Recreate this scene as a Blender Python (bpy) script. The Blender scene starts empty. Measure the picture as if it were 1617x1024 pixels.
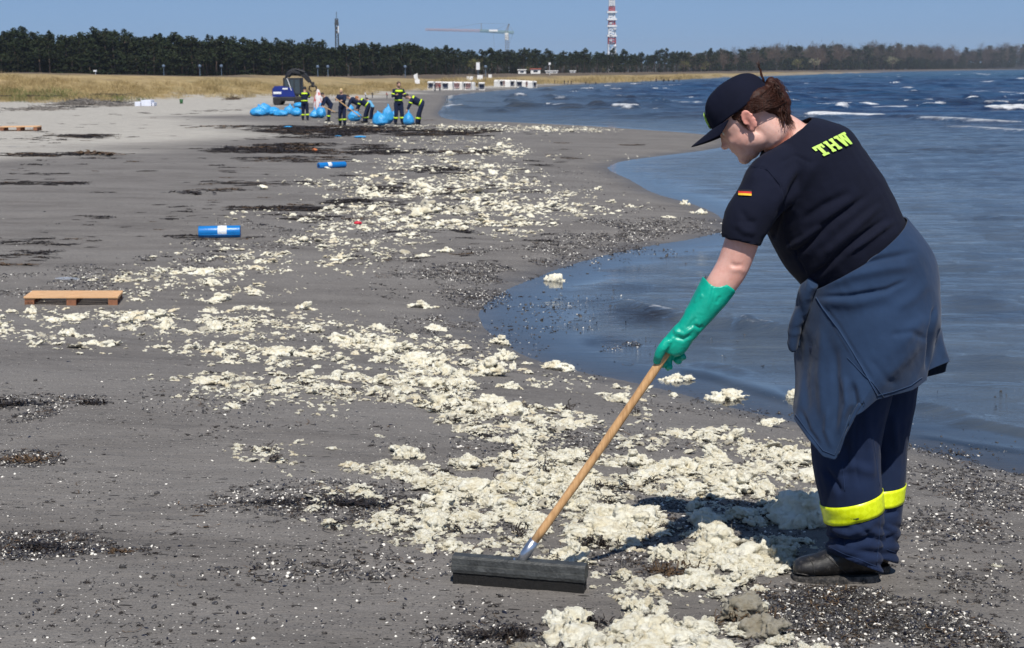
import bpy, bmesh, math, random
import numpy as np
from mathutils import Vector, Matrix, Euler
from mathutils.bvhtree import BVHTree

R = math.radians
SC = bpy.context.scene
COL = SC.collection
random.seed(7)
rng = np.random.default_rng(11)

# ------------------------------------------------------------------ camera, world, sun
FPX = 2600.0                      # focal length measured in photo pixels (1617 wide)
CAMH = 2.0
PITCH = math.atan((512 - 113.5) / FPX)
ROLL = 0.0074
_F = Vector((0, math.cos(PITCH), -math.sin(PITCH)))
_R0 = Vector((1, 0, 0)); _U0 = Vector((0, math.sin(PITCH), math.cos(PITCH)))
_R = _R0 * math.cos(ROLL) - _U0 * math.sin(ROLL)
_U = _U0 * math.cos(ROLL) + _R0 * math.sin(ROLL)
CAMP = Vector((0, 0, CAMH))
cd = bpy.data.cameras.new('camera'); cam = bpy.data.objects.new('camera', cd); COL.objects.link(cam)
m = Matrix.Identity(4)
for i in range(3):
    m[i][0] = _R[i]; m[i][1] = _U[i]; m[i][2] = -_F[i]; m[i][3] = CAMP[i]
cam.matrix_world = m
cd.sensor_width = 36.0; cd.lens = 36.0 * FPX / 1617.0
cd.clip_start = 0.05; cd.clip_end = 12000
cd.dof.use_dof = True; cd.dof.focus_distance = 5.6; cd.dof.aperture_fstop = 13
SC.camera = cam

SUN_EL = 56.0
SUN_AZ = 7.0     # degrees the sun stands to the right of straight behind the camera
world = bpy.data.worlds.new('World'); SC.world = world; world.use_nodes = True
wn = world.node_tree.nodes; wl = world.node_tree.links; wn.clear()
wo = wn.new('ShaderNodeOutputWorld'); wb = wn.new('ShaderNodeBackground'); ws = wn.new('ShaderNodeTexSky')
ws.sky_type = 'NISHITA'; ws.sun_disc = False
ws.sun_elevation = R(SUN_EL)
# direction towards the sun
SD = Vector((math.sin(R(SUN_AZ)) * math.cos(R(SUN_EL)), -math.cos(R(SUN_AZ)) * math.cos(R(SUN_EL)), math.sin(R(SUN_EL))))
ws.sun_rotation = math.atan2(SD.x, SD.y)
ws.altitude = 0; ws.air_density = 1.0; ws.dust_density = 0.0; ws.ozone_density = 5.0
tc = wn.new('ShaderNodeTexCoord'); sx = wn.new('ShaderNodeSeparateXYZ'); cx = wn.new('ShaderNodeCombineXYZ')
mz = wn.new('ShaderNodeMath'); mz.operation = 'MULTIPLY_ADD'; mz.inputs[1].default_value = 0.86; mz.inputs[2].default_value = 0.16
wl.new(tc.outputs['Generated'], sx.inputs[0]); wl.new(sx.outputs[0], cx.inputs[0]); wl.new(sx.outputs[1], cx.inputs[1])
wl.new(sx.outputs[2], mz.inputs[0]); wl.new(mz.outputs[0], cx.inputs[2])
wl.new(cx.outputs[0], ws.inputs['Vector'])
wl.new(ws.outputs[0], wb.inputs[0]); wl.new(wb.outputs[0], wo.inputs[0])
wb.inputs[1].default_value = 0.105
sl = bpy.data.lights.new('sun', 'SUN'); sun = bpy.data.objects.new('sun', sl); COL.objects.link(sun)
sl.energy = 4.9; sl.angle = R(0.53); sl.color = (1.0, 0.955, 0.88)
sun.rotation_euler = SD.to_track_quat('Z', 'Y').to_euler(); sun.location = (0, 0, 30)
SC.view_settings.view_transform = 'Standard'; SC.view_settings.look = 'None'
SC.view_settings.exposure = 0.0; SC.view_settings.gamma = 1.0; SC.view_settings.use_curve_mapping = False
SC.render.engine = 'CYCLES'

# ------------------------------------------------------------------ picking points
def raydir(px, py):
    d = _F * FPX + _R * (px - 808.5) + _U * (512 - py)
    return d
def P(px, py, Y):
    """world point on the ray of a photo pixel at depth Y"""
    d = raydir(px, py)
    return CAMP + d * (Y / d.y)
def PZ(px, py, z=0.0):
    d = raydir(px, py)
    return CAMP + d * ((z - CAMH) / d.z)
def proj(pts):
    """world (n,3) -> photo pixels"""
    q = np.asarray(pts, float) - np.array(CAMP)
    zf = q @ np.array(_F); 
    return 808.5 + FPX * (q @ np.array(_R)) / zf, 512 - FPX * (q @ np.array(_U)) / zf

# ------------------------------------------------------------------ numpy noise
def _h(ix, iy, iz, seed):
    n = (ix * 374761393 + iy * 668265263 + iz * 2147483647 + seed * 1274126177) & 0xffffffff
    n = ((n ^ (n >> 13)) * 1274126177) & 0xffffffff
    n = ((n ^ (n >> 15)) * 2246822519) & 0xffffffff
    return ((n ^ (n >> 16)) & 0xffffff) / float(0xffffff)
def vn(x, y, z=0.0, seed=0):
    x = np.asarray(x, float); y = np.asarray(y, float); z = np.asarray(z, float) + np.zeros_like(x)
    ix = np.floor(x).astype(np.int64); iy = np.floor(y).astype(np.int64); iz = np.floor(z).astype(np.int64)
    fx = x - ix; fy = y - iy; fz = z - iz
    ux = fx * fx * (3 - 2 * fx); uy = fy * fy * (3 - 2 * fy); uz = fz * fz * (3 - 2 * fz)
    o = 0
    for a in (0, 1):
        for b in (0, 1):
            for c in (0, 1):
                w = (ux if a else 1 - ux) * (uy if b else 1 - uy) * (uz if c else 1 - uz)
                o = o + w * _h(ix + a, iy + b, iz + c, seed)
    return o * 2 - 1
def fbm(x, y, z=0.0, seed=0, oct=4, gain=.5):
    o = 0; a = 1; t = 0
    for k in range(oct):
        f = 2 ** k
        o = o + a * vn(np.asarray(x) * f + 17.3 * k, np.asarray(y) * f - 9.1 * k, np.asarray(z) * f + 3.7 * k, seed + k); t += a; a *= gain
    return o / t
def ridge(x, y, z=0.0, seed=0, oct=4, gain=.55):
    o = 0; a = 1; t = 0
    for k in range(oct):
        f = 2 ** k
        o = o + a * (1 - np.abs(vn(np.asarray(x) * f + 7.3 * k, np.asarray(y) * f - 5.1 * k, np.asarray(z) * f + 1.7 * k, seed + k)) * 2); t += a; a *= gain
    return o / t
def sst(a, b, x):
    t = np.clip((np.asarray(x, float) - a) / (b - a), 0, 1); return t * t * (3 - 2 * t)

# ------------------------------------------------------------------ object helpers
def tag(o, label=None, cat=None, group=None, kind=None):
    if label: o['label'] = label
    if cat: o['category'] = cat
    if group: o['group'] = group
    if kind: o['kind'] = kind
    return o
def mesh_np(name, v, f, smooth=True, attrs=None):
    me = bpy.data.meshes.new(name)
    v = np.asarray(v, np.float32); f = np.asarray(f, np.int32)
    me.vertices.add(len(v)); me.vertices.foreach_set('co', v.ravel())
    k = f.shape[1]
    me.loops.add(f.size); me.loops.foreach_set('vertex_index', f.ravel())
    me.polygons.add(len(f)); me.polygons.foreach_set('loop_start', np.arange(0, f.size, k, dtype=np.int32))
    me.update(calc_edges=True)
    me.polygons.foreach_set('use_smooth', np.full(len(f), smooth))
    for an, av in (attrs or {}).items():
        a = me.attributes.new(an, 'FLOAT', 'POINT'); a.data.foreach_set('value', np.asarray(av, np.float32))
    me.validate(); me.update()
    return me
def link(name, me, mat=None, parent=None, loc=None):
    o = bpy.data.objects.new(name, me); COL.objects.link(o)
    if mat is not None and me is not None:
        me.materials.clear(); me.materials.append(mat)
    if parent is not None: o.parent = parent
    if loc is not None: o.location = loc
    return o
def empty(name, loc=(0, 0, 0), rz=0.0):
    o = bpy.data.objects.new(name, None); COL.objects.link(o); o.location = loc; o.rotation_euler = (0, 0, rz)
    o.empty_display_size = 0.1
    return o
class MB:
    """collects simple solids into one mesh"""
    def __init__(s): s.v = []; s.f = []
    def add(s, vs, fs):
        b = len(s.v); s.v += [tuple(x) for x in vs]; s.f += [tuple(i + b for i in f) for f in fs]; return s
    def box(s, c, d, M=None, taper=1.0):
        x, y, z = d[0] / 2, d[1] / 2, d[2] / 2
        vs = [Vector((sx * x * (taper if sz > 0 else 1), sy * y * (taper if sz > 0 else 1), sz * z)) for sz in (-1, 1) for sy in (-1, 1) for sx in (-1, 1)]
        if M is not None: vs = [M @ q for q in vs]
        vs = [q + Vector(c) for q in vs]
        return s.add(vs, [(0, 2, 3, 1), (4, 5, 7, 6), (0, 1, 5, 4), (2, 6, 7, 3), (0, 4, 6, 2), (1, 3, 7, 5)])
    def bar(s, a, b, w, h=None):
        a = Vector(a); b = Vector(b); h = h or w; d = b - a
        M = d.to_track_quat('Z', 'Y').to_matrix()
        return s.box((a + b) / 2, (w, h, d.length), M)
    def tube(s, pts, rad, n=10, cap=True):
        pts = [Vector(p) for p in pts]; k = len(pts)
        if not hasattr(rad, '__len__'): rad = [rad] * k
        base = len(s.v); up = None
        for i, p in enumerate(pts):
            t = (pts[min(i + 1, k - 1)] - pts[max(i - 1, 0)]).normalized()
            if up is None: up = t.orthogonal().normalized()
            up = (up - t * up.dot(t)).normalized(); sd = t.cross(up)
            for j in range(n):
                a = 2 * math.pi * j / n
                s.v.append(tuple(p + (up * math.cos(a) + sd * math.sin(a)) * rad[i]))
        for i in range(k - 1):
            for j in range(n):
                s.f.append((base + i * n + j, base + i * n + (j + 1) % n, base + (i + 1) * n + (j + 1) % n, base + (i + 1) * n + j))
        if cap:
            s.f.append(tuple(base + j for j in range(n))[::-1]); s.f.append(tuple(base + (k - 1) * n + j for j in range(n)))
        return s
    def lathe(s, prof, n=20, M=None):
        base = len(s.v); k = len(prof)
        for (r, z) in prof:
            for j in range(n):
                a = 2 * math.pi * j / n; q = Vector((r * math.cos(a), r * math.sin(a), z))
                s.v.append(tuple(M @ q if M is not None else q))
        for i in range(k - 1):
            for j in range(n):
                s.f.append((base + i * n + j, base + i * n + (j + 1) % n, base + (i + 1) * n + (j + 1) % n, base + (i + 1) * n + j))
        s.f.append(tuple(base + j for j in range(n))[::-1]); s.f.append(tuple(base + (k - 1) * n + j for j in range(n)))
        return s
    def ell(s, c, r, M=None, seg=16, rings=10):
        base = len(s.v)
        vs = []; 
        for i in range(1, rings):
            ph = math.pi * i / rings
            for j in range(seg):
                a = 2 * math.pi * j / seg
                vs.append(Vector((r[0] * math.sin(ph) * math.cos(a), r[1] * math.sin(ph) * math.sin(a), r[2] * math.cos(ph))))
        vs.append(Vector((0, 0, r[2]))); vs.append(Vector((0, 0, -r[2])))
        if M is not None: vs = [M @ q for q in vs]
        fs = []
        for i in range(rings - 2):
            for j in range(seg):
                fs.append((i * seg + j, (i + 1) * seg + j, (i + 1) * seg + (j + 1) % seg, i * seg + (j + 1) % seg))
        t = len(vs) - 2
        for j in range(seg):
            fs.append((t, j, (j + 1) % seg)); fs.append((t + 1, (rings - 2) * seg + (j + 1) % seg, (rings - 2) * seg + j))
        return s.add([q + Vector(c) for q in vs], fs)
    def mesh(s, name, smooth=False, bevel=0.0):
        me = bpy.data.meshes.new(name); me.from_pydata(s.v, [], s.f)
        bm = bmesh.new(); bm.from_mesh(me)
        if bevel > 0:
            bmesh.ops.bevel(bm, geom=bm.edges[:], offset=bevel, segments=2, affect='EDGES', profile=.6)
        bmesh.ops.recalc_face_normals(bm, faces=bm.faces[:]); bm.to_mesh(me); bm.free()
        if smooth: me.polygons.foreach_set('use_smooth', [True] * len(me.polygons))
        me.update(); return me
    def build(s, name, mat, parent=None, smooth=False, bevel=0.0, loc=None):
        return link(name, s.mesh(name, smooth, bevel), mat, parent, loc)

# ------------------------------------------------------------------ material helpers
class NT:
    def __init__(s, name):
        s.m = bpy.data.materials.new(name); s.m.use_nodes = True; s.t = s.m.node_tree; s.n = s.t.nodes; s.l = s.t.links
        s.b = s.n['Principled BSDF']; s.out = s.n['Material Output']
    def new(s, t, **k):
        o = s.n.new(t)
        for a, b in k.items(): setattr(o, a, b)
        return o
    def to(s, a, b): s.l.new(a, b)
    def val(s, x, sock):
        if isinstance(x, (int, float)): sock.default_value = x
        elif isinstance(x, (tuple, list)): sock.default_value = tuple(x) + ((1,) if len(x) == 3 and len(sock.default_value) == 4 else ())
        else: s.l.new(x, sock)
    def coord(s, kind='Object', scale=(1, 1, 1), rot=(0, 0, 0), loc=(0, 0, 0)):
        c = s.new('ShaderNodeTexCoord'); mp = s.new('ShaderNodeMapping'); s.to(c.outputs[kind], mp.inputs[0])
        mp.inputs['Scale'].default_value = scale; mp.inputs['Rotation'].default_value = rot; mp.inputs['Location'].default_value = loc
        return mp.outputs[0]
    def noise(s, co, scale=5, detail=4, rough=.55, dist=0.0):
        n = s.new('ShaderNodeTexNoise'); s.to(co, n.inputs['Vector']); n.inputs['Scale'].default_value = scale
        n.inputs['Detail'].default_value = detail; n.inputs['Roughness'].default_value = rough; n.inputs['Distortion'].default_value = dist
        return n.outputs[0]
    def voro(s, co, scale=5, feature='F1', out=0, rand=1.0):
        n = s.new('ShaderNodeTexVoronoi', feature=feature); s.to(co, n.inputs['Vector']); n.inputs['Scale'].default_value = scale
        n.inputs['Randomness'].default_value = rand
        return n.outputs[out]
    def ramp(s, fac, stops, interp='LINEAR'):
        r = s.new('ShaderNodeValToRGB'); s.to(fac, r.inputs[0]); e = r.color_ramp.elements; r.color_ramp.interpolation = interp
        while len(e) < len(stops): e.new(.5)
        for i, (p, c) in enumerate(stops):
            e[i].position = p
            e[i].color = (c, c, c, 1) if isinstance(c, (int, float)) else tuple(c) + (1,)
        return r.outputs[0]
    def mix(s, fac, a, b, typ='MIX'):
        n = s.new('ShaderNodeMix', data_type='RGBA', blend_type=typ); s.val(fac, n.inputs[0]); s.val(a, n.inputs[6]); s.val(b, n.inputs[7])
        return n.outputs[2]
    def math(s, op, a, b=0.0, c=None, clamp=False):
        n = s.new('ShaderNodeMath', operation=op, use_clamp=clamp); s.val(a, n.inputs[0]); s.val(b, n.inputs[1])
        if c is not None: s.val(c, n.inputs[2])
        return n.outputs[0]
    def attr(s, name):
        n = s.new('ShaderNodeAttribute', attribute_name=name); return n.outputs['Fac']
    def bump(s, h, strength=.3, dist=.01, normal=None):
        n = s.new('ShaderNodeBump'); s.to(h, n.inputs['Height']); n.inputs['Strength'].default_value = strength; n.inputs['Distance'].default_value = dist
        if normal is not None: s.to(normal, n.inputs['Normal'])
        return n.outputs[0]
    def set(s, color=None, rough=None, normal=None, metal=None, spec=None, sheen=None, sss=None, coat=None):
        b = s.b.inputs
        if color is not None: s.val(color, b['Base Color'])
        if rough is not None: s.val(rough, b['Roughness'])
        if normal is not None: s.to(normal, b['Normal'])
        if metal is not None: s.val(metal, b['Metallic'])
        if spec is not None: s.val(spec, b['Specular IOR Level'])
        if sheen is not None: b['Sheen Weight'].default_value = sheen; b['Sheen Roughness'].default_value = .5
        if coat is not None: b['Coat Weight'].default_value = coat
        if sss is not None:
            b['Subsurface Weight'].default_value = sss; b['Subsurface Radius'].default_value = (.01, .005, .003); b['Subsurface Scale'].default_value = 1.0
        return s.m
def simple(name, col, rough=.6, var=.25, scale=8, bump=.15, bdist=.004, metal=0.0, spec=None, coat=None):
    t = NT(name); co = t.coord()
    n = t.noise(co, scale, 5)
    lo = tuple(c * (1 - var) for c in col); hi = tuple(min(1, c * (1 + var)) for c in col)
    c = t.ramp(n, [(.3, lo), (.7, hi)])
    n2 = t.noise(co, scale * 5, 3)
    return t.set(color=c, rough=rough, normal=t.bump(n2, bump, bdist), metal=metal, spec=spec, coat=coat)
def fabric(name, col, var=.18, rough=.9, sheen=.15, weave=900):
    t = NT(name); co = t.coord()
    n = t.noise(co, 6, 5, .6); n2 = t.noise(co, weave, 2)
    lo = tuple(c * (1 - var) for c in col); hi = tuple(min(1, c * (1 + var)) for c in col)
    c = t.ramp(n, [(.3, lo), (.7, hi)])
    b1 = t.bump(n2, .25, .001); b2 = t.bump(t.noise(co, 40, 4), .25, .004, b1)
    t.set(color=c, rough=rough, normal=b2, spec=.2, sheen=sheen)
    return t.m
# ------------------------------------------------------------------ terrain
_sh_px = [(1617, 752), (1520, 726), (1430, 703), (1330, 682), (1235, 662), (1140, 640), (1080, 622), (1022, 609), (994, 602), (914, 587), (850, 570), (818, 556),
          (785, 532), (766, 512), (762, 496), (774, 480), (792, 465), (832, 446), (880, 427), (950, 405), (1040, 387), (1100, 378), (1146, 366),
          (1152, 352), (1125, 333), (1082, 318), (1034, 306), (1004, 288), (968, 272), (960, 264), (982, 255), (1058, 245), (1125, 237), (1160, 228),
          (1140, 216), (1090, 210), (1000, 204), (930, 199), (860, 196), (780, 193), (712, 190), (690, 182), (700, 168), (706, 158), (704, 151),
          (760, 145), (850, 138), (900, 134), (1000, 129), (1100, 124), (1250, 118.5), (1400, 113.5), (1617, 110.3)]
SHORE = [(3000, -3000), (300, -200), (60, -34), (22, -6), (10, 1.8), (5.6, 5.2), (3.6, 7.1)] + [tuple(PZ(*p))[:2] for p in _sh_px]
_l = SHORE[-1]
SHORE += [(_l[0] + 350, _l[1] + 250), (_l[0] + 1500, _l[1] + 500), (9000, _l[1] + 800)]
# smooth the coast a little (Chaikin)
def chaikin(p):
    o = [p[0]]
    for a, b in zip(p[:-1], p[1:]):
        o.append((a[0] * .75 + b[0] * .25, a[1] * .75 + b[1] * .25)); o.append((a[0] * .25 + b[0] * .75, a[1] * .25 + b[1] * .75))
    o.append(p[-1]); return o
SHORE = np.array(chaikin(SHORE))
LANDPOLY = np.vstack([SHORE, [(9000, 9000), (-9000, 9000), (-9000, -9000), (3000, -9000)]])
DUNE = np.array([(-400, -300), (-95, 0), (-60, 55)] + [tuple(PZ(x, y, .5))[:2] for x, y in
       [(0, 160), (110, 161), (200, 158), (300, 153), (400, 151), (520, 148), (600, 144), (700, 137), (850, 130), (1000, 126), (1100, 122), (1250, 117.5), (1400, 113.8), (1617, 110)]] + [(9000, 5500)])
def seg_dist(x, y, poly):
    best = np.full(x.shape, 1e18)
    for a, b in zip(poly[:-1], poly[1:]):
        ax, ay = a; dx, dy = b[0] - ax, b[1] - ay
        t = np.clip(((x - ax) * dx + (y - ay) * dy) / (dx * dx + dy * dy + 1e-12), 0, 1)
        best = np.minimum(best, (x - ax - t * dx) ** 2 + (y - ay - t * dy) ** 2)
    return np.sqrt(best)
def inside(x, y, poly):
    c = np.zeros(x.shape, bool); j = len(poly) - 1
    for i in range(len(poly)):
        xi, yi = poly[i]; xj, yj = poly[j]
        if yi != yj:
            c ^= ((yi > y) != (yj > y)) & (x < (xj - xi) * (y - yi) / (yj - yi) + xi)
        j = i
    return c
DUNEPOLY = np.vstack([DUNE, [(9000, 9000), (-9000, 9000), (-9000, -9000)]])
def shore_s(x, y):
    x = np.asarray(x, float); y = np.asarray(y, float)
    return seg_dist(x, y, SHORE) * np.where(inside(x, y, LANDPOLY), 1, -1)
def dune_s(x, y):
    x = np.asarray(x, float); y = np.asarray(y, float)
    return seg_dist(x, y, DUNE) * np.where(inside(x, y, DUNEPOLY), 1, -1)
def ground(x, y, full=False, detail=True):
    x = np.asarray(x, float); y = np.asarray(y, float)
    s = shore_s(x, y); d = dune_s(x, y)
    A = .12 + .34 * sst(14, 7.5, y)
    sl = np.maximum(s, 0)
    z = A * (1 - np.exp(-sl / 1.8)) + .011 * np.clip(sl, 0, 34)
    sea = np.minimum(s, 0)
    z = z + np.where(s < 0, np.maximum(sea * .055, -1.6) - .004, 0)
    hd = 1.58 - .80 * sst(110, 260, y)
    dd = np.maximum(d, 0)
    up = hd * sst(0, 16, dd + 2.5 * fbm(x * .09, y * .05, seed=5)) + .9 * sst(120, 420, dd) + 6.5 * sst(190, 380, dd) * sst(900, 500, dd)
    z = z + np.where(d > -3, up, 0) * sst(-3, 2, d)
    z = z + np.where(d > 2, .35 * fbm(x * .11, y * .05, seed=9, oct=3) * sst(2, 14, d), 0)
    if detail:
        near = sst(60, 12, y)
        wet = sst(-.4, 1.2, s)
        z = z + wet * (.018 * fbm(x * .7, y * .45, seed=21) + .010 * near * fbm(x * 3.1, y * 1.9, seed=22) + .0035 * near * fbm(x * 11, y * 9, seed=23, oct=3))
    return (z, s, d) if full else z
def g1(x, y): return float(ground(np.array([x]), np.array([y]))[0])
def GP(px, py):
    """points where rays of photo pixels meet the ground; arrays ok"""
    px = np.atleast_1d(np.asarray(px, float)); py = np.atleast_1d(np.asarray(py, float))
    D = np.array(_F)[None] * FPX + np.array(_R)[None] * (px - 808.5)[:, None] + np.array(_U)[None] * (512 - py)[:, None]
    z = np.full(px.shape, .2)
    for it in range(14):
        t = (z - CAMH) / D[:, 2]
        x = D[:, 0] * t; y = D[:, 1] * t
        z = z * .4 + .6 * np.maximum(ground(x, y), 0.0)
    t = (z - CAMH) / D[:, 2]
    return np.stack([D[:, 0] * t, D[:, 1] * t, z], 1)
def G(px, py): return Vector(GP(px, py)[0])

def polar(rmin, rmax, ratio, fine, fine_n, coarse_n):
    rr = [rmin]
    while rr[-1] < rmax: rr.append(rr[-1] * ratio if rr[-1] > 3 else rr[-1] + .05)
    rr = np.array(rr)
    a1 = np.linspace(-fine, fine, fine_n); a2 = np.linspace(fine, 2 * math.pi - fine, coarse_n + 2)[1:-1]
    th = np.concatenate([a1, a2])           # angle from +Y, clockwise
    RR, TH = np.meshgrid(rr, th, indexing='ij')
    x = (RR * np.sin(TH)).ravel(); y = (RR * np.cos(TH)).ravel()
    n, k = len(rr), len(th)
    i = np.arange(n - 1)[:, None]; j = np.arange(k)[None]
    a = i * k + j; b = i * k + (j + 1) % k
    f = np.stack([a, b, b + k, a + k], -1).reshape(-1, 4)
    return x, y, f[:, ::-1]
def compact(v, f, keep, attrs):
    f = f[keep]; used = np.zeros(len(v), bool); used[f.ravel()] = True
    idx = np.cumsum(used) - 1
    return v[used], idx[f], {k: a[used] for k, a in attrs.items()}

# --- sand
x, y, f = polar(.4, 5200, 1.0085, R(23), 330, 60)
z, s, d = ground(x, y, full=True)
c0 = len(x)
v = np.stack([x, y, z], 1); v = np.vstack([v, [[0, 0, g1(0, 0)]]])
T_ = np.interp(y, [0, 45, 77, 120, 200, 400], [15, 12, 8.5, 5, 2.5, 2.5]); dryv = sst(-3.5, 4.5, s - T_ + 5 * fbm(x * .10, y * .16, seed=51, oct=4))
v_attr = {'shore': np.append(s, 6.0), 'dune': np.append(d, -50.0), 'dry': np.append(dryv, 0)}
k = 390
me = mesh_np('ground', v, f, True, v_attr)
bm = bmesh.new(); bm.from_mesh(me); bm.verts.ensure_lookup_table()
for j in range(k): bm.faces.new((bm.verts[c0], bm.verts[(j + 1) % k], bm.verts[j]))
bmesh.ops.recalc_face_normals(bm, faces=bm.faces[:])
bm.to_mesh(me); bm.free(); me.polygons.foreach_set('use_smooth', [True] * len(me.polygons))
if me.polygons[0].normal.z < 0: me.flip_normals()

t = NT('beach_sand'); co = t.coord(); cs = t.coord(scale=(.55, 1.6, 1))
sh = t.attr('shore'); dn = t.attr('dune')
dry = t.math('ADD', sh, t.math('MULTIPLY', t.math('SUBTRACT', t.noise(cs, .35, 4), .5), 16.0))
dryf = t.ramp(t.math('ADD', t.attr('dry'), t.math('MULTIPLY', t.math('SUBTRACT', t.noise(cs, .8, 5, .7), .5), .5)), [(.12, 0.0), (.9, 1.0)])
fine = t.noise(co, 900, 3, .7); med = t.noise(cs, 2.4, 6, .65); big = t.noise(cs, .5, 5, .6)
wetc = t.ramp(med, [(.25, (.100, .089, .079)), (.52, (.148, .134, .120)), (.78, (.200, .182, .163))])
wetc = t.mix(t.ramp(big, [(.42, 0.0), (.62, .6)]), wetc, (.195, .180, .163))
dryc = t.ramp(med, [(.3, (.31, .285, .245)), (.7, (.47, .44, .385))])
colr = t.mix(dryf, wetc, dryc)
# grain: light and dark sand grains, tiny shell grit
gr = t.ramp(t.math('ADD', t.math('MULTIPLY', fine, .6), t.math('MULTIPLY', t.noise(co, 130, 3, .8), .4)), [(.36, .50), (.5, 1.0), (.64, 1.55)])
colr = t.mix(1.0, colr, gr, 'MULTIPLY')
cl = t.ramp(t.noise(cs, 3.2, 5, .7), [(.46, 0.0), (.66, 1.0)])
vd = t.voro(co, 95); vcol = t.voro(co, 95, out=1)
sp = t.new('ShaderNodeSeparateColor'); t.to(vcol, sp.inputs[0])
dark = t.math('MULTIPLY', t.math('LESS_THAN', vd, .32), t.math('GREATER_THAN', t.math('ADD', sp.outputs[0], t.math('MULTIPLY', cl, .28)), .90))
white = t.math('MULTIPLY', t.math('LESS_THAN', vd, .26), t.math('GREATER_THAN', t.math('ADD', sp.outputs[1], t.math('MULTIPLY', cl, .10)), .955))
vd2 = t.voro(cs, 26); vc2 = t.voro(cs, 26, out=1); sp2 = t.new('ShaderNodeSeparateColor'); t.to(vc2, sp2.inputs[0])
dark2 = t.math('MULTIPLY', t.math('LESS_THAN', vd2, .3), t.math('GREATER_THAN', t.math('ADD', sp2.outputs[0], t.math('MULTIPLY', cl, .20)), .985))
colr = t.mix(dark, colr, (.02, .019, .02)); colr = t.mix(dark2, colr, (.03, .026, .022)); colr = t.mix(white, colr, (.62, .58, .52))
# swash zone: saturated, darker sand by the waterline
wt = t.ramp(t.math('ADD', sh, t.math('MULTIPLY', t.noise(cs, 1.2, 3), .8)), [(.25, 1.0), (.95, 0.0)])
colr = t.mix(t.math('MULTIPLY', wt, .55), colr, (.055, .05, .046))
# dune: marram grass mat over pale sand, heath behind
gn = t.noise(t.coord(scale=(1, 1, 1)), .22, 6, .7)
gcol = t.ramp(t.noise(co, .9, 5, .7), [(.25, (.17, .125, .055)), (.5, (.33, .24, .11)), (.75, (.43, .33, .17))])
gcol = t.mix(t.ramp(t.noise(co, .13, 3), [(.52, 0.0), (.66, .55)]), gcol, (.09, .10, .04))
heath = t.ramp(t.math('ADD', t.math('MULTIPLY', dn, 1 / 60.0), t.math('MULTIPLY', t.math('SUBTRACT', gn, .5), .5)), [(.22, 0.0), (.36, 1.0)])
gcol = t.mix(heath, gcol, t.ramp(t.noise(co, .4, 5), [(.3, (.065, .05, .035)), (.7, (.15, .11, .07))]))
dm = t.ramp(t.math('ADD', t.math('MULTIPLY', dn, .1), t.math('MULTIPLY', t.math('SUBTRACT', gn, .5), 1.6)), [(.12, 0.0), (.32, 1.0)])
gcol = t.mix(t.ramp(t.math('MULTIPLY', dn, 1 / 400.), [(.28, 0.0), (.42, 1.0)]), gcol, (.022, .020, .013))
colr = t.mix(dm, colr, gcol)
rough = t.mix(wt, (.85, .85, .85), (.38, .38, .38))
b1 = t.bump(fine, .5, .0015); b2 = t.bump(t.noise(co, 60, 5, .7), .6, .006, b1); b3 = t.bump(t.noise(cs, 9, 4, .6), .5, .03, b2)
t.set(color=colr, rough=rough, normal=b3, spec=.35)
link('ground', me, t.m); tag(bpy.data.objects['ground'], kind='structure', label='grey sandy beach rising into grassy dunes')

# --- sea
x, y, f = polar(3.0, 5200, 1.0068, R(23), 460, 40)
s = shore_s(x, y)
dep = np.clip(-s, 0, None)
px, py = proj(np.stack([x, y, np.zeros_like(x)], 1))
vis = (y > 2)
# swell: trains coming in towards the beach (world waves with warped phase)
w1 = fbm(x * .03, y * .03, seed=31, oct=3); w2 = fbm(x * .11, y * .11, seed=33, oct=3)
def train(kx, ky, L, ph, sharp):
    q = (x * kx + y * ky) / L * 2 * math.pi + ph + 4.5 * w1 + 1.6 * w2
    return (0.5 + 0.5 * np.cos(q)) ** sharp
h = .24 * train(.35, -.94, 7.5, .3, 2.2) * sst(8, 25, dep) + .15 * train(-.1, -1, 4.1, 1.3, 1.8) * sst(5, 14, dep) + .07 * train(.5, -.87, 1.9, 2, 1.5) * sst(3, 9, dep)
h = h * (.35 + .65 * sst(-.3, .4, fbm(x * .05, y * .08, seed=35, oct=3)))
h += .022 * sst(1.2, 4, dep) * train(.2, -1, .85, .5, 1.3) * (1 + 1.5 * fbm(x * .6, y * .8, seed=37)) + .010 * sst(1.0, 3, dep) * sst(40, 18, y) * train(-.15, -1, .42, 1.5, 1.3)
h += .007 * sst(.3, 1.5, dep) * sst(60, 25, y) * fbm(x * 2.2, y * 5.0, seed=38, oct=4)
lod = sst(900, 250, y); h = h * (.25 + .75 * lod)
foam = np.zeros_like(x)
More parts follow.
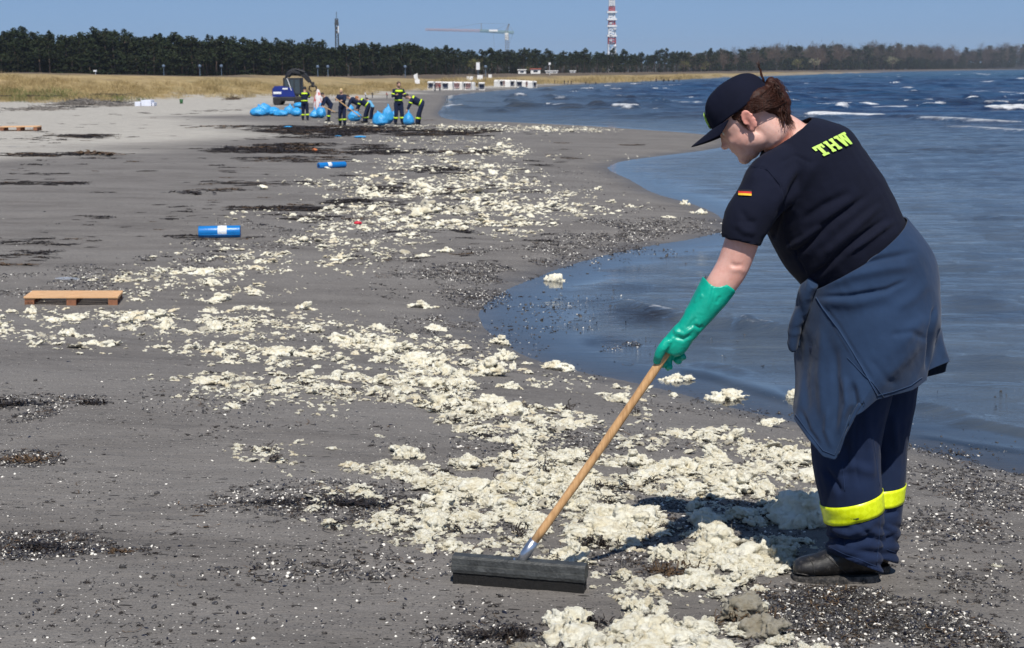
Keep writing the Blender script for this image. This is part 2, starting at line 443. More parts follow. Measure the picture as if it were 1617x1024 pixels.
# named breakers: photo pixels of both ends, height, width (m), foam amount
br = [((1268, 172), (1345, 168), .26, .55, .9), ((1275, 183), (1400, 186), .24, .6, 1.), ((1230, 190), (1340, 189), .2, .6, .62), ((1355, 186), (1480, 188), .2, .5, .55), ((1450, 172), (1490, 168), .2, .4, .8),
      ((1440, 190), (1617, 199), .22, .6, .75), ((1480, 203), (1640, 214), .18, .7, .7), ((1545, 176), (1660, 173), .34, .6, 1.), ((1390, 160), (1425, 157), .25, .4, .9),
      ((1435, 158), (1462, 157), .22, .4, .7), ((1320, 160), (1362, 157), .22, .4, .7), ((1555, 156), (1585, 154), .2, .4, .6), ((1598, 152), (1640, 150), .25, .4, 1.), ((1405, 133), (1418, 132), .3, .6, .9),
      ((1080, 158), (1120, 155), .22, .4, .9), ((1055, 163), (1110, 166), .2, .5, .7), ((1010, 143), (1070, 142), .3, .7, .9), ((985, 150), (1060, 153), .2, .5, .6), ((860, 153), (900, 155), .2, .5, .7),
      ((900, 147), (920, 146), .25, .5, .8), ((780, 152), (830, 156), .2, .5, .5), ((985, 173), (1030, 178), .2, .5, .6), ((1015, 180), (1060, 181), .16, .4, .5), ((850, 166), (905, 168), .16, .5, .5), ((940, 160), (980, 163), .2, .5, .5),
      ((1020, 138), (1100, 136), .3, .8, .7), ((890, 143), (940, 145), .25, .6, .6), ((720, 160), (790, 163), .12, .5, .4), ((1180, 150), (1240, 148), .2, .5, .6), ((1500, 144), (1560, 146), .2, .5, .45),
      ((1100, 185), (1260, 195), .1, .4, .35), ((700, 170), (820, 172), .1, .4, .3), ((1380, 214), (1500, 219), .09, .5, .3), ((1340, 231), (1640, 246), .10, .55, .38), ((1420, 262), (1640, 268), .07, .5, .12),
      ((1170, 514), (1262, 530), .075, .16, .40), ((1262, 530), (1400, 522), .05, .16, .34), ((960, 476), (1060, 500), .05, .15, .42), ((1060, 500), (1180, 518), .045, .13, .22), ((1500, 345), (1640, 350), .05, .3, .22),
      ((1440, 640), (1540, 662), .028, .10, .1), ((1500, 668), (1650, 690), .03, .09, .32), ((1080, 582), (1250, 640), .024, .09, .3), ((900, 462), (1010, 446), .018, .2, .0), ((1560, 372), (1650, 380), .05, .3, .1),
      ((1440, 690), (1617, 716), .018, .05, .25), ((1090, 575), (1180, 590), .02, .08, .1), ((1430, 560), (1640, 575), .025, .12, .0), ((1440, 470), (1640, 490), .03, .2, .0), ((1430, 420), (1640, 430), .03, .2, .0)]
r2 = random.Random(4); NBR = len(br)
for k in range(190):
    pyy = 115 + 62 * r2.random() ** 1.1; pxx = r2.uniform(690 + (pyy < 140) * (140 - pyy) * 16, 1640); ww = r2.uniform(5, 30) * (pyy - 100) / 40
    br.append(((pxx, pyy), (pxx + ww, pyy + r2.uniform(-1, 1)), r2.uniform(.2, .42), r2.uniform(.5, 1.1) * (1 + max(0, 135 - pyy) / 12), r2.uniform(.55, 1.1)))
for bi, (a, b, hh, ww, fo) in enumerate(br):
    if a[1] > 250: fo *= 1.9; hh *= 1.25
    elif bi < NBR: ww *= 1.2; fo = fo * 1.1 + .1 if fo > .3 else fo
    A = PZ(*a); B = PZ(*b)
    ax, ay = A.x, A.y; dx, dy = B.x - ax, B.y - ay; L2 = dx * dx + dy * dy; L = math.sqrt(L2)
    sel = (np.abs(x - (ax + dx / 2)) < L * .7 + 4 * ww) & (np.abs(y - (ay + dy / 2)) < L * .7 + 6 * ww + 2)
    X = x[sel]; Y = y[sel]
    wv = fbm(X * 1.1 / ww * .4, Y * .3, seed=int(abs(ax) * 13) % 97, oct=3)
    t_ = ((X - ax) * dx + (Y - ay) * dy) / L2
    nrm = ((X - ax) * (-dy) + (Y - ay) * dx) / L + wv * ww * 1.1 + .25 * ww * math.sin(1.0) * (t_ - .5) ** 2
    end = sst(-.12, .18, t_) * sst(1.12, .82, t_)
    prof = np.where(nrm > 0, np.exp(-(nrm / (ww * 1.5)) ** 2), np.exp(-(nrm / (ww * .55)) ** 2))
    h[sel] = np.maximum(h[sel], hh * prof * end * (.75 + .35 * wv)) if hh > .06 else h[sel] + hh * prof * end
    fm = np.where(nrm > ww * .25, np.exp(-((nrm - ww * .25) / (ww * .5)) ** 2), np.exp(-((nrm - ww * .25) / (ww * 1.5)) ** 2))
    foam[sel] = np.maximum(foam[sel], fo * fm * end)
# weed-dark and silty patches in the shallows (shape of their own)
def blob(cx, cy, rx, ry, sd=1):
    u = (px - cx) / rx; w = (py - cy) / ry
    return sst(1.15, .3, np.sqrt(u * u + w * w) + .45 * fbm(x * 1.5, y * .8, seed=sd, oct=4))
weed = np.zeros_like(x)
for (cx_, cy_, rx_, ry_, am) in [(955, 540, 60, 16, .9), (900, 555, 60, 10, .35), (1010, 500, 80, 18, .9), (930, 480, 60, 8, .5), (1020, 455, 110, 12, .45), (1100, 540, 60, 14, .3),
        (1520, 238, 160, 9, .6), (1400, 240, 100, 5, .5), (1560, 285, 110, 5, .55), (1460, 287, 60, 4, .5), (850, 172, 200, 5, .5), (1050, 186, 120, 5, .55), (1500, 165, 190, 6, .5), (1330, 200, 160, 4, .4), (1430, 150, 120, 4, .4), (1590, 348, 60, 5, .35), (720, 178, 120, 4, .4), (950, 157, 160, 5, .45), (1330, 147, 70, 3, .4)]:
    weed = np.maximum(weed, am * np.where(vis, blob(cx_, cy_, rx_, ry_, int(cx_)), 0))
h = h * sst(-.02, .9, dep) + .002
v = np.stack([x, y, h], 1)
vs_max = s[f].min(1)
keep = vs_max < .35
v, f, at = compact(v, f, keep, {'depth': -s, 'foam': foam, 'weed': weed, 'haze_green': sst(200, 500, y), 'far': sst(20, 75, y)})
v[:, 2] = np.where(at['depth'] < 0, .002 + at['depth'] * .02, v[:, 2])
me = mesh_np('sea', v, f, True, at)
if me.polygons[0].normal.z < 0: me.flip_normals()
t = NT('sea_water'); co = t.coord(); cw = t.coord(scale=(.55, 1.35, 1)); cw2 = t.coord(scale=(.3, 1.0, 1))
de = t.attr('depth'); fo = t.attr('foam'); we = t.attr('weed'); fa = t.attr('far')
dn_ = t.math('ADD', t.math('MULTIPLY', t.noise(cw2, .16, 5, .7), .55), t.math('MULTIPLY', t.noise(t.coord(scale=(.35, 1.1, 1)), .75, 6, .75), .45))
deep = t.ramp(dn_, [(.36, (.003, .006, .026)), (.47, (.005, .020, .066)), (.56, (.016, .062, .140)), (.66, (.010, .010, .028))])  # deep water blue, with the chop's light and dark painted into the colour
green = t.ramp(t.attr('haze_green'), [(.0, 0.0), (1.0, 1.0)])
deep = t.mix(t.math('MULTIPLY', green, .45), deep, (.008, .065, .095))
shal = t.ramp(t.noise(cw, 1.2, 5, .6), [(.3, (.038, .052, .072)), (.7, (.095, .112, .124))])
base = t.mix(t.ramp(t.math('MULTIPLY', de, 1 / 24.), [(.05, 0.0), (.8, 1.0)]), shal, deep)
wn_ = t.ramp(t.noise(t.coord(scale=(.8, 2.6, 1)), 5, 6, .75), [(.30, .0), (.50, 1.0)])
base = t.mix(t.math('MULTIPLY', we, wn_), base, (.012, .010, .012))
fn = t.noise(t.coord(scale=(1, 1.8, 1)), 7, 7, .78); fn2 = t.noise(co, 1.7, 6, .75)
fn3 = t.noise(t.coord(scale=(.6, 1.5, 1)), 22, 5, .8)
fmask = t.ramp(t.math('SUBTRACT', t.math('MULTIPLY', fo, 1.6), t.math('ADD', t.math('MULTIPLY', t.math('ADD', fn, fn2), .95), t.math('MULTIPLY', fn3, .55))), [(.0, 0.0), (.34, 1.0)])
base = t.mix(fmask, base, (.66, .67, .68))
calm = t.ramp(t.math('ADD', t.math('MULTIPLY', de, 1 / 4.), t.math('MULTIPLY', t.math('SUBTRACT', t.noise(cw, .9, 3), .5), .5)), [(.14, .03), (.40, 1.0)])
b1 = t.bump(t.noise(t.coord(scale=(.7, 2.0, 1)), 9, 5, .62), .8, .028); t.to(t.math('MULTIPLY', calm, .8), b1.node.inputs['Strength'])
b2 = t.bump(t.noise(t.coord(scale=(.5, 1.5, 1)), 2.2, 5, .6), .8, .10, b1); t.to(t.math('MULTIPLY', calm, .8), b2.node.inputs['Strength'])
big = t.new('ShaderNodeBump'); t.to(t.noise(t.coord(scale=(.4, 1.2, 1)), .55, 5, .62), big.inputs['Height']); t.to(t.math('MULTIPLY', fa, .95), big.inputs['Strength']); big.inputs['Distance'].default_value = 1.3; t.to(b2, big.inputs['Normal'])
t.set(color=base, rough=t.mix(fmask, t.mix(fa, (.07,) * 3, (.20,) * 3), (.8,) * 3), normal=big.outputs[0], spec=t.mix(t.math('MAXIMUM', t.math('MULTIPLY', we, wn_), fmask), t.mix(fa, (.85,) * 3, (.10,) * 3), (.04,) * 3))
t.b.inputs['IOR'].default_value = 1.5
# a very thin film of water lets the wet sand show through
tr = t.new('ShaderNodeBsdfTransparent'); gl = t.new('ShaderNodeBsdfGlossy'); gl.inputs['Roughness'].default_value = .05; fr = t.new('ShaderNodeFresnel'); fr.inputs[0].default_value = 1.75
t.to(b2, gl.inputs['Normal']); t.to(b2, fr.inputs['Normal'])
thin = t.new('ShaderNodeMixShader'); t.to(fr.outputs[0], thin.inputs[0]); t.to(tr.outputs[0], thin.inputs[1]); t.to(gl.outputs[0], thin.inputs[2])
ms = t.new('ShaderNodeMixShader')
edge = t.ramp(t.math('ADD', de, t.math('MULTIPLY', t.math('ADD', fmask, we), .6)), [(.05, 0.0), (.75, 1.0)])
t.to(edge, ms.inputs[0]); t.to(thin.outputs[0], ms.inputs[1]); t.to(t.b.outputs[0], ms.inputs[2]); t.to(ms.outputs[0], t.out.inputs[0])
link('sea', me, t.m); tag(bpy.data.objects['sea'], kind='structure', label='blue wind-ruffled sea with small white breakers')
# ------------------------------------------------------------------ sculpting helpers
def evaluated(me, mods):
    o = bpy.data.objects.new('tmp', me); COL.objects.link(o)
    for (ty, kw) in mods:
        md = o.modifiers.new(ty, ty)
        for a, b in kw.items(): setattr(md, a, b)
    dg = bpy.context.evaluated_depsgraph_get(); dg.update()
    out = bpy.data.meshes.new_from_object(o.evaluated_get(dg)); bpy.data.objects.remove(o)
    return out
def fuse(mb, voxel, smooth=2, name='body', fac=.5):
    me = mb.mesh('raw')
    me = evaluated(me, [('REMESH', dict(mode='VOXEL', voxel_size=voxel)), ('SMOOTH', dict(iterations=smooth, factor=fac))] if smooth else [('REMESH', dict(mode='VOXEL', voxel_size=voxel))])
    me.name = name; me.polygons.foreach_set('use_smooth', [True] * len(me.polygons)); return me
def vget(me):
    a = np.empty(len(me.vertices) * 3, np.float32); me.vertices.foreach_get('co', a); return a.reshape(-1, 3).astype(float)
def nget(me):
    a = np.empty(len(me.vertices) * 3, np.float32); me.vertex_normals.foreach_get('vector', a); return a.reshape(-1, 3).astype(float)
def vset(me, v): me.vertices.foreach_set('co', np.asarray(v, np.float32).ravel()); me.update()
def crease(v, n, lines, fac=None):
    """lines: (points in photo pixels, half width px, depth m). folds pressed into / raised out of a cloth"""
    px, py = proj(v); d = np.zeros(len(v))
    facing = sst(.0, .35, -(n @ np.array(_F)))
    for (pts, w, am) in lines:
        pts = np.array(pts, float)
        best = np.full(len(v), 1e9); tt = np.zeros(len(v)); L = 0
        nseg = len(pts) - 1
        for i in range(nseg):
            a, b = pts[i], pts[i + 1]; ab = b - a
            t = np.clip(((px - a[0]) * ab[0] + (py - a[1]) * ab[1]) / (ab @ ab), 0, 1)
            dd = np.hypot(px - a[0] - t * ab[0], py - a[1] - t * ab[1])
            q = dd < best; best = np.where(q, dd, best); tt = np.where(q, (i + t) / nseg, tt)
        env = sst(0, .25, tt) * sst(1, .75, tt)
        d += am * env * (np.exp(-(best / w) ** 2) - .35 * np.exp(-(best / (2.2 * w)) ** 2))
    return v + n * (d * facing * (fac or 1.0))[:, None]
def even_edge(bm, it=8):
    bd = [q for q in bm.verts if q.is_boundary]
    for _ in range(it):
        nw = {}
        for q in bd:
            nb = [e.other_vert(q).co for e in q.link_edges if e.is_boundary]
            if len(nb) == 2: nw[q] = q.co * .4 + (nb[0] + nb[1]) * .3
        for q, c in nw.items(): q.co = c
def loft(mb, rings, n=28, cap=True, sub=1):
    """rings: (centre, axis a, axis b) as vectors; closed ellipse tube"""
    rr = []
    for i in range(len(rings) - 1):
        for k in range(sub):
            t = k / sub
            p0 = rings[max(i - 1, 0)]; p1 = rings[i]; p2 = rings[i + 1]; p3 = rings[min(i + 2, len(rings) - 1)]
            rr.append([.5 * ((2 * p1[j]) + (p2[j] - p0[j]) * t + (2 * p0[j] - 5 * p1[j] + 4 * p2[j] - p3[j]) * t * t + (3 * p1[j] - p0[j] - 3 * p2[j] + p3[j]) * t ** 3) for j in range(3)])
    rr.append(list(rings[-1]))
    base = len(mb.v)
    for (c, a, b) in rr:
        for j in range(n):
            th = 2 * math.pi * j / n
            mb.v.append(tuple(c + a * math.cos(th) + b * math.sin(th)))
    for i in range(len(rr) - 1):
        for j in range(n):
            mb.f.append((base + i * n + j, base + i * n + (j + 1) % n, base + (i + 1) * n + (j + 1) % n, base + (i + 1) * n + j))
    if cap:
        mb.f.append(tuple(base + j for j in range(n))[::-1]); mb.f.append(tuple(base + (len(rr) - 1) * n + j for j in range(n)))
    return mb
def limb(mb, pts, n=20, sub=3, dep=1.0, cap=True):
    """pts: (px, py, Y, half width in px [, half depth m]) along a limb seen in the photo"""
    rings = []
    C = [P(p[0], p[1], p[2]) for p in pts]
    for i, p in enumerate(pts):
        t = (C[min(i + 1, len(C) - 1)] - C[max(i - 1, 0)]).normalized()
        a = t.cross(Vector((0, 1, 0))).normalized(); b = t.cross(a).normalized()
        r = p[3] * p[2] / FPX; rd = p[4] if len(p) > 4 else r * dep
        rings.append((C[i], a * r, b * rd))
    return loft(mb, rings, n, cap, sub)
def lrball(mb, px, py, Y, r, sc=(1, 1, 1)): return mb.ell(P(px, py, Y), (r * sc[0], r * sc[1], r * sc[2]))

# ------------------------------------------------------------------ materials of the woman
def skin_mat():
    t = NT('skin'); co = t.coord()
    n = t.noise(co, 14, 5, .6)
    c = t.ramp(n, [(.3, (.60, .33, .26)), (.7, (.73, .455, .38))])
    c = t.mix(t.ramp(t.noise(co, 70, 5, .75), [(.48, 0.0), (.68, .45)]), c, (.56, .25, .19))
    c = t.mix(t.ramp(t.voro(co, 190), [(.05, .35), (.16, 0.0)]), c, (.42, .20, .12))
    c = t.mix(t.attr('flush'), c, (.58, .22, .17)); c = t.mix(t.attr('brow'), c, (.13, .06, .03))
    t.set(color=c, rough=.48, normal=t.bump(t.noise(co, 260, 4), .15, .001), spec=.4, sss=.12)
    return t.m
M_SKIN = skin_mat()
M_SHIRT = fabric('navy_shirt_cotton', (.0048, .0065, .0175), sheen=.02)
M_CAP = fabric('navy_cap_twill', (.0045, .0060, .0170), sheen=.0)
M_JACKET = fabric('blue_grey_fleece', (.017, .037, .082), sheen=.10, weave=500)
M_TROUSER = fabric('navy_work_trousers', (.0095, .019, .052), sheen=.04)
M_SEAM = fabric('blue_fleece_seam', (.026, .052, .110), sheen=.1)
M_HAIR = None
def hair_mat(name, c1, c2):
    t = NT(name); n = t.noise(t.coord(scale=(60, 60, 12)), 3, 5, .7)
    t.set(color=t.ramp(n, [(.3, c1), (.7, c2)]), rough=.55, normal=t.bump(n, .7, .002), spec=.25); return t.m
M_HAIR = hair_mat('auburn_hair', (.010, .004, .003), (.060, .018, .009))
def band_mat():
    t = NT('yellow_reflective_band'); co = t.coord(rot=(0, R(45), 0))
    # fine diamond grid printed on the tape
    w = t.new('ShaderNodeTexChecker'); t.to(co, w.inputs[0]); w.inputs['Scale'].default_value = 60
    c = t.mix(w.outputs[1], (.68, .78, .0), (.76, .87, .01))
    return t.set(color=c, rough=.35, normal=t.bump(t.noise(t.coord(), 60, 3), .15, .003), spec=.6)
M_BAND = band_mat()
M_LIME = simple('lime_print', (.48, .72, .12), .7, .06)
M_GLOVE = simple('green_rubber', (.0, .36, .245), .40, .14, 12, .5, .004, spec=.5)
t = NT('black_leather'); t.set(color=t.mix(t.ramp(t.noise(t.coord(), 30, 6, .8), [(.52, 0.0), (.72, .55)]), (.011, .010, .010), (.13, .115, .10)), rough=t.ramp(t.noise(t.coord(), 18, 4), [(.35, .32), (.65, .62)]), normal=t.bump(t.noise(t.coord(), 45, 5, .7), .5, .004)); M_BOOT = t.m
t = NT('black_rubber_sole'); t.set(color=t.mix(t.ramp(t.noise(t.coord(), 24, 6, .75), [(.48, 0.0), (.66, .8)]), (.02, .019, .018), (.17, .15, .13)), rough=.8, normal=t.bump(t.noise(t.coord(), 90, 4), .6, .003)); M_SOLE = t.m

YW = 5.0
# ---- ground contact depths
gf = G(1335, 917); gf2 = G(1398, 902)
YN = gf.y; YF = gf2.y
YT = (YN + YF) / 2 - .02        # torso centre depth
worker = empty('person', (G(1350, 910).x, YT, g1(G(1350, 910).x, YT)))
tag(worker, 'woman bending over in navy cap and shirt with a green rubber glove pushing a broom', 'person')
bpy.context.view_layer.update()
def wpart(name, me, mat, parent=None):
    par = parent or worker
    o = link(name, me, mat); o.parent = par
    o.matrix_parent_inverse = worker.matrix_world.inverted() if par is worker else Matrix.Identity(4)
    if par is not worker: pass
    return o
# (parts keep world coordinates: parents sit at the empty, sub-parts at their part)

# ---- head frame
HO = P(1186, 190, YT - .03)                     # between the ears
yaw, pit = R(13), R(36)
hf = Vector((-math.cos(pit) * math.cos(yaw), math.sin(yaw), -math.sin(pit) * math.cos(yaw))).normalized()
hl = Vector((-math.sin(yaw) * .98, -math.cos(yaw), .06)).normalized()
hl = (hl - hf * hl.dot(hf)).normalized(); hu = hf.cross(hl).normalized()
if hu.z < 0: hu = -hu
HM = Matrix((( hf.x, hl.x, hu.x), (hf.y, hl.y, hu.y), (hf.z, hl.z, hu.z)))
def H(a, b, c): return HO + HM @ Vector((a, b, c))
def hell(mb, c, r, rot=(0, 0, 0), seg=18): return mb.ell(H(*c), r, HM @ Euler([R(q) for q in rot]).to_matrix(), seg, 12)

# ---- one continuous body (head, neck, trunk, arms, hands under the gloves, legs)
b = MB()
hell(b, (-.002, 0, .037), (.094, .074, .085))               # skull
hell(b, (.030, 0, .010), (.072, .068, .085))
hell(b, (.052, 0, -.040), (.048, .052, .062))              # face / jaw
hell(b, (.038, 0, -.030), (.060, .0665, .060)); hell(b, (.078, 0, -.083), (.022, .024, .020))              # chin
hell(b, (.022, 0, -.052), (.056, .061, .042), (0, -22, 0))  # jaw corner
hell(b, (.052, 0, -.068), (.044, .044, .030))
for sg in (-1, 1):
    hell(b, (.064, sg * .034, -.024), (.026, .022, .028))  # cheek
    hell(b, (.086, sg * .028, .030), (.016, .026, .009))   # brow ridge
    hell(b, (.078, sg * .031, .014), (.014, .015, .012))   # eye lids
hell(b, (.084, 0, .035), (.02, .045, .022))
hell(b, (.099, 0, -.004), (.012, .011, .026), (0, -22, 0))    # nose bridge
hell(b, (.108, 0, -.020), (.014, .013, .011))                 # nose tip
for sg in (-1, 1): hell(b, (.100, sg * .012, -.024), (.011, .008, .008))
hell(b, (.090, 0, -.047), (.013, .024, .0075)); hell(b, (.086, 0, -.059), (.012, .021, .008))  # lips
hell(b, (.078, 0, -.068), (.014, .022, .012))
for sg in (-1, 1):                                           # ears
    hell(b, (-.004, sg * .078, -.004), (.017, .007, .031), (0, 15, -20 * sg))
    hell(b, (.002, sg * .077, -.030), (.009, .006, .011))
    for k in range(10):
        a = k / 9 * 4.4 - 1.2
        hell(b, (-.006 - .016 * math.cos(a) , sg * .084, -.002 + .029 * math.sin(a)), (.0055, .005, .0055), seg=8)
def HPt(v): return v
# neck
nb = [(H(-.022, 0, -.02), .058, .056), (H(-.030, 0, -.060), .057, .055), (P(1228, 208, YT), .064, .062), (P(1248, 232, YT + .01), .085, .09)]
rings = []
for i, (c, ra, rb) in enumerate(nb):
    tt = (nb[min(i + 1, 3)][0] - nb[max(i - 1, 0)][0]).normalized(); a = tt.cross(Vector((0, 1, 0))).normalized(); bb = tt.cross(a)
    rings.append((c, a * ra, bb * rb))
loft(b, rings, 20, True, 3)
TW = R(33)                                                    # trunk turned: her back looks a little towards us
def trunk(mb, grow=0.0, pts=None):
    spec = pts or [(1243, 224, 56, .120, .06), (1262, 248, 84, .205, .10), (1283, 286, 92, .2, .13), (1306, 330, 94, .185, .15), (1340, 388, 91, .18, .16), (1364, 430, 98, .19, .17), (1374, 490, 104, .195, .18), (1366, 545, 96, .19, .18)]
    C = [P(q[0], q[1], YT) for q in spec]; rings = []
    for i, q in enumerate(spec):
        t_ = (C[min(i + 1, len(C) - 1)] - C[max(i - 1, 0)]).normalized()
        a = t_.cross(Vector((0, 1, 0))).normalized(); bb = t_.cross(a).normalized()
        r = q[2] * YT / FPX + grow
        rings.append((C[i], a * r, bb * (q[3] * .92 + grow)))
    return loft(mb, rings, 32, True, 3)
trunk(b, -.014)
ARM = [(1246, 278, YT - .12, 26, .05), (1212, 308, YT - .170, 27, .046), (1183, 350, YT - .187, 28, .046), (1168, 392, YT - .185, 27, .046), (1155, 425, YT - .185, 26, .043), (1135, 455, YT - .19, 24, .040), (1108, 492, YT - .2, 19, .032), (1084, 522, YT - .21, 14.5, .026)]
limb(b, ARM)
ARMR = [(1248, 272, YT + .14, 26), (1240, 305, YT + .205, 30), (1256, 355, YT + .235, 26), (1275, 400, YT + .235, 24), (1278, 430, YT + .2, 22), (1290, 455, YT + .16, 18), (1300, 470, YT + .14, 14)]
limb(b, ARMR, dep=.9)
# right hand resting on the knotted jacket, out of view
for k in range(4):
    limb(b, [(1296 + 2 * k, 462 + 3 * k, YT + .155 - .008 * k, 7, .016), (1288 + 2 * k, 480 + 5 * k, YT + .15, 5.2), (1283 + 2 * k, 494 + 5 * k, YT + .145, 4.4), (1281 + 2 * k, 503 + 5 * k, YT + .135, 3.6)], n=8)
limb(b, [(1299, 466, YT + .13, 7), (1300, 480, YT + .11, 5), (1303, 490, YT + .10, 4.2)], n=8)
LEGN = [(1352, 520, YT - .07, 66, .085), (1345, 600, YT - .085, 60, .08), (1338, 700, YN + .02, 44, .085), (1340, 745, YN + .02, 38, .07), (1342, 800, YN, 34, .062), (1345, 860, YN, 21, .042), (1345, 885, YN, 18, .036)]
LEGF = [(1372, 520, YT + .09, 66, .11), (1382, 600, YT + .11, 56, .10), (1390, 700, YF + .05, 40, .08), (1390, 745, YF + .05, 36, .07), (1388, 800, YF + .03, 32, .06), (1386, 850, YF + .02, 24, .048), (1385, 880, YF, 23, .045)]
limb(b, LEGN); limb(b, LEGF)
me = fuse(b, .0048, 3, 'body')
v = vget(me)
loc = (v - np.array(HO)) @ np.array(HM)
fx_, fy_, fz_ = loc[:, 0], loc[:, 1], loc[:, 2]
# mouth line, nostril and eye sockets pressed in
n_ = nget(me)
press = .0035 * np.exp(-((fz_ + .053) / .0022) ** 2 - (fy_ / .02) ** 2) * (fx_ > .07)
for sg in (-1, 1): press += .006 * np.exp(-(((fz_ - .014) / .010) ** 2 + ((fy_ - sg * .031) / .014) ** 2)) * (fx_ > .05)
press += .006 * np.exp(-(((fx_ - .002) / .007) ** 2 + ((fz_ + .004) / .011) ** 2)) * (np.abs(fy_) > .07) * (fx_ > -.03)
v = v - n_ * press[:, None]
px_, py_ = proj(v)
v = crease(v, n_, [([(1152, 416), (1162, 421), (1173, 419)], 3.5, -.006), ([(1150, 428), (1166, 424), (1180, 432)], 5, .003)])
vset(me, v)
hd = (np.abs(fx_) < .13) & (fz_ > -.12) & (fz_ < .14) & (np.abs(fy_) < .1)
flush = np.where(hd, .75 * np.exp(-(((fz_ + .055) / .007) ** 2 + (fy_ / .024) ** 2 + ((fx_ - .094) / .02) ** 2))
    + .75 * (np.abs(fy_) > .072) * (np.abs(fx_) < .03) * (np.abs(fz_) < .05)
    + .33 * np.exp(-(((fz_ + .03) / .03) ** 2 + ((np.abs(fy_) - .045) / .03) ** 2 + ((fx_ - .05) / .035) ** 2)) + .35 * np.exp(-(((fx_ - .11) / .014) ** 2 + (fy_ / .016) ** 2 + ((fz_ + .02) / .014) ** 2)), 0)
flush = flush + np.where((px_ < 1200) & (py_ > 380) & (py_ < 470), .18 + .2 * fbm(v[:, 0] * 25, v[:, 2] * 25, seed=3), 0)
browm = np.where(hd, .8 * np.exp(-(((fz_ - .034) / .004) ** 2 + ((np.abs(fy_) - .030) / .018) ** 2)) * (fx_ > .07) + .95 * np.exp(-(((fz_ - .012) / .002) ** 2 + ((np.abs(fy_) - .031) / .012) ** 2)) * (fx_ > .07), 0)
for nm, arr in (('flush', flush), ('brow', browm)):
    a = me.attributes.new(nm, 'FLOAT', 'POINT'); a.data.foreach_set('value', np.clip(arr, 0, 1).astype(np.float32))
body = wpart('body', me, M_SKIN)
# eyes, looking down at the broom
for sg in (-1, 1):
    e = MB(); e.ell(H(.0795, sg * .031, .0125), (.0115, .0115, .0115), HM, 14, 10)
    wpart('eye', e.mesh('eye', True), simple('eye_white', (.55, .52, .48), .2, .05) if sg == -1 else bpy.data.materials['eye_white'], body)


# ---- hair: low bun with loose strands, and hair below the cap
hb = MB()
hell(hb, (-.044, 0, .044), (.060, .079, .036)); hell(hb, (-.072, 0, .014), (.034, .066, .044)); hell(hb, (-.086, 0, -.020), (.022, .046, .034))
hell(hb, (-.006, 0, .030), (.080, .0815, .036))
hell(hb, (-.112, .0, .030), (.024, .030, .036)); hell(hb, (-.112, .004, -.002), (.022, .028, .034)); hell(hb, (-.100, .006, -.030), (.018, .022, .028)); hell(hb, (-.084, .008, -.056), (.011, .014, .022))
hell(hb, (-.112, -.002, .056), (.018, .024, .020))
mh = fuse(hb, .005, 3, 'hair')
v = vget(mh); n_ = nget(mh); L_ = (v - np.array(HO)) @ np.array(HM)
v = v + n_ * (.0035 * ridge(L_[:, 0] * 30 + L_[:, 2] * 26, L_[:, 1] * 70, L_[:, 2] * 90 - 60 * L_[:, 0], seed=4, oct=4) - .0015)[:, None]
vset(mh, v)
hair = wpart('hair', mh, M_HAIR)
rs = random.Random(3); st = MB()
def strand(pts, r0, r1=.0003):
    k = len(pts); st.tube([H(*p) for p in pts], [r0 + (r1 - r0) * i / (k - 1) for i in range(k)], 5)
for k in range(420):      # curly loose ends hanging from the bun
    t0_ = rs.random(); a0 = (-.118 + .04 * t0_ - rs.random() * .016, rs.uniform(-.03, .035), .06 - .11 * t0_); p = Vector(a0); pts = [tuple(p)]
    d = Vector((.25 + rs.uniform(-.4, .4), rs.uniform(-.5, .5), -.9 + rs.uniform(-.3, .3))).normalized(); cu = rs.uniform(0, 6)
    for j in range(6):
        p = p + d * .0085 + Vector((math.sin(cu + j * 1.1) * .003, math.cos(cu + j * 1.3) * .003, 0)); pts.append(tuple(p))
    strand(pts, rs.uniform(.0009, .002))
for k in range(9):        # tuft standing out above the cap's back opening
    pts = [(-.095, rs.uniform(-.01, .01), .07)]; 
    for j in range(1, 6): pts.append((-.095 - .004 * j * rs.uniform(.6, 1.3), pts[0][1] + .002 * j, .07 + .012 * j + rs.uniform(0, .002)))
    strand(pts, .0018)
for k in range(520):      # combed back from the temples into the tie
    sg = 1 if k % 3 else -1; a = (rs.uniform(-.058, .022), sg * .081, rs.uniform(.004, .046)); 
    if a[0] > -.025 and a[2] < .026: continue
    z1 = rs.uniform(-.02, .05); e_ = (-.112 + rs.uniform(-.01, .012), sg * rs.uniform(.004, .03), z1); pts = []
    for j in range(7):
        t_ = j / 6; x_ = a[0] + (e_[0] - a[0]) * t_; z_ = a[2] + (e_[2] - a[2]) * t_ - .006 * math.sin(t_ * 3.1)
        w_ = .0805 * math.sqrt(max(.05, 1 - ((x_ + .030) / .112) ** 2)); w_ = min(w_, .0815) + rs.uniform(.0, .0016); pts.append((x_, sg * (w_ * (1 - t_ ** 4) + abs(e_[1]) * t_ ** 4), z_))
    strand(pts, .0011, .0007)
for k in range(14):       # wisps in front of and behind the near ear, on the nape
    sg = 1; x0 = rs.uniform(.014, .026)
    z0 = rs.uniform(.008, .030); pts = []
    ln = rs.uniform(.02, .05); 
    for j in range(6): pts.append((x0 - .12 * ln * j / 5 - rs.uniform(0, .001), .0765 - (.018 if x0 > .015 else .0) * (x0 - .02) * 22 * .5 - .003 * (j / 5), z0 - ln * j / 5))
    strand(pts, .0009)
wpart('loose_strands', st.mesh('loose_strands', True), M_HAIR, hair)

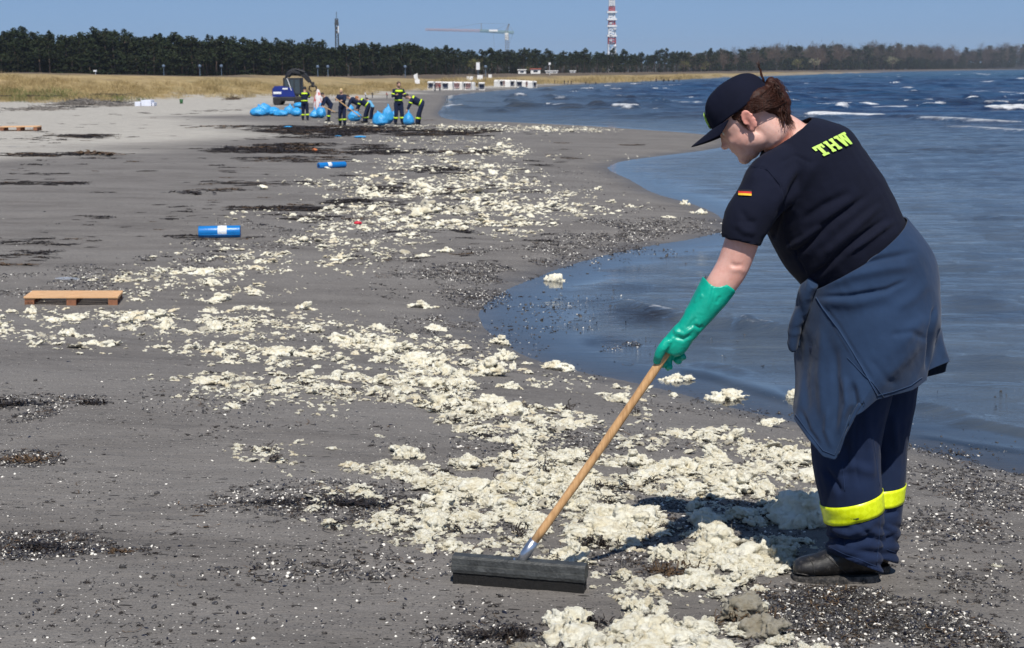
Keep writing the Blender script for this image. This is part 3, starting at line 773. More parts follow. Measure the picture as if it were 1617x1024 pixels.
# ---- cap
cb = MB()
n = 40; rows = []
cx0, cz0 = .004, .048
for i in range(13):
    ph = (i / 12) * math.pi / 2
    zz = math.cos(ph) ** .8 if i < 12 else 0
    row = []
    for j in range(n):
        a = 2 * math.pi * j / n
        ra = .109 if math.cos(a) > 0 else .103
        rr_ = math.sin(ph) ** .72
        x_ = cx0 + ra * rr_ * math.cos(a); y_ = .0875 * rr_ * math.sin(a)
        # the lower edge rises at the back
        low = -.010 + .008 * max(0, -math.cos(a))
        z_ = cz0 + low * (1 - zz) + .091 * zz
        # six panels: slight seams
        z_ -= .0
        s_ = 1 - .012 * math.exp(-((((a * 3 / math.pi) % 1) - .5) / .5 * 9) ** 2) * 0 - .016 * math.exp(-(min((a * 3 / math.pi) % 1, 1 - (a * 3 / math.pi) % 1) * 14) ** 2)
        row.append(H(cx0 + (x_ - cx0) * s_, y_ * s_, z_))
    rows.append(row)
vs = [q for r_ in rows for q in r_]; fs = [(i * n + j, i * n + (j + 1) % n, (i + 1) * n + (j + 1) % n, (i + 1) * n + j) for i in range(12) for j in range(n)]
me = bpy.data.meshes.new('crown'); me.from_pydata([tuple(q) for q in vs], [], fs)
bm = bmesh.new(); bm.from_mesh(me); bmesh.ops.remove_doubles(bm, verts=bm.verts[:], dist=.0006); bmesh.ops.recalc_face_normals(bm, faces=bm.faces[:]); bm.to_mesh(me); bm.free()
me = evaluated(me, [('SUBSURF', dict(levels=2, render_levels=2)), ('SOLIDIFY', dict(thickness=.003, offset=-1))])
me.polygons.foreach_set('use_smooth', [True] * len(me.polygons))
v = vget(me); n_ = nget(me); v += n_ * (.0022 * fbm(v[:, 0] * 22, v[:, 1] * 22, v[:, 2] * 22, seed=8))[:, None]; vset(me, v)
cap = wpart('cap', me, M_CAP)
# brim
n1, n2 = 22, 9; vs = []
for j in range(n1 + 1):
    a = -1.25 + 2.5 * j / n1
    for i in range(n2 + 1):
        t_ = i / n2
        x_ = cx0 + .109 * math.cos(a) + t_ * (.082 * math.cos(a * .72) ** 1.0)
        y_ = .088 * math.sin(a) * (1 - .10 * t_)
        z_ = cz0 - .008 - .006 * t_ - .006 * (y_ / .08) ** 2 - .022 * t_ * (y_ / .08) ** 2
        vs.append(tuple(H(x_, y_, z_)))
fs = [(j * (n2 + 1) + i, (j + 1) * (n2 + 1) + i, (j + 1) * (n2 + 1) + i + 1, j * (n2 + 1) + i + 1) for j in range(n1) for i in range(n2)]
me = bpy.data.meshes.new('brim'); me.from_pydata(vs, [], fs)
me = evaluated(me, [('SOLIDIFY', dict(thickness=.004)), ('SUBSURF', dict(levels=1, render_levels=1))]); me.polygons.foreach_set('use_smooth', [True] * len(me.polygons))
wpart('brim', me, M_CAP, cap)
bt = MB(); hell(bt, (cx0 - .002, 0, .1375), (.007, .007, .003)); wpart('button', bt.mesh('button', True), M_CAP, cap)
# gear emblem on the cap's front
gm = MB(); gz = .074
def onfront(u, w, lift=.0025):
    a = u / .115; z_ = gz + w; k_ = max(0.0, (z_ - cz0) / .091); r_ = .1085 * (1 - k_ ** 2.5) ** .36 if k_ < 1 else 0
    return H(cx0 + (r_ + lift) * math.cos(a), (.0875 / .109) * (r_ + lift) * math.sin(a), z_)
NG = 48; vs = []
for j in range(NG):
    a = 2 * math.pi * j / NG; tooth = 1.0 if (j % 6) < 3 else .80
    for rr_ in (.0135, .026 * tooth):
        for lf in (.0005, .0045): vs.append(tuple(onfront(rr_ * math.cos(a), rr_ * math.sin(a), lf)))
fs = []
for j in range(NG):
    o_, p_ = j * 4, ((j + 1) % NG) * 4
    fs += [(o_ + 1, o_ + 3, p_ + 3, p_ + 1), (o_ + 3, o_ + 2, p_ + 2, p_ + 3), (o_, o_ + 1, p_ + 1, p_), (o_ + 2, o_, p_, p_ + 2)]
gm.add(vs, fs); wpart('gear_emblem', gm.mesh('gear_emblem', True), M_LIME, cap)

# ---- shirt
sb = MB()
trunk(sb, .004, [(1238, 214, 43, .085, .06), (1247, 226, 58, .15, .06), (1262, 246, 83, .20, .10), (1276, 278, 92, .2, .13), (1302, 325, 97, .19, .15), (1328, 372, 97, .19, .16), (1350, 408, 90, .175, .16), (1360, 440, 82, .165, .17)])
limb(sb, [(1252, 258, YT - .09, 34, .07), (1222, 286, YT - .140, 44, .072), (1199, 318, YT - .175, 38, .068), (1178, 350, YT - .187, 36, .064), (1169, 386, YT - .19, 29, .060)])
limb(sb, [(1252, 258, YT + .10, 36, .07), (1238, 282, YT + .17, 40, .072), (1240, 310, YT + .215, 38, .066), (1254, 355, YT + .235, 32, .058), (1264, 380, YT + .236, 32, .058)])
me = fuse(sb, .0062, 5, 'shirt')
v = vget(me); n_ = nget(me)
v = crease(v, n_, [
    ([(1270, 262), (1235, 330), (1222, 372), (1202, 388)], 6, -.010), ([(1262, 258), (1240, 290), (1228, 330)], 8, .006),
    ([(1290, 250), (1262, 300), (1245, 350)], 9, .007), ([(1245, 230), (1205, 255), (1180, 300)], 9, .005),
    ([(1380, 300), (1320, 345), (1270, 390), (1240, 410)], 6, -.011), ([(1398, 318), (1340, 368), (1290, 412)], 6, .008),
    ([(1412, 335), (1350, 380), (1300, 425), (1275, 440)], 5, -.011), ([(1350, 300), (1300, 325), (1262, 352)], 7, -.006), ([(1418, 345), (1370, 378), (1330, 405)], 4, .006),
    ([(1300, 355), (1270, 378), (1240, 396)], 5, .007), ([(1330, 335), (1290, 360)], 4, -.005), ([(1240, 372), (1262, 412), (1275, 436)], 2.2, -.004),
    ([(1170, 330), (1180, 350), (1196, 352)], 5, -.005), ([(1162, 352), (1176, 366), (1194, 368)], 5, .005), ([(1225, 262), (1255, 246), (1290, 262)], 3, -.003),
    ([(1178, 268), (1208, 268), (1232, 295), (1240, 330)], 1.8, -.0035)], 1.7)
v = v + n_ * (.0035 * fbm(v[:, 0] * 9 + v[:, 2] * 5, v[:, 1] * 9, v[:, 2] * 9, seed=14, oct=3) + .0016 * ridge(v[:, 0] * 16 + v[:, 2] * 12, v[:, 1] * 10, v[:, 2] * 22 - v[:, 0] * 14, seed=15, oct=3))[:, None]
vset(me, v)
# cut the sleeve and neck openings
bm = bmesh.new(); bm.from_mesh(me)
SP = P(1169, 386, YT - .19); sdir = (P(1169, 386, YT - .19) - P(1178, 350, YT - .187)).normalized()
px_, py_ = proj(vget(me))
bm.verts.ensure_lookup_table(); kill = []
for q in bm.verts:
    if (q.co - SP).length < .13 and (q.co - SP).dot(sdir) > -.006 and px_[q.index] < 1215: kill.append(q)
SP2 = P(1264, 380, YT + .236); sd2 = (SP2 - P(1254, 355, YT + .235)).normalized()
for q in bm.verts:
    if (q.co - SP2).length < .12 and (q.co - SP2).dot(sd2) > -.006 and q.co.y > YT + .17: kill.append(q)
NC = P(1238, 214, YT); nd = (P(1238, 214, YT) - P(1262, 248, YT)).normalized()
for q in bm.verts:
    if (q.co - NC).length < .13 and (q.co - NC).dot(nd) > -.004: kill.append(q)
bmesh.ops.delete(bm, geom=list(set(kill)), context='VERTS'); even_edge(bm); bm.to_mesh(me); bm.free()
me = evaluated(me, [('SOLIDIFY', dict(thickness=.0025, offset=1))]); me.polygons.foreach_set('use_smooth', [True] * len(me.polygons))
shirt = wpart('shirt', me, M_SHIRT)
def bvh_of(me):
    return BVHTree.FromPolygons([tuple(q.co) for q in me.vertices], [tuple(p.vertices) for p in me.polygons])
SBV = bvh_of(me)
def stick(bv, px, py, lift=.0015, back=YT):
    d = raydir(px, py).normalized(); hit = bv.ray_cast(CAMP, d)
    if hit[0] is None: return P(px, py, back)
    nn = hit[1] if hit[1].dot(d) < 0 else -hit[1]
    return hit[0] + nn * lift - d * lift
def decal(name, bv, quad, rects, mat, parent, du=.02, lift=.002):
    """rects (u0,v0,u1,v1 [,shear to u2,u3]) inside a quad TL,TR,BR,BL given in photo pixels, laid on a garment"""
    mb = MB(); TL, TR, BR, BL = [Vector(q) for q in quad]
    for rc in rects:
        u0, v0, u1, v1 = rc[:4]; s0 = rc[4] if len(rc) > 4 else 0    # s0: shift of the lower edge in u
        nu = max(1, int(math.ceil((u1 - u0) / du))); nv = max(1, int(math.ceil((v1 - v0) / .12)))
        vs = []
        for i in range(nu + 1):
            for j in range(nv + 1):
                w = v0 + (v1 - v0) * j / nv; u = u0 + (u1 - u0) * i / nu + s0 * (w - v0) / (v1 - v0)
                q = (TL * (1 - u) + TR * u) * (1 - w) + (BL * (1 - u) + BR * u) * w
                vs.append(stick(bv, q.x, q.y, lift))
        mb.add(vs, [(i * (nv + 1) + j, (i + 1) * (nv + 1) + j, (i + 1) * (nv + 1) + j + 1, i * (nv + 1) + j + 1) for i in range(nu) for j in range(nv)])
        lift += .00012
    me = mb.mesh(name)
    me = evaluated(me, [('SOLIDIFY', dict(thickness=.0008))])
    o = wpart(name, me, mat, parent); return o
T_ = [(.02, 0, .30, .20), (.02, .0, .08, .38), (.24, 0, .30, .38), (.115, .0, .205, 1.), (.07, .82, .25, 1.)]
H_ = [(.34, 0, .45, .17), (.51, 0, .62, .17), (.34, .83, .45, 1.), (.51, .83, .62, 1.), (.36, 0, .435, 1.), (.525, 0, .60, 1.), (.40, .42, .56, .60)]
W_ = [(.65, 0, .77, .17), (.86, 0, .99, .17), (.675, .0, .745, 1., .05), (.79, .0, .84, 1., -.05), (.80, .0, .85, 1., .05), (.90, .0, .96, 1., -.05)]
M_PRINT = M_LIME
decal('lettering', SBV, ((1281, 235), (1333, 210), (1349, 226), (1297, 249)), T_ + H_ + W_, M_PRINT, shirt, .03)
fq = ((1167, 300), (1187.5, 301), (1187, 310), (1166.5, 309))
decal('flag_stripe', SBV, fq, [(0, 0, 1, .30)], simple('flag_black', (.01, .01, .01), .7), shirt, .2)
decal('flag_stripe', SBV, fq, [(0, .30, 1, .64)], simple('flag_red', (.62, .03, .02), .7), shirt, .2)
decal('flag_stripe', SBV, fq, [(0, .64, 1, 1)], simple('flag_gold', (.85, .50, .03), .7), shirt, .2)

# ---- trousers
tb = MB()
limb(tb, [(1350, 500, YT - .06, 78, .085), (1345, 600, YT - .075, 68, .085), (1336, 690, YN + .015, 57, .112), (1338, 745, YN + .01, 53, .105), (1343, 780, YN, 50, .10), (1347, 810, YN, 48, .098), (1349, 850, YN, 42, .092), (1347, 875, YN, 44, .092), (1346, 895, YN, 46, .093), (1346, 925, YN, 46, .093)], dep=1)
tb2 = MB()
limb(tb2, [(1374, 500, YT + .09, 80, .14), (1384, 600, YT + .11, 68, .12), (1388, 690, YF + .05, 45, .105), (1387, 745, YF + .04, 42, .10), (1386, 780, YF + .03, 40, .096), (1386, 815, YF + .02, 37, .09), (1384, 850, YF + .01, 34, .085), (1382, 874, YF, 35, .085), (1382, 905, YF, 35, .085)], dep=1)
def leg_folds(me, near):
    v = vget(me); n_ = nget(me); px_, py_ = proj(v)
    low = sst(805, 850, py_)
    v = v + n_ * (low * .0045 * np.sin(py_ * .30 + 2.2 * fbm(v[:, 0] * 10, v[:, 1] * 8, v[:, 2] * 6, seed=2 + near)) + .006 * fbm(v[:, 0] * 7, v[:, 1] * 7, v[:, 2] * 7, seed=19 + near))[:, None]
    if near:
        v = crease(v, nget(me), [([(1300, 735), (1322, 765), (1330, 780)], 5, -.008), ([(1310, 745), (1350, 735), (1384, 752)], 8, .006), ([(1300, 818), (1350, 826), (1390, 815)], 4, -.010),
            ([(1306, 832), (1340, 842), (1384, 828)], 5, .010), ([(1310, 850), (1350, 856), (1386, 844)], 4, -.012), ([(1300, 862), (1330, 872), (1380, 878)], 5, .008), ([(1345, 820), (1380, 850)], 4, -.007), ([(1312, 838), (1338, 868)], 4, -.007), ([(1365, 640), (1372, 700), (1378, 760)], 7, .006), ([(1330, 690), (1340, 720), (1332, 760)], 7, -.007), ([(1352, 650), (1350, 720), (1356, 775)], 3, -.004)], 1.6)
    else:
        v = crease(v, nget(me), [([(1395, 812), (1420, 806)], 4, -.008), ([(1395, 830), (1418, 840)], 4, .008), ([(1396, 850), (1414, 846)], 4, -.009), ([(1410, 650), (1415, 720)], 6, .006)], 1.6)
    vset(me, v)
trs = []
for near, mb_ in ((1, tb), (0, tb2)):
    me = fuse(mb_, .0062, 3, 'trouser_leg'); leg_folds(me, near)
    # open the hem, slanting down to the heel
    bm = bmesh.new(); bm.from_mesh(me); px_, py_ = proj(vget(me)); bm.verts.ensure_lookup_table()
    hem = (lambda x_: 871 + (x_ - 1300) * .39) if near else (lambda x_: 872 + (x_ - 1350) * .30)
    top = 545
    kill = [q for q in bm.verts if py_[q.index] > hem(px_[q.index]) + (6 if q.co.y > (YN if near else YF) else 0) * 0 or py_[q.index] < top]
    bmesh.ops.delete(bm, geom=kill, context='VERTS'); even_edge(bm); bm.to_mesh(me); bm.free()
    me = evaluated(me, [('SOLIDIFY', dict(thickness=.003, offset=1))]); me.polygons.foreach_set('use_smooth', [True] * len(me.polygons))
    trs.append(wpart('trouser_leg', me, M_TROUSER))
    # yellow band: rings cast onto the leg
    bv = bvh_of(me)
    if near: cA, cB = (1343, 783), (1347, 814); Yb = YN
    else: cA, cB = (1386, 764), (1386, 792); Yb = YF + .03
    ax = (P(cB[0], cB[1], Yb) - P(cA[0], cA[1], Yb)).normalized(); A0 = P(cA[0], cA[1], Yb); hh = (P(cB[0], cB[1], Yb) - A0).length
    tilt = R(7 if near else 2)
    u_ = ax.cross(Vector((0, 1, 0))).normalized(); w_ = ax.cross(u_).normalized(); NB = 64; NH = 5; vs = []
    for i in range(NH + 1):
        for j in range(NB):
            a = 2 * math.pi * j / NB; dd = u_ * math.cos(a) + w_ * math.sin(a); dirv = dd
            c = A0 + ax * (hh * i / NH); 
            side = dd.x
            c2 = c + Vector((0, 0, 1)) * (side * math.tan(tilt) * .09)
            hit = bv.ray_cast(c2 + dirv * .3, -dirv)
            q = hit[0] + dirv * .0028 if hit[0] is not None else c2 + dirv * .1
            vs.append(tuple(q))
    fs = [(i * NB + j, i * NB + (j + 1) % NB, (i + 1) * NB + (j + 1) % NB, (i + 1) * NB + j) for i in range(NH) for j in range(NB)]
    mb2 = MB().add(vs, fs); me = evaluated(mb2.mesh('reflective_band', True), [('SMOOTH', dict(iterations=2, factor=.5)), ('SOLIDIFY', dict(thickness=.0012, offset=0))]); me.polygons.foreach_set('use_smooth', [True] * len(me.polygons))
    wpart('reflective_band', me, M_BAND, trs[-1])

# ---- jacket tied round the waist: an open cloth skirt with a ragged hem
lv = [((1270, 459), (1431, 344), .190, 0), ((1266, 482), (1456, 374), .208, 0), ((1262, 512), (1476, 408), .215, 0), ((1260, 545), (1482, 452), .235, 0), ((1257, 580), (1480, 500), .25, 0)]
hemN = [(0.0, (1502, 570)), (.035, (1485, 577)), (.075, (1464, 586)), (.11, (1463, 600)), (.2, (1440, 617)), (.35, (1384, 632)), (.46, (1345, 660)), (.52, (1334, 690)), (.57, (1320, 727)), (.64, (1300, 722)), (.76, (1276, 692)), (.90, (1254, 662)), (1.0, (1251, 640))]
NTH = 180; NV = 60; vs = []
def cr(P0, P1, P2, P3, t): return .5 * ((2 * P1) + (P2 - P0) * t + (2 * P0 - 5 * P1 + 4 * P2 - P3) * t * t + (3 * P1 - P0 - 3 * P2 + P3) * t ** 3)
for j in range(NTH):
    a = 2 * math.pi * j / NTH
    ctrl = []
    for (Lp, Rp, dpt, _) in lv:
        A = P(Lp[0], Lp[1], YT); B = P(Rp[0], Rp[1], YT)
        c = (A + B) / 2; h_ = (B - A) / 2
        ctrl.append(c + h_ * math.cos(a) + Vector((0, -1, 0)) * dpt * math.sin(a))
    if a <= math.pi + 1e-6:
        fr_ = a / math.pi
        for k in range(len(hemN) - 1):
            if hemN[k][0] <= fr_ <= hemN[k + 1][0] + 1e-9:
                q = (fr_ - hemN[k][0]) / (hemN[k + 1][0] - hemN[k][0]); p0, p1 = hemN[k][1], hemN[k + 1][1]; hp = (p0[0] + (p1[0] - p0[0]) * q, p0[1] + (p1[1] - p0[1]) * q); break
        dpt = .17 + .05 * math.sin(a)
        Yh = YT - dpt * math.sin(a) ** .8 - .045
    else:
        fr_ = (a - math.pi) / math.pi
        hp = (1251 + (1502 - 1251) * fr_ - 25 * math.sin(fr_ * math.pi) * 0, 640 - 55 * fr_ ** 1.5 - 12 * math.sin(fr_ * math.pi * 3) * (1 - fr_)); Yh = YT + .21 * abs(math.sin(a)) ** .8
        if fr_ > .97: hp = (1502 - 10 * (1 - fr_) * 30, 570 + 6 * (1 - fr_) * 30)
    ctrl.append(P(hp[0], hp[1], Yh))
    ks = len(ctrl)
    for i in range(NV + 1):
        u = i / NV
        # more rows in the lower flap
        s_ = u * (ks - 1)
        # first four spans take 45 % of rows
        s_ = (u / .5) * (ks - 2) if u < .5 else (ks - 2) + (u - .5) / .5
        k = min(int(s_), ks - 2); t_ = s_ - k
        vs.append(cr(ctrl[max(k - 1, 0)], ctrl[k], ctrl[k + 1], ctrl[min(k + 2, ks - 1)] if k + 2 < ks else ctrl[k + 1] + (ctrl[k + 1] - ctrl[k]) * .6, t_))
fs = [(j * (NV + 1) + i, ((j + 1) % NTH) * (NV + 1) + i, ((j + 1) % NTH) * (NV + 1) + i + 1, j * (NV + 1) + i + 1) for j in range(NTH) for i in range(NV)]
me = MB().add(vs, fs).mesh('jacket', True)
me = evaluated(me, [('SUBSURF', dict(levels=1, render_levels=1))])
v = vget(me); n_ = nget(me)
# outward normals
cc = np.array(P(1365, 520, YT)); sgn = np.sign(((v - cc) * n_).sum(1).sum()); n_ = n_ * sgn
px_, py_ = proj(v)
v = crease(v, n_, [
    ([(1284, 447), (1330, 425), (1390, 410), (1460, 395)], 5, -.011), ([(1290, 458), (1345, 437), (1400, 425), (1455, 418)], 8, .010),
    ([(1286, 470), (1340, 468), (1400, 458), (1440, 440)], 4, -.010), ([(1290, 478), (1350, 480), (1420, 465)], 9, .008),
    ([(1290, 476), (1320, 515), (1350, 565), (1385, 622)], 2.5, .0035), ([(1293, 474), (1324, 512), (1356, 565), (1391, 622)], 2.5, -.003),
    ([(1300, 500), (1297, 590), (1302, 680)], 8, .010), ([(1318, 540), (1322, 620), (1318, 690)], 7, -.012), ([(1345, 600), (1352, 640), (1335, 672)], 6, -.016), ([(1335, 590), (1338, 640), (1325, 690)], 6, .012),
    ([(1280, 520), (1272, 600), (1274, 660)], 7, -.008), ([(1420, 560), (1440, 520), (1470, 500)], 12, .007), ([(1400, 530), (1440, 525), (1470, 540)], 5, -.005),
    ([(1476, 480), (1470, 530), (1462, 590)], 3.0, -.020), ([(1484, 500), (1486, 540), (1492, 570)], 5, .007), ([(1410, 490), (1445, 470), (1472, 440)], 9, .006), ([(1395, 600), (1430, 570), (1455, 540)], 9, .006), ([(1370, 560), (1400, 600), (1420, 610)], 6, -.004),
    ([(1310, 640), (1305, 680), (1316, 712)], 5, .008), ([(1262, 640), (1278, 680), (1298, 708)], 4, -.006)], 1.15)
v = v + n_ * (.006 * fbm(v[:, 0] * 5, v[:, 1] * 5, v[:, 2] * 5, seed=44, oct=3) + .003 * ridge(v[:, 0] * 9 + v[:, 2] * 4, v[:, 1] * 6, v[:, 2] * 4, seed=48, oct=3) + .0016 * fbm(v[:, 0] * 30, v[:, 1] * 30, v[:, 2] * 22, seed=46, oct=3))[:, None]
vset(me, v)
me = evaluated(me, [('SOLIDIFY', dict(thickness=.005, offset=-sgn))]); me.polygons.foreach_set('use_smooth', [True] * len(me.polygons))
jacket = wpart('jacket', me, M_JACKET)
JBV = bvh_of(me)
def piping(name, pts, r, mat, bv, parent, lift=.001):
    q = []
    for a, b_ in zip(pts[:-1], pts[1:]):
        for k in range(6): q.append((a[0] + (b_[0] - a[0]) * k / 6, a[1] + (b_[1] - a[1]) * k / 6))
    q.append(pts[-1])
    mb = MB(); mb.tube([stick(bv, x_, y_, lift) for x_, y_ in q], r, 6); return wpart(name, mb.mesh(name, True), mat, parent)
piping('seam', [(1289, 470), (1300, 488), (1325, 522), (1350, 562), (1372, 600), (1386, 626)], .0016, M_SEAM, JBV, jacket)
piping('seam', [(1338, 565), (1362, 590), (1378, 605), (1396, 628)], .0011, M_SEAM, JBV, jacket)
piping('hem_stitching', [(1256, 654), (1277, 684), (1300, 712), (1318, 719), (1330, 690), (1342, 655)], .0012, M_SEAM, JBV, jacket)
piping('hem_stitching', [(1384, 625), (1412, 618), (1438, 609), (1456, 596)], .0012, M_SEAM, JBV, jacket)
# knotted sleeves in front
kb = MB()
limb(kb, [(1284, 446, YT - .10, 9, .03), (1273, 462, YT - .08, 11, .035), (1269, 480, YT - .06, 11, .04), (1264, 498, YT - .04, 8, .03)])
limb(kb, [(1268, 480, YT - .07, 10, .022), (1258, 505, YT - .06, 9, .022), (1254, 530, YT - .055, 8, .02), (1251, 553, YT - .05, 6, .018)])
limb(kb, [(1272, 482, YT - .03, 9, .03), (1264, 515, YT - .01, 8, .026), (1260, 545, YT + .0, 7, .02)])
mk = fuse(kb, .005, 3, 'knotted_sleeves'); v = vget(mk); n_ = nget(mk); v += n_ * (.006 * ridge(v[:, 0] * 20, v[:, 1] * 20, v[:, 2] * 14, seed=6, oct=2))[:, None]; vset(mk, v)
wpart('knotted_sleeves', mk, M_JACKET, jacket)

# ---- stitched seams on the trousers and the shirt
M_SEAMT = fabric('trouser_stitching', (.020, .036, .085), sheen=0); M_SEAMS = fabric('shirt_stitching', (.010, .013, .028), sheen=0); M_SEAMB = simple('boot_thread', (.035, .033, .03), .8)
TB = bvh_of(trs[0].data); TB2 = bvh_of(trs[1].data)
for ln in ([(1378, 690), (1384, 730), (1389, 768)], [(1391, 812), (1388, 850), (1384, 893)], [(1306, 862), (1330, 874), (1360, 885), (1386, 896)], [(1330, 735), (1333, 760), (1334, 776)]): piping('seam', ln, .0011, M_SEAMT, TB, trs[0], .0003)
piping('seam', [(1400, 868), (1415, 873)], .0011, M_SEAMT, TB2, trs[1], .0003)
for ln in ([(1152, 379), (1170, 384), (1194, 385)], [(1182, 262), (1212, 268), (1232, 292), (1240, 330), (1237, 375)], [(1240, 375), (1258, 405), (1272, 432)], [(1216, 232), (1236, 213), (1251, 200)]): piping('seam', ln, .0010, M_SEAMS, SBV, shirt, .0003)

# ---- boots
def boot(toe, heel, Yb, zg, near):
    """toe/heel: photo px x of the tips"""
    g = MB()
    T = P(toe, 905, Yb - .0); Hh = P(heel, 905, Yb); T.z = Hh.z = zg
    d = (Hh - T); L = d.length; d.normalize(); sdv = Vector((-d.y, d.x, 0)); U_ = Vector((0, 0, 1))
    def q(t_, w, z0, z1): return (T + d * (L * t_) + U_ * ((z0 + z1) / 2), sdv * w, U_ * ((z1 - z0) / 2))
    loft(g, [q(.005, .02, .022, .050), q(.05, .040, .020, .068), q(.16, .049, .020, .080), (T + d * (L * .32) + U_ * .054, sdv * .050, U_ * .037), q(.48, .046, .018, .115), q(.62, .042, .018, .150), q(.8, .040, .018, .150), q(.94, .034, .018, .135), q(.99, .018, .02, .09)], 24, True, 3)
    loft(g, [(T + d * (L * .70) + U_ * .09, d * .062, sdv * .045), (T + d * (L * .72) + U_ * .16, d * .055, sdv * .045), (T + d * (L * .72) + U_ * .21, d * .056, sdv * .048)], 24, True, 2)
    me = fuse(g, .0055, 3, 'boot')
    v = vget(me); n_ = nget(me); v += n_ * (.0018 * fbm(v[:, 0] * 40, v[:, 1] * 40, v[:, 2] * 40, seed=7))[:, None]; vset(me, v)
    bo = wpart('boot', me, M_BOOT)
    s_ = MB(); prof = []
    for k in range(40):
        a = 2 * math.pi * k / 40; t_ = .5 - .5 * math.cos(a); w = .051 * (abs(math.sin(a)) ** .55) * (1 - .12 * math.exp(-((t_ - .6) / .15) ** 2)) * (1 if math.sin(a) > 0 else -1)
        prof.append((T + d * (L * (-.01 + 1.02 * t_)) + sdv * w))
    vs = []
    for z_, gr in ((.0, .97), (.004, 1.0), (.022, 1.0), (.028, .98)):
        c = (T + Hh) / 2
        for p_ in prof: vs.append(c + (p_ - c) * gr + U_ * (z_ - .004))
    fs = [(i * 40 + j, i * 40 + (j + 1) % 40, (i + 1) * 40 + (j + 1) % 40, (i + 1) * 40 + j) for i in range(3) for j in range(40)] + [tuple(range(40))[::-1], tuple(range(120, 160))]
    s_.add(vs, fs)
    for k in range(12):
        p0 = prof[(k * 40 // 24 + 1) % 40]
        for idx in ((2 + k * 3) % 40,): s_.box(prof[idx] + U_ * .009, (.006, .006, .014))
    wpart('sole', s_.mesh('sole'), M_SOLE, bo)
    if near:
        bb = bvh_of(me)
        piping('boot_stitching', [(1277, 879), (1284, 892), (1286, 906)], .0016, M_SEAMB, bb, bo, .0005); piping('boot_stitching', [(1303, 876), (1318, 890), (1336, 905)], .0014, M_SEAMB, bb, bo, .0005); piping('boot_stitching', [(1256, 905), (1290, 910), (1330, 914), (1380, 915)], .0022, M_SOLE, bb, bo, .0008)
    # laces
    la = MB()
    for k in range(5):
        t_ = .42 + .045 * k; zz = .102 + .012 * k
        c = T + d * (L * t_) + U_ * (zz + .012)
        la.tube([c - sdv * .022 - U_ * .010, c + U_ * .001, c + sdv * .022 - U_ * .010], .0022, 6)
    wpart('lace', la.mesh('lace', True), M_SOLE, bo)
zN = g1(G(1320, 918).x, YN); zF = g1(gf2.x, YF)
boot(1252, 1386, YN, zN, True); boot(1288, 1403, YF, zF, False)

# ---- green gauntlet glove gripping the handle's end
GY = YT - .20
gb = MB()
limb(gb, [(1137, 446, YT - .19, 28, .048), (1122, 471, YT - .195, 25.5, .044), (1104, 496, YT - .2, 21, .038), (1088, 518, GY - .01, 17.5, .032), (1076, 532, GY - .01, 18.5, .030), (1064, 547, GY - .01, 19, .026), (1060, 556, GY - .005, 14, .022)], 24, 4)
def fing(pts, r): limb(gb, [(a, b_, GY + c, r * s_, r * s_ * GY / FPX) for (a, b_, c), s_ in zip(pts, (1.15, 1.05, .95, .85, .8))], 12, 3)
fing([(1056, 538, -.025), (1047, 549, -.03), (1041, 560, -.022), (1038, 568, -.012), (1037, 573, -.008)], 6.6)     # thumb, near side
fing([(1052, 545, .0), (1046, 556, .014), (1045, 566, .022), (1047, 574, .022), (1050, 578, .016)], 6.2)             # index wraps the front
fing([(1058, 550, .012), (1055, 564, .026), (1055, 574, .024), (1056, 580, .016), (1057, 583, .012)], 6.2)
fing([(1066, 548, .012), (1065, 558, .030), (1068, 566, .03), (1071, 570, .02), (1072, 572, .014)], 6.0)
fing([(1074, 538, .010), (1073, 548, .026), (1075, 558, .024), (1078, 564, .014), (1079, 567, .010)], 5.4)
me = fuse(gb, .0034, 3, 'rubber_glove')
v = vget(me); n_ = nget(me)
v = crease(v, n_, [([(1117, 490), (1125, 465), (1129, 446)], 2, .005), ([(1092, 512), (1105, 518), (1110, 512)], 3, -.006), ([(1062, 522), (1080, 528), (1098, 515)], 3, .006), ([(1060, 530), (1078, 536), (1094, 528)], 3, -.007),
    ([(1100, 500), (1092, 510), (1088, 520)], 3, -.005), ([(1097, 480), (1104, 470), (1112, 466)], 3, .004), ([(1130, 480), (1138, 466)], 3, -.004), ([(1072, 515), (1066, 530), (1052, 545)], 4, .005)])
v += n_ * (.0016 * ridge(v[:, 0] * 28, v[:, 1] * 28, v[:, 2] * 20, seed=12, oct=2))[:, None]
vset(me, v)
CC = P(1137, 446, YT - .19); cdv = (CC - P(1122, 471, YT - .195)).normalized()
bm = bmesh.new(); bm.from_mesh(me)
bmesh.ops.delete(bm, geom=[q for q in bm.verts if (q.co - CC).dot(cdv) > -.008 + .012 * math.sin((q.co.x - CC.x) * 60)], context='VERTS'); even_edge(bm); bm.to_mesh(me); bm.free()
me = evaluated(me, [('SOLIDIFY', dict(thickness=.002, offset=1))]); me.polygons.foreach_set('use_smooth', [True] * len(me.polygons))
glove = wpart('rubber_glove', me, M_GLOVE)

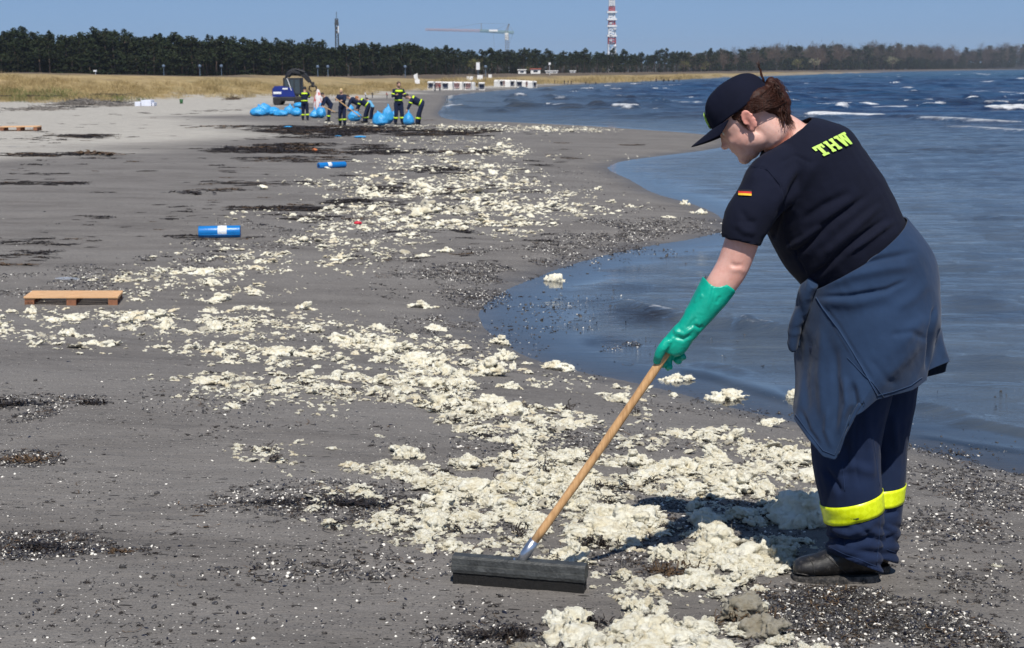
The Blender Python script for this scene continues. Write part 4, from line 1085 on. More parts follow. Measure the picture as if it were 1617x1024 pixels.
# ------------------------------------------------------------------ the broom
YB = G(820, 925).y
bl = G(719, 917); brr = G(924, 934)
broom = empty('broom', ((bl + brr) / 2)); bpy.context.view_layer.update()
tag(broom, 'wide black rubber broom with a long pale wooden handle on the sand', 'broom')
def bpart(name, me, mat):
    o = link(name, me, mat, broom); o.matrix_parent_inverse = broom.matrix_world.inverted(); return o
M_WOODH = None
t = NT('ash_wood_handle'); co = t.coord(scale=(30, 30, 2.2), rot=(0, R(-35), 0))
nn = t.noise(co, 3, 5, .6, 1.2)
t.set(color=t.ramp(nn, [(.25, (.40, .21, .085)), (.55, (.62, .36, .16)), (.8, (.72, .46, .23))]), rough=.45, normal=t.bump(nn, .15, .002)); M_WOODH = t.m
M_RUB = simple('grey_black_rubber', (.045, .047, .045), .55, .45, 26, .7, .004)
M_FOAM = simple('black_foam_rubber', (.010, .009, .008), .8, .5, 90, 1.0, .006)
M_STEEL = simple('galvanised_socket', (.60, .62, .66), .28, .12, 30, .2, .002, metal=.95)
ux = (brr - bl); BL = ux.length; ux.normalize(); uy = Vector((-ux.y, ux.x, 0)).normalized(); uz = Vector((0, 0, 1))
BM = Matrix(((ux.x, uy.x, 0), (ux.y, uy.y, 0), (ux.z, uy.z, 1)))
zc = (bl + brr) / 2
def BP(a, b_, c): return zc + ux * a + uy * b_ + uz * c
# rubber lip: two soft blades with ragged lower edge
fm = MB(); 
for yy, th in ((-.018, .012), (.016, .012)):
    nseg = 40; vs = []
    for i in range(nseg + 1):
        a = -BL / 2 + BL * i / nseg; zz = -.006 + rs.uniform(-.002, .004)
        for (dy, z_) in ((-th, .045), (th, .045), (th + rs.uniform(-.001, .001), zz), (-th + rs.uniform(-.002, .002), zz)): vs.append(BP(a, yy + dy, z_))
    fs = [(i * 4 + k, i * 4 + (k + 1) % 4, (i + 1) * 4 + (k + 1) % 4, (i + 1) * 4 + k) for i in range(nseg) for k in range(4)] + [(0, 1, 2, 3), tuple(nseg * 4 + k for k in (3, 2, 1, 0))]
    fm.add(vs, fs)
bpart('rubber_lip', fm.mesh('rubber_lip'), M_FOAM)
hm = MB(); prof = [(-.034, .036), (-.036, .046), (-.034, .058), (-.028, .060), (-.026, .078), (-.018, .084), (.018, .084), (.03, .078), (.036, .046), (.034, .036)]
nseg = 24; vs = []
for i in range(nseg + 1):
    a = -BL / 2 - .004 + (BL + .008) * i / nseg
    for (y_, z_) in prof: vs.append(BP(a, y_ + rs.uniform(-.0006, .0006), z_ + rs.uniform(-.0005, .0005)))
k_ = len(prof)
hm.add(vs, [(i * k_ + k, i * k_ + (k + 1) % k_, (i + 1) * k_ + (k + 1) % k_, (i + 1) * k_ + k) for i in range(nseg) for k in range(k_)] + [tuple(range(k_)), tuple(nseg * k_ + k for k in range(k_ - 1, -1, -1))])
bpart('head_plate', hm.mesh('head_plate'), M_RUB)
# handle
h0 = BP((826 - 822) / 2600 * YB, .0, .085); hs = P(848, 853, YB - .01); hend = P(1061, 545, GY - .002)
hdir = (hend - h0).normalized()
hs = h0 + hdir * (hs - h0).dot(hdir) * .92
sk = MB(); sk.tube([h0 - hdir * .012, h0 + hdir * .02, hs], [.0135, .016, .0165], 18); sk.tube([h0 - hdir * .02 , h0 - hdir * .012], [.022, .022], 14)
bpart('socket', sk.mesh('socket', True), M_STEEL)
hh_ = MB(); npt = 14; hh_.tube([hs - hdir * .01 + (hend - hs + hdir * .01) * (i / npt) + Vector((0, 0, -.006 * math.sin(math.pi * i / npt))) for i in range(npt + 1)], [.0128 + .0006 * math.sin(i * 1.7) for i in range(npt + 1)], 18)
bpart('handle', hh_.mesh('handle', True), M_WOODH)
# ------------------------------------------------------------------ washed-up wool-like lumps, shells, weed
LIB = bpy.data.collections.new('library')       # sources only, never linked to the scene
def ico(sub):
    bm = bmesh.new(); bmesh.ops.create_icosphere(bm, subdivisions=sub, radius=1)
    v = np.array([q.co[:] for q in bm.verts]); f = np.array([[q.index for q in p.verts] for p in bm.faces]); bm.free(); return v, f
ICO = {k: ico(k) for k in (2, 3, 4, 5, 6)}
def wool_mesh(name, voxel, seed, flat=.6, elong=1.0, rag=1.0):
    """a puffy torn tuft about 2 units long lying on z=0: many little flocks grown into one another"""
    r_ = random.Random(seed); mb = MB()
    n = 15 if voxel < .1 else 9
    for i in range(n):
        a = r_.uniform(0, 6.28); k = r_.random() ** .7; c = Vector((math.cos(a) * k * .78 * elong, math.sin(a) * k * .62, (1 - k) * flat * r_.uniform(.3, 1.0) + .06))
        s_ = r_.uniform(.20, .44) * (1.15 - .45 * k)
        M = Euler((r_.uniform(-.6, .6), r_.uniform(-.6, .6), r_.uniform(0, 6.28))).to_matrix()
        mb.ell(c, (s_ * r_.uniform(1.0, 1.7), s_ * r_.uniform(.6, .95), s_ * r_.uniform(.5, .9)), M, 12, 8)
    for i in range(5 if voxel < .1 else 2):      # drawn-out wisps
        a = r_.uniform(0, 6.28); p = Vector((math.cos(a) * .5 * elong, math.sin(a) * .4, .10)); d = Vector((math.cos(a), math.sin(a), r_.uniform(-.05, .55))); pts = [p]
        for j in range(4): d = (d + Vector((r_.gauss(0, .3), r_.gauss(0, .3), r_.gauss(-.05, .2)))).normalized(); pts.append(pts[-1] + d * .16)
        mb.tube(pts, [.17, .14, .11, .085, .05], 8)
    me = fuse(mb, voxel, 1, name, .4)
    v = vget(me); n_ = nget(me); o = np.random.default_rng(seed).uniform(-40, 40, 3)
    w = np.stack([fbm(v[:, 0] * 2.2 + o[k], v[:, 1] * 2.2, v[:, 2] * 2.2, seed=seed + k, oct=2) for k in range(3)], 1) * .35; q = v + w
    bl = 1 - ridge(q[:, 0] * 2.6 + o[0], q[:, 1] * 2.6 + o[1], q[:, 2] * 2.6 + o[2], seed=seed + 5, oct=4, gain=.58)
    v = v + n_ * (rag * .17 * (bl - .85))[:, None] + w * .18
    v[:, 2] = np.where(v[:, 2] < 0, v[:, 2] * .25, v[:, 2])
    v[:, :2] -= v[:, :2].mean(0); k_ = 1.12 / np.percentile(np.hypot(v[:, 0], v[:, 1]), 96); v[:, :2] *= k_; v[:, 2] *= k_
    v[:, 2] *= .70
    if voxel < .1:
        n_ = nget(me); v = v + n_ * (rag * .030 * ridge(v[:, 0] * 5 + w[:, 0] * 6 + o[1], v[:, 1] * 11 + w[:, 1] * 8, v[:, 2] * 9 + w[:, 2] * 8, seed=seed + 9, oct=3))[:, None]
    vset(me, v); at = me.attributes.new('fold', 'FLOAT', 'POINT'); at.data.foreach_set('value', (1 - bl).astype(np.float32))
    return me
def wool_mat():
    t = NT('cream_wool'); co = t.coord(); oi = t.new('ShaderNodeObjectInfo')
    add = t.new('ShaderNodeVectorMath', operation='ADD'); t.to(co, add.inputs[0]); cmb = t.new('ShaderNodeCombineXYZ')
    t.to(t.math('MULTIPLY', oi.outputs['Random'], 31.0), cmb.inputs[0]); t.to(cmb.outputs[0], add.inputs[1]); c0 = add.outputs[0]
    n1 = t.noise(c0, 1.6, 5, .65, .6)
    c = t.ramp(n1, [(.22, (.50, .41, .26)), (.40, (.70, .635, .46)), (.56, (.84, .81, .67)), (.78, (.88, .86, .77))])
    c = t.mix(t.ramp(t.noise(c0, 3.1, 6, .75), [(.57, 0.0), (.70, .6)]), c, (.17, .13, .08))
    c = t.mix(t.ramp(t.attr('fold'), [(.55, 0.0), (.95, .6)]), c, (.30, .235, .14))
    c = t.mix(t.math('MULTIPLY', oi.outputs['Random'], .22), c, (.60, .54, .40))
    mpf = t.new('ShaderNodeMapping'); t.to(c0, mpf.inputs[0]); mpf.inputs['Scale'].default_value = (.35, 1.4, 1.0); mpf.inputs['Rotation'].default_value = (.3, .5, .8)
    n2 = t.noise(mpf.outputs[0], 10, 6, .78, 2.2); n3 = t.noise(c0, 34, 4, .7, 1.0)
    b1 = t.bump(n2, .8, .0065); b2 = t.bump(n3, .6, .0028, b1)
    t.set(color=c, rough=.88, normal=b2, spec=.2, sheen=.15)
    return t.m
M_WOOL = wool_mat()
def dark_wool():
    m = M_WOOL.copy(); m.name = 'dirty_brown_wool'
    nt = m.node_tree; b = nt.nodes['Principled BSDF']; src = b.inputs['Base Color'].links[0].from_socket
    mx = nt.nodes.new('ShaderNodeMix'); mx.data_type = 'RGBA'; mx.inputs[0].default_value = .72; nt.links.new(src, mx.inputs[6]); mx.inputs[7].default_value = (.11, .085, .055, 1); nt.links.new(mx.outputs[2], b.inputs['Base Color']); return m
M_WOOLD = dark_wool()
def lib(name, me, mat):
    me.materials.clear(); me.materials.append(mat); o = bpy.data.objects.new(name, me); return o
def fibres(me, n, seed, L=.4, r=.006):
    """adds curling loose fibres to a lump"""
    v = vget(me); nn = nget(me); r_ = np.random.default_rng(seed); mb = MB()
    idx = r_.choice(len(v), n)
    for i in idx:
        if v[i, 2] < .03: continue
        p = Vector(v[i]); d = (Vector(nn[i]) + Vector(r_.normal(0, .8, 3))).normalized(); ax = Vector(r_.normal(0, 1, 3)).normalized(); pts = [p - d * .02]
        l = L * r_.uniform(.3, 1)
        w = r_.uniform(-.9, .9)
        for k in range(4):
            pts.append(pts[-1] + d * l / 4); d = (Matrix.Rotation(w, 3, ax) @ d)
        mb.tube(pts, [r, r * .9, r * .7, r * .5, r * .2], 3, False)
    m2 = mb.mesh('f'); bm = bmesh.new(); bm.from_mesh(me); bm.from_mesh(m2); bm.to_mesh(me); bm.free()
    me.polygons.foreach_set('use_smooth', [True] * len(me.polygons))
    return me
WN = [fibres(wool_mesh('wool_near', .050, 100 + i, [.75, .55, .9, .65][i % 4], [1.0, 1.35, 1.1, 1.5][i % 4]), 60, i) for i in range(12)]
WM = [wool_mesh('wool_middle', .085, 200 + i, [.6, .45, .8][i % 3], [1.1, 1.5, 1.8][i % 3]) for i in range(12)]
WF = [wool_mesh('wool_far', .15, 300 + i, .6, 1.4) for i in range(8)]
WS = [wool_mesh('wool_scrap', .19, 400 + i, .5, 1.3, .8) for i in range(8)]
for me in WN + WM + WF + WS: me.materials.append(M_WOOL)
def tinted(m_, nm, fac, c):
    m = m_.copy(); m.name = nm; nt = m.node_tree; b = nt.nodes['Principled BSDF']; src = b.inputs['Base Color'].links[0].from_socket
    mx = nt.nodes.new('ShaderNodeMix'); mx.data_type = 'RGBA'; mx.inputs[0].default_value = fac; nt.links.new(src, mx.inputs[6]); mx.inputs[7].default_value = c + (1,); nt.links.new(mx.outputs[2], b.inputs['Base Color']); return m
M_WOOLY = tinted(M_WOOL, 'yellowed_wool', .35, (.62, .47, .24)); M_WOOLB = tinted(M_WOOL, 'sandy_wool', .5, (.20, .165, .12))
for ls in (WM, WF, WS):
    for k_, mt in ((1, M_WOOLY), (4, M_WOOLB), (7, M_WOOLB)):
        c_ = ls[k_].copy(); c_.materials.clear(); c_.materials.append(mt); ls.append(c_)

def scatter(name, meshes, pts, rots, scales, label, parent=None):
    """one 'stuff' object: library meshes instanced on points by geometry nodes"""
    n = len(pts)
    col = bpy.data.collections.new(name + '_sources')
    for i, me in enumerate(meshes):
        o = bpy.data.objects.new('%s_source.%03d' % (name, i), me); col.objects.link(o)
    pm = bpy.data.meshes.new(name); pm.vertices.add(n); pm.vertices.foreach_set('co', np.asarray(pts, np.float32).ravel())
    a = pm.attributes.new('rot', 'FLOAT_VECTOR', 'POINT'); a.data.foreach_set('vector', np.asarray(rots, np.float32).ravel())
    a = pm.attributes.new('scl', 'FLOAT_VECTOR', 'POINT'); a.data.foreach_set('vector', np.asarray(scales, np.float32).ravel())
    a = pm.attributes.new('idx', 'INT', 'POINT'); a.data.foreach_set('value', rng.integers(0, len(meshes), n).astype(np.int32))
    o = bpy.data.objects.new(name, pm); COL.objects.link(o)
    g = bpy.data.node_groups.new(name, 'GeometryNodeTree')
    g.interface.new_socket('Geometry', in_out='INPUT', socket_type='NodeSocketGeometry'); g.interface.new_socket('Geometry', in_out='OUTPUT', socket_type='NodeSocketGeometry')
    gi = g.nodes.new('NodeGroupInput'); go = g.nodes.new('NodeGroupOutput'); ci = g.nodes.new('GeometryNodeCollectionInfo'); ip = g.nodes.new('GeometryNodeInstanceOnPoints')
    ci.inputs['Collection'].default_value = col; ci.inputs['Separate Children'].default_value = True; ci.inputs['Reset Children'].default_value = True
    def na(nm, ty):
        x = g.nodes.new('GeometryNodeInputNamedAttribute'); x.data_type = ty; x.inputs['Name'].default_value = nm; return x.outputs['Attribute']
    e = g.nodes.new('FunctionNodeEulerToRotation'); g.links.new(na('rot', 'FLOAT_VECTOR'), e.inputs[0])
    g.links.new(gi.outputs[0], ip.inputs['Points']); g.links.new(ci.outputs[0], ip.inputs['Instance']); ip.inputs['Pick Instance'].default_value = True
    g.links.new(na('idx', 'INT'), ip.inputs['Instance Index']); g.links.new(e.outputs[0], ip.inputs['Rotation']); g.links.new(na('scl', 'FLOAT_VECTOR'), ip.inputs['Scale'])
    g.links.new(ip.outputs[0], go.inputs[0])
    md = o.modifiers.new('scatter', 'NODES'); md.node_group = g
    return tag(o, label, kind='stuff')

# --- where the drift lies: (cx, cy, rx, ry, cover, tilt px) in photo pixels, only used to find places on the sand
DRIFT = [(560, 545, 190, 30, .9), (640, 600, 170, 40, 1.), (470, 590, 150, 35, .75), (380, 600, 110, 30, .35), (760, 600, 110, 38, 1.), (700, 650, 130, 38, .8), (800, 655, 110, 40, .95), (880, 660, 70, 32, .8), (965, 620, 65, 28, .95), (985, 655, 40, 16, .8),
    (590, 720, 95, 22, .95), (680, 745, 160, 32, .95), (640, 785, 150, 32, .85), (780, 740, 140, 45, 1.), (760, 790, 180, 42, 1.), (900, 760, 130, 50, 1.), (700, 825, 140, 22, .7), (870, 830, 110, 40, 1.), (990, 740, 60, 30, .9), (960, 800, 90, 40, 1.), (720, 855, 55, 10, .8),
    (1060, 745, 60, 40, 1.2), (1150, 770, 70, 45, 1.2), (1120, 735, 70, 25, 1.1), (1240, 715, 45, 20, .9), (1240, 750, 55, 18, .9), (1060, 850, 110, 45, 1.25), (1160, 860, 110, 45, 1.25), (1230, 830, 70, 30, 1.1), (1100, 895, 120, 35, 1.2), (1200, 905, 70, 35, 1.2), (1010, 880, 90, 40, .9), (930, 870, 80, 25, .7), (1260, 800, 60, 25, .9),
    (410, 715, 40, 10, .6), (1120, 690, 60, 9, .9), (1040, 700, 50, 12, .4), (1270, 870, 40, 15, .7),
    # long field stretching away
    (150, 500, 230, 14, .75), (90, 520, 180, 15, .7), (260, 515, 200, 14, .55), (330, 500, 160, 18, .45), (300, 465, 110, 16, .6), (340, 490, 60, 12, .6), (420, 520, 120, 10, .7), (500, 525, 70, 8, .8), (580, 540, 60, 10, .9), (420, 552, 110, 12, .8), (180, 545, 150, 8, .4),
    (240, 440, 110, 10, .7), (330, 430, 100, 9, .7), (400, 455, 60, 8, .6), (430, 410, 130, 10, .65), (520, 400, 120, 10, .75), (480, 425, 100, 7, .7), (560, 380, 130, 10, .8), (640, 360, 140, 12, .85), (720, 350, 130, 12, .8), (700, 330, 150, 12, .9), (620, 335, 120, 10, .6), (560, 350, 90, 9, .4),
    (760, 310, 150, 12, .8), (680, 305, 130, 12, .8), (840, 330, 90, 6, .85), (800, 325, 90, 8, .8), (600, 310, 110, 9, .5), (560, 290, 120, 9, .55), (640, 280, 130, 10, .75), (740, 285, 110, 10, .6), (700, 262, 100, 9, .65), (790, 270, 70, 7, .8), (800, 290, 60, 5, .9), (850, 305, 60, 5, .8), (900, 335, 70, 7, .9), (960, 325, 60, 6, .95), (930, 320, 50, 6, .8),
    (720, 240, 110, 8, .5), (640, 255, 90, 7, .4), (690, 222, 120, 6, .4), (810, 240, 25, 9, .9), (790, 232, 18, 6, .9), (770, 205, 150, 4, .6), (860, 205, 90, 4, .6), (800, 368, 60, 8, .95), (850, 356, 35, 3, .8), (800, 352, 60, 4, .5), (900, 205, 70, 4, .5), (560, 195, 60, 3, .3), (620, 200, 60, 3, .3), (740, 200, 120, 3, .7), (420, 340, 60, 5, .12), (350, 395, 70, 8, .3), (950, 250, 60, 4, .05)]
def gauss_pts(cx_, cy_, rx_, ry_, n):
    a = rng.uniform(0, 2 * math.pi, n); r = rng.random(n) ** .62
    return cx_ + rx_ * r * np.cos(a), cy_ + ry_ * r * np.sin(a)
def mask_np(p, sd, thr, fx=1.6, fy=1.1):
    return fbm(p[:, 0] * fx, p[:, 1] * fy, seed=sd, oct=4) > thr
P_, S_ = [], []
for (cx_, cy_, rx_, ry_, cov) in DRIFT:
    dist = 1.65 * FPX / (cy_ - 110); ppm = FPX / dist
    for (size, share, kind) in ((.046, .38, 0), (.028, .38, 1), (.013, .24, 2)):
        if cy_ > 700 and cx_ > 1000 and kind < 2: size *= 1.25
        if cy_ < 420: size *= 1.0 + .22 * sst(420, 240, cy_)
        area = math.pi * rx_ * ry_; each = 2.2 * (size * ppm) ** 2 * (.28 + .35)
        n = int(cov * share * area / each * 2.1)
        n = min(n, 3600)
        if n < 1: continue
        x_, y_ = gauss_pts(cx_, cy_, rx_, ry_, n)
        P_.append(np.stack([x_, y_], 1)); S_.append(size * rng.lognormal(0, .38, n))
for (cx_, cy_, rx_, ry_, cov) in DRIFT:         # torn-off crumbs around every patch
    n = int(min(900, (90 + rx_ * ry_ * .03) * (1 if cy_ > 420 else .6))); a_ = rng.uniform(0, 6.283, n); r0_ = .8 + .75 * rng.random(n) ** 1.4
    P_.append(np.stack([cx_ + rx_ * r0_ * np.cos(a_), cy_ + ry_ * 1.25 * r0_ * np.sin(a_)], 1)); S_.append(.010 * rng.lognormal(0, .55, n) * (1 if cy_ > 420 else 1.8))
Q = np.vstack(P_); SZ = np.concatenate(S_)
ok = (Q[:, 1] < 1060); Q, SZ = Q[ok], SZ[ok]
gp = GP(Q[:, 0], Q[:, 1])
keepn = fbm(gp[:, 0] * 1.9, gp[:, 1] * 1.3, seed=61, oct=4) + .20 * rng.random(len(gp)) > -.16
keepn &= fbm(gp[:, 0] * 6.5, gp[:, 1] * 5.0, seed=63, oct=3) + .30 * rng.random(len(gp)) > .05
keepn &= shore_s(gp[:, 0], gp[:, 1]) > .12
# nothing inside the broom or the boots
def clear(g, s, pad=.0):
    dx = np.abs((g[:, :2] - np.array(zc)[:2]) @ np.array(ux)[:2]); dy = (g[:, :2] - np.array(zc)[:2]) @ np.array(uy)[:2]
    k_ = ~((dx < BL / 2 + s + pad) & (np.abs(dy) < .04 + s * .8 + pad))
    for (tx, hx, Yb) in ((1252, 1386, YN), (1288, 1403, YF)):
        a = P(tx, 905, Yb); b_ = P(hx, 905, Yb); t_ = np.clip((g[:, 0] - a.x) / (b_.x - a.x), 0, 1)
        k_ &= np.hypot(g[:, 0] - (a.x + t_ * (b_.x - a.x)), g[:, 1] - Yb) > .055 + s * .9
    return k_
keepn &= clear(gp, SZ)
gp, SZ = gp[keepn], SZ[keepn]
# the biggest as seen become things, everything else is the drift
appar = SZ / gp[:, 1]
order = np.argsort(-appar)
NIND = 205
ind = order[:NIND]; rest = order[NIND:]
far = gp[rest, 1] > 16; big_ = SZ[rest] > .03
print('wool pieces', len(rest), 'near', int((~far).sum()))
def rots(n, tilt=.25): return np.stack([rng.normal(0, tilt, n), rng.normal(0, tilt, n), rng.uniform(0, 6.283, n)], 1)
def scl(s): return np.stack([s * rng.uniform(.8, 1.25, len(s)), s * rng.uniform(.8, 1.25, len(s)), s * rng.uniform(.7, 1.35, len(s))], 1)
def put(name, meshes, sel, label, sink=.12):
    p = gp[sel].copy(); p[:, 2] -= sink * SZ[sel] * .3
    return scatter(name, meshes, p, rots(len(sel)), scl(SZ[sel]), label)
nr = rest[(~far)]; 
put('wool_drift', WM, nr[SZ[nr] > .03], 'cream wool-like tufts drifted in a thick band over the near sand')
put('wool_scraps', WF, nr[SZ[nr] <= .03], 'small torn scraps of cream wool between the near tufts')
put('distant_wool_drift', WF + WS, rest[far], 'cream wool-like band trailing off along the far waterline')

LANDM = [(720, 905, 'the left end of the broom head'), (825, 868, 'the broom socket'), (925, 880, 'the right end of the broom head'), (880, 800, 'the lower third of the broom handle'), (935, 725, 'the middle of the broom handle'), (1000, 620, 'the top of the broom handle'),
    (1252, 880, 'the toe of the boot'), (1295, 830, 'the near shin'), (1300, 790, 'the near yellow band'), (1290, 730, 'the jacket tip'), (120, 475, 'the near wooden pallet'), (345, 367, 'the nearer blue bag roll'), (523, 262, 'the farther blue bag roll'), (565, 350, 'the red scrap'),
    (877, 436, 'the lone lump in the pool'), (689, 517, 'the flat piece left of the pool'), (668, 476, 'the sloping lump on bare sand'), (483, 482, 'the lone lump above the drift'), (793, 556, 'the lumps at the pool tip'), (881, 572, 'the lump at the waterline'), (1066, 590, 'the lump under the glove'),
    (660, 560, 'the rounded lump at the drift edge'), (605, 545, 'the spiky lump'), (770, 580, 'the broad domed lump'), (645, 712, 'the humped lump in the drift'), (450, 550, 'the long ruffled lump'), (772, 630, 'the lump with a dark hollow'), (1090, 725, 'the large curled lump'), (1160, 765, 'the large spread lump'),
    (1020, 825, 'the upright tuft by the handle'), (1112, 835, 'the tall tuft topping the heap'), (1050, 870, 'the yellowish domed lump'), (1215, 895, 'the bulging lump at the boot'), (1155, 915, 'the hanging lump'), (1130, 870, 'the bright lump in the heap'), (765, 690, 'the dark weed between drift arms'), (540, 797, 'the dark weed streak'), (340, 600, 'the left tip of the middle drift'), (580, 640, 'the middle drift'), (900, 650, 'the right arm of the middle drift'), (590, 720, 'the upper left of the near drift'), (700, 855, 'the strip behind the broom'), (800, 360, 'the bare mid beach')]
USED = {}
def region(px, py, w=0.05):
    dd = [((px - a) ** 2 + (1.6 * (py - b)) ** 2, a, b, t_) for a, b, t_ in LANDM]; _, a, b, t_ = min(dd)
    dx, dy = px - a, 1.6 * (py - b)
    way = ('close beside' if abs(dx) + abs(dy) < 14 else 'just ' * (abs(dx) + abs(dy) < 45) + ('right of' if dx > abs(dy) else 'left of' if -dx > abs(dy) else 'in front of' if dy > 0 else 'behind'))
    size = 'big' if w > .075 else 'middling' if w > .055 else 'small' if w > .04 else 'tiny'
    key = size + ' cream wool tuft ' + way + ' ' + t_
    n_ = USED.get(key, 0); USED[key] = n_ + 1
    if n_: key = ['second ', 'third ', 'fourth ', 'fifth ', 'sixth ', 'seventh ', 'eighth ', 'ninth ', 'tenth ', 'eleventh ', 'twelfth ', 'thirteenth ', 'fourteenth '][min(n_ - 1, 12)] + key
    return key, 'cream wool tufts lying in the drift'
def lump(px, py, w, me, label, group=None, hfac=1.0, rz=None, mat=None, g=None, sink=.1):
    """w: half length in m"""
    g = G(px, py) if g is None else Vector(g)
    o = link('wool_lump', me); o.location = (g.x, g.y, g.z - sink * w * .3 + (.0 if True else 0)); o.rotation_euler = (rng.normal(0, .12), rng.normal(0, .12), rng.uniform(0, 6.28) if rz is None else rz)
    o.scale = (w, w, w * hfac)
    if mat is not None:
        o.material_slots[0].link = 'OBJECT'; o.material_slots[0].material = mat
    return tag(o, label, 'wool lump', group)
ipx, ipy = proj(gp[ind])
for k, i in enumerate(ind):
    lb, gr = region(ipx[k], ipy[k], float(SZ[i]))
    near_ = gp[i, 1] < 7.5
    lump(0, 0, float(SZ[i]) * .95, (WN if near_ else WM)[k % 10], lb, gr, rng.uniform(.8, 1.3), g=gp[i])
# --- the lumps one can name: (px, py of the base centre, half width px, label, height factor[, dark])
NAMED = [(877, 444, 18, 'round cream wool lump standing alone in the shallow pool', 1.6), (1082, 324, 9, 'small cream wool lump at the water edge behind the sleeve', 1.5), (1105, 338, 15, 'cream wool lump with a peak on the tip of the sand spit', 1.2),
    (1057, 344, 13, 'small flat cream wool scrap left of the peaked lump on the spit', .6), (668, 405, 12, 'small wool lump left of its round twin on the bare mid beach', 1.0), (704, 398, 15, 'round wool lump right of its smaller twin on the bare mid beach', 1.0),
    (668, 486, 26, 'pale wool lump sloping down to the right on bare sand', .95), (483, 489, 20, 'cream wool lump alone above the drift, right of the pallet', .9), (689, 521, 21, 'flat pale wool piece alone left of the pool', .55),
    (790, 543, 19, 'cream wool lump behind the taller one at the pool tip', .9), (793, 568, 24, 'taller cream wool lump at the left tip of the pool', 1.2), (881, 584, 30, 'cream wool lump at the waterline above the drift', .85),
    (1066, 601, 29, 'wool lump in the water just right of the handle top', .95), (1148, 629, 37, 'long low wool lump at the waterline under the glove', .75), (1214, 673, 28, 'two-pointed wool lump on wet sand left of the jacket', .8),
    (1250, 630, 14, 'wool lump half hidden behind the left edge of the jacket', 1.6), (660, 576, 33, 'rounded wool lump at the upper edge of the drift', 1.0), (605, 556, 25, 'spiky wool lump at the right end of a thin strand', 1.1), (600, 690, 10, 'small wool ball alone above the drift', .8), 
    (770, 592, 36, 'broad domed wool lump right of the rounded one', .95), (835, 599, 0, '', 1), (742, 618, 0, '', 1), (1010, 603, 0, '', 1),
    (803, 613, 22, 'wool lump with a torn right side below the domed one', .9), (645, 722, 30, 'humped wool lump with a shaded left side in the drift', 1.2), (450, 562, 38, 'long ruffled wool lump in the left half of the drift', .9), (412, 490, 18, 'pale wool lump above the long strand of the drift', .9),
    (404, 462, 12, 'small peaked wool lump near the upper left of the drift', 1.1), (345, 475, 26, 'pale ruffled wool lump right of the pallet', .9), (500, 522, 22, 'pale wool lump with a notch along the thin strand', .8), (772, 640, 30, 'wool lump with a dark hollow in the middle drift', .9),
    (1090, 740, 48, 'large curled wool lump with a dark hollow, left of the trousers', 1.0), (1160, 778, 50, 'large spread wool lump below the curled one', .85), (1218, 720, 28, 'wool lump rising right of the curled one', 1.0), (1180, 712, 24, 'low wool lump between the curled one and the jacket tip', .8), (1222, 800, 24, 'upright pointed wool lump left of the yellow band', 1.9), (1270, 755, 44, 'long flat wool lump just left of the near knee', .55), (1285, 800, 34, 'wool lump tucked against the near shin', .7),
    (1020, 835, 22, 'upright wool tuft right of the broom handle foot', 1.4), (1112, 846, 30, 'tall wool tuft at the top of the heap', 1.2), (1050, 880, 36, 'yellowish domed wool lump above the broom end', .9), (1215, 905, 40, 'bulging wool lump in front of the toe of the boot', .9), (1155, 925, 36, 'hanging pale wool lump at the lower edge of the heap', .8), (1130, 880, 36, 'bright wool lump in the middle of the heap', 1.0), (1240, 860, 30, 'shaded wool lump just above the toe of the boot', .9),
    (1015, 965, 34, 'tall torn wool lump at the bottom centre edge', 1.5), (905, 1015, 48, 'yellowish ragged wool lump at the bottom edge left', .95), (1060, 1020, 60, 'big folded cream wool lump at the bottom edge', .9), (985, 1005, 34, 'cream wool lump right of the ragged yellowish one', 1.0), (1195, 1000, 52, 'dirty grey-brown wool lump tangled with weed at the bottom edge', 1.1, 1), (1120, 1040, 60, 'wide cream wool lump cut by the bottom edge', .8), (1220, 1035, 50, 'cream wool lump below the dirty grey-brown one', .7), (960, 1045, 50, 'low wool lump cut by the bottom edge left of centre', .6), (1290, 1030, 26, 'small pale wool lump right of the dirty one', .7), (840, 1030, 36, 'weedy wool scraps lump at the lower left of the front heap', .6, 1), (1030, 1000, 62, 'tall folded wool lump in the centre of the front heap', 1.1), (900, 985, 40, 'yellowish wool lump left in the front heap with a curled top', 1.0), (1100, 1000, 50, 'wide cream wool lump in front of the dirty brown one', .8), (1170, 975, 40, 'grey tufted wool lump behind the dirty brown one', 1.2, 1),
    (1575, 895, 12, 'tiny lone cream wool scrap on bare sand at the right', .5), (945, 300, 9, 'tiny wool tuft alone by the inner bay', .9)]
k = 0
for q in NAMED:
    if q[2] == 0: continue
    g = G(q[0], q[1]); w = q[2] / FPX * g.y / (1.18 if q[1] < 700 else 1.05 if q[1] > 945 else 1.3)
    if shore_s(np.array([g.x]), np.array([g.y]))[0] < 0: g.z = -.006
    me = (WN if q[1] > 540 else WM)[(k * 7 + 3) % 10]
    lump(0, 0, w, me, q[3], None, q[4] * 1.15, g=g, mat=(M_WOOLD if len(q) > 5 else None), rz=rng.uniform(-.5, .5) + (math.pi if k % 2 else 0), sink=.05); k += 1
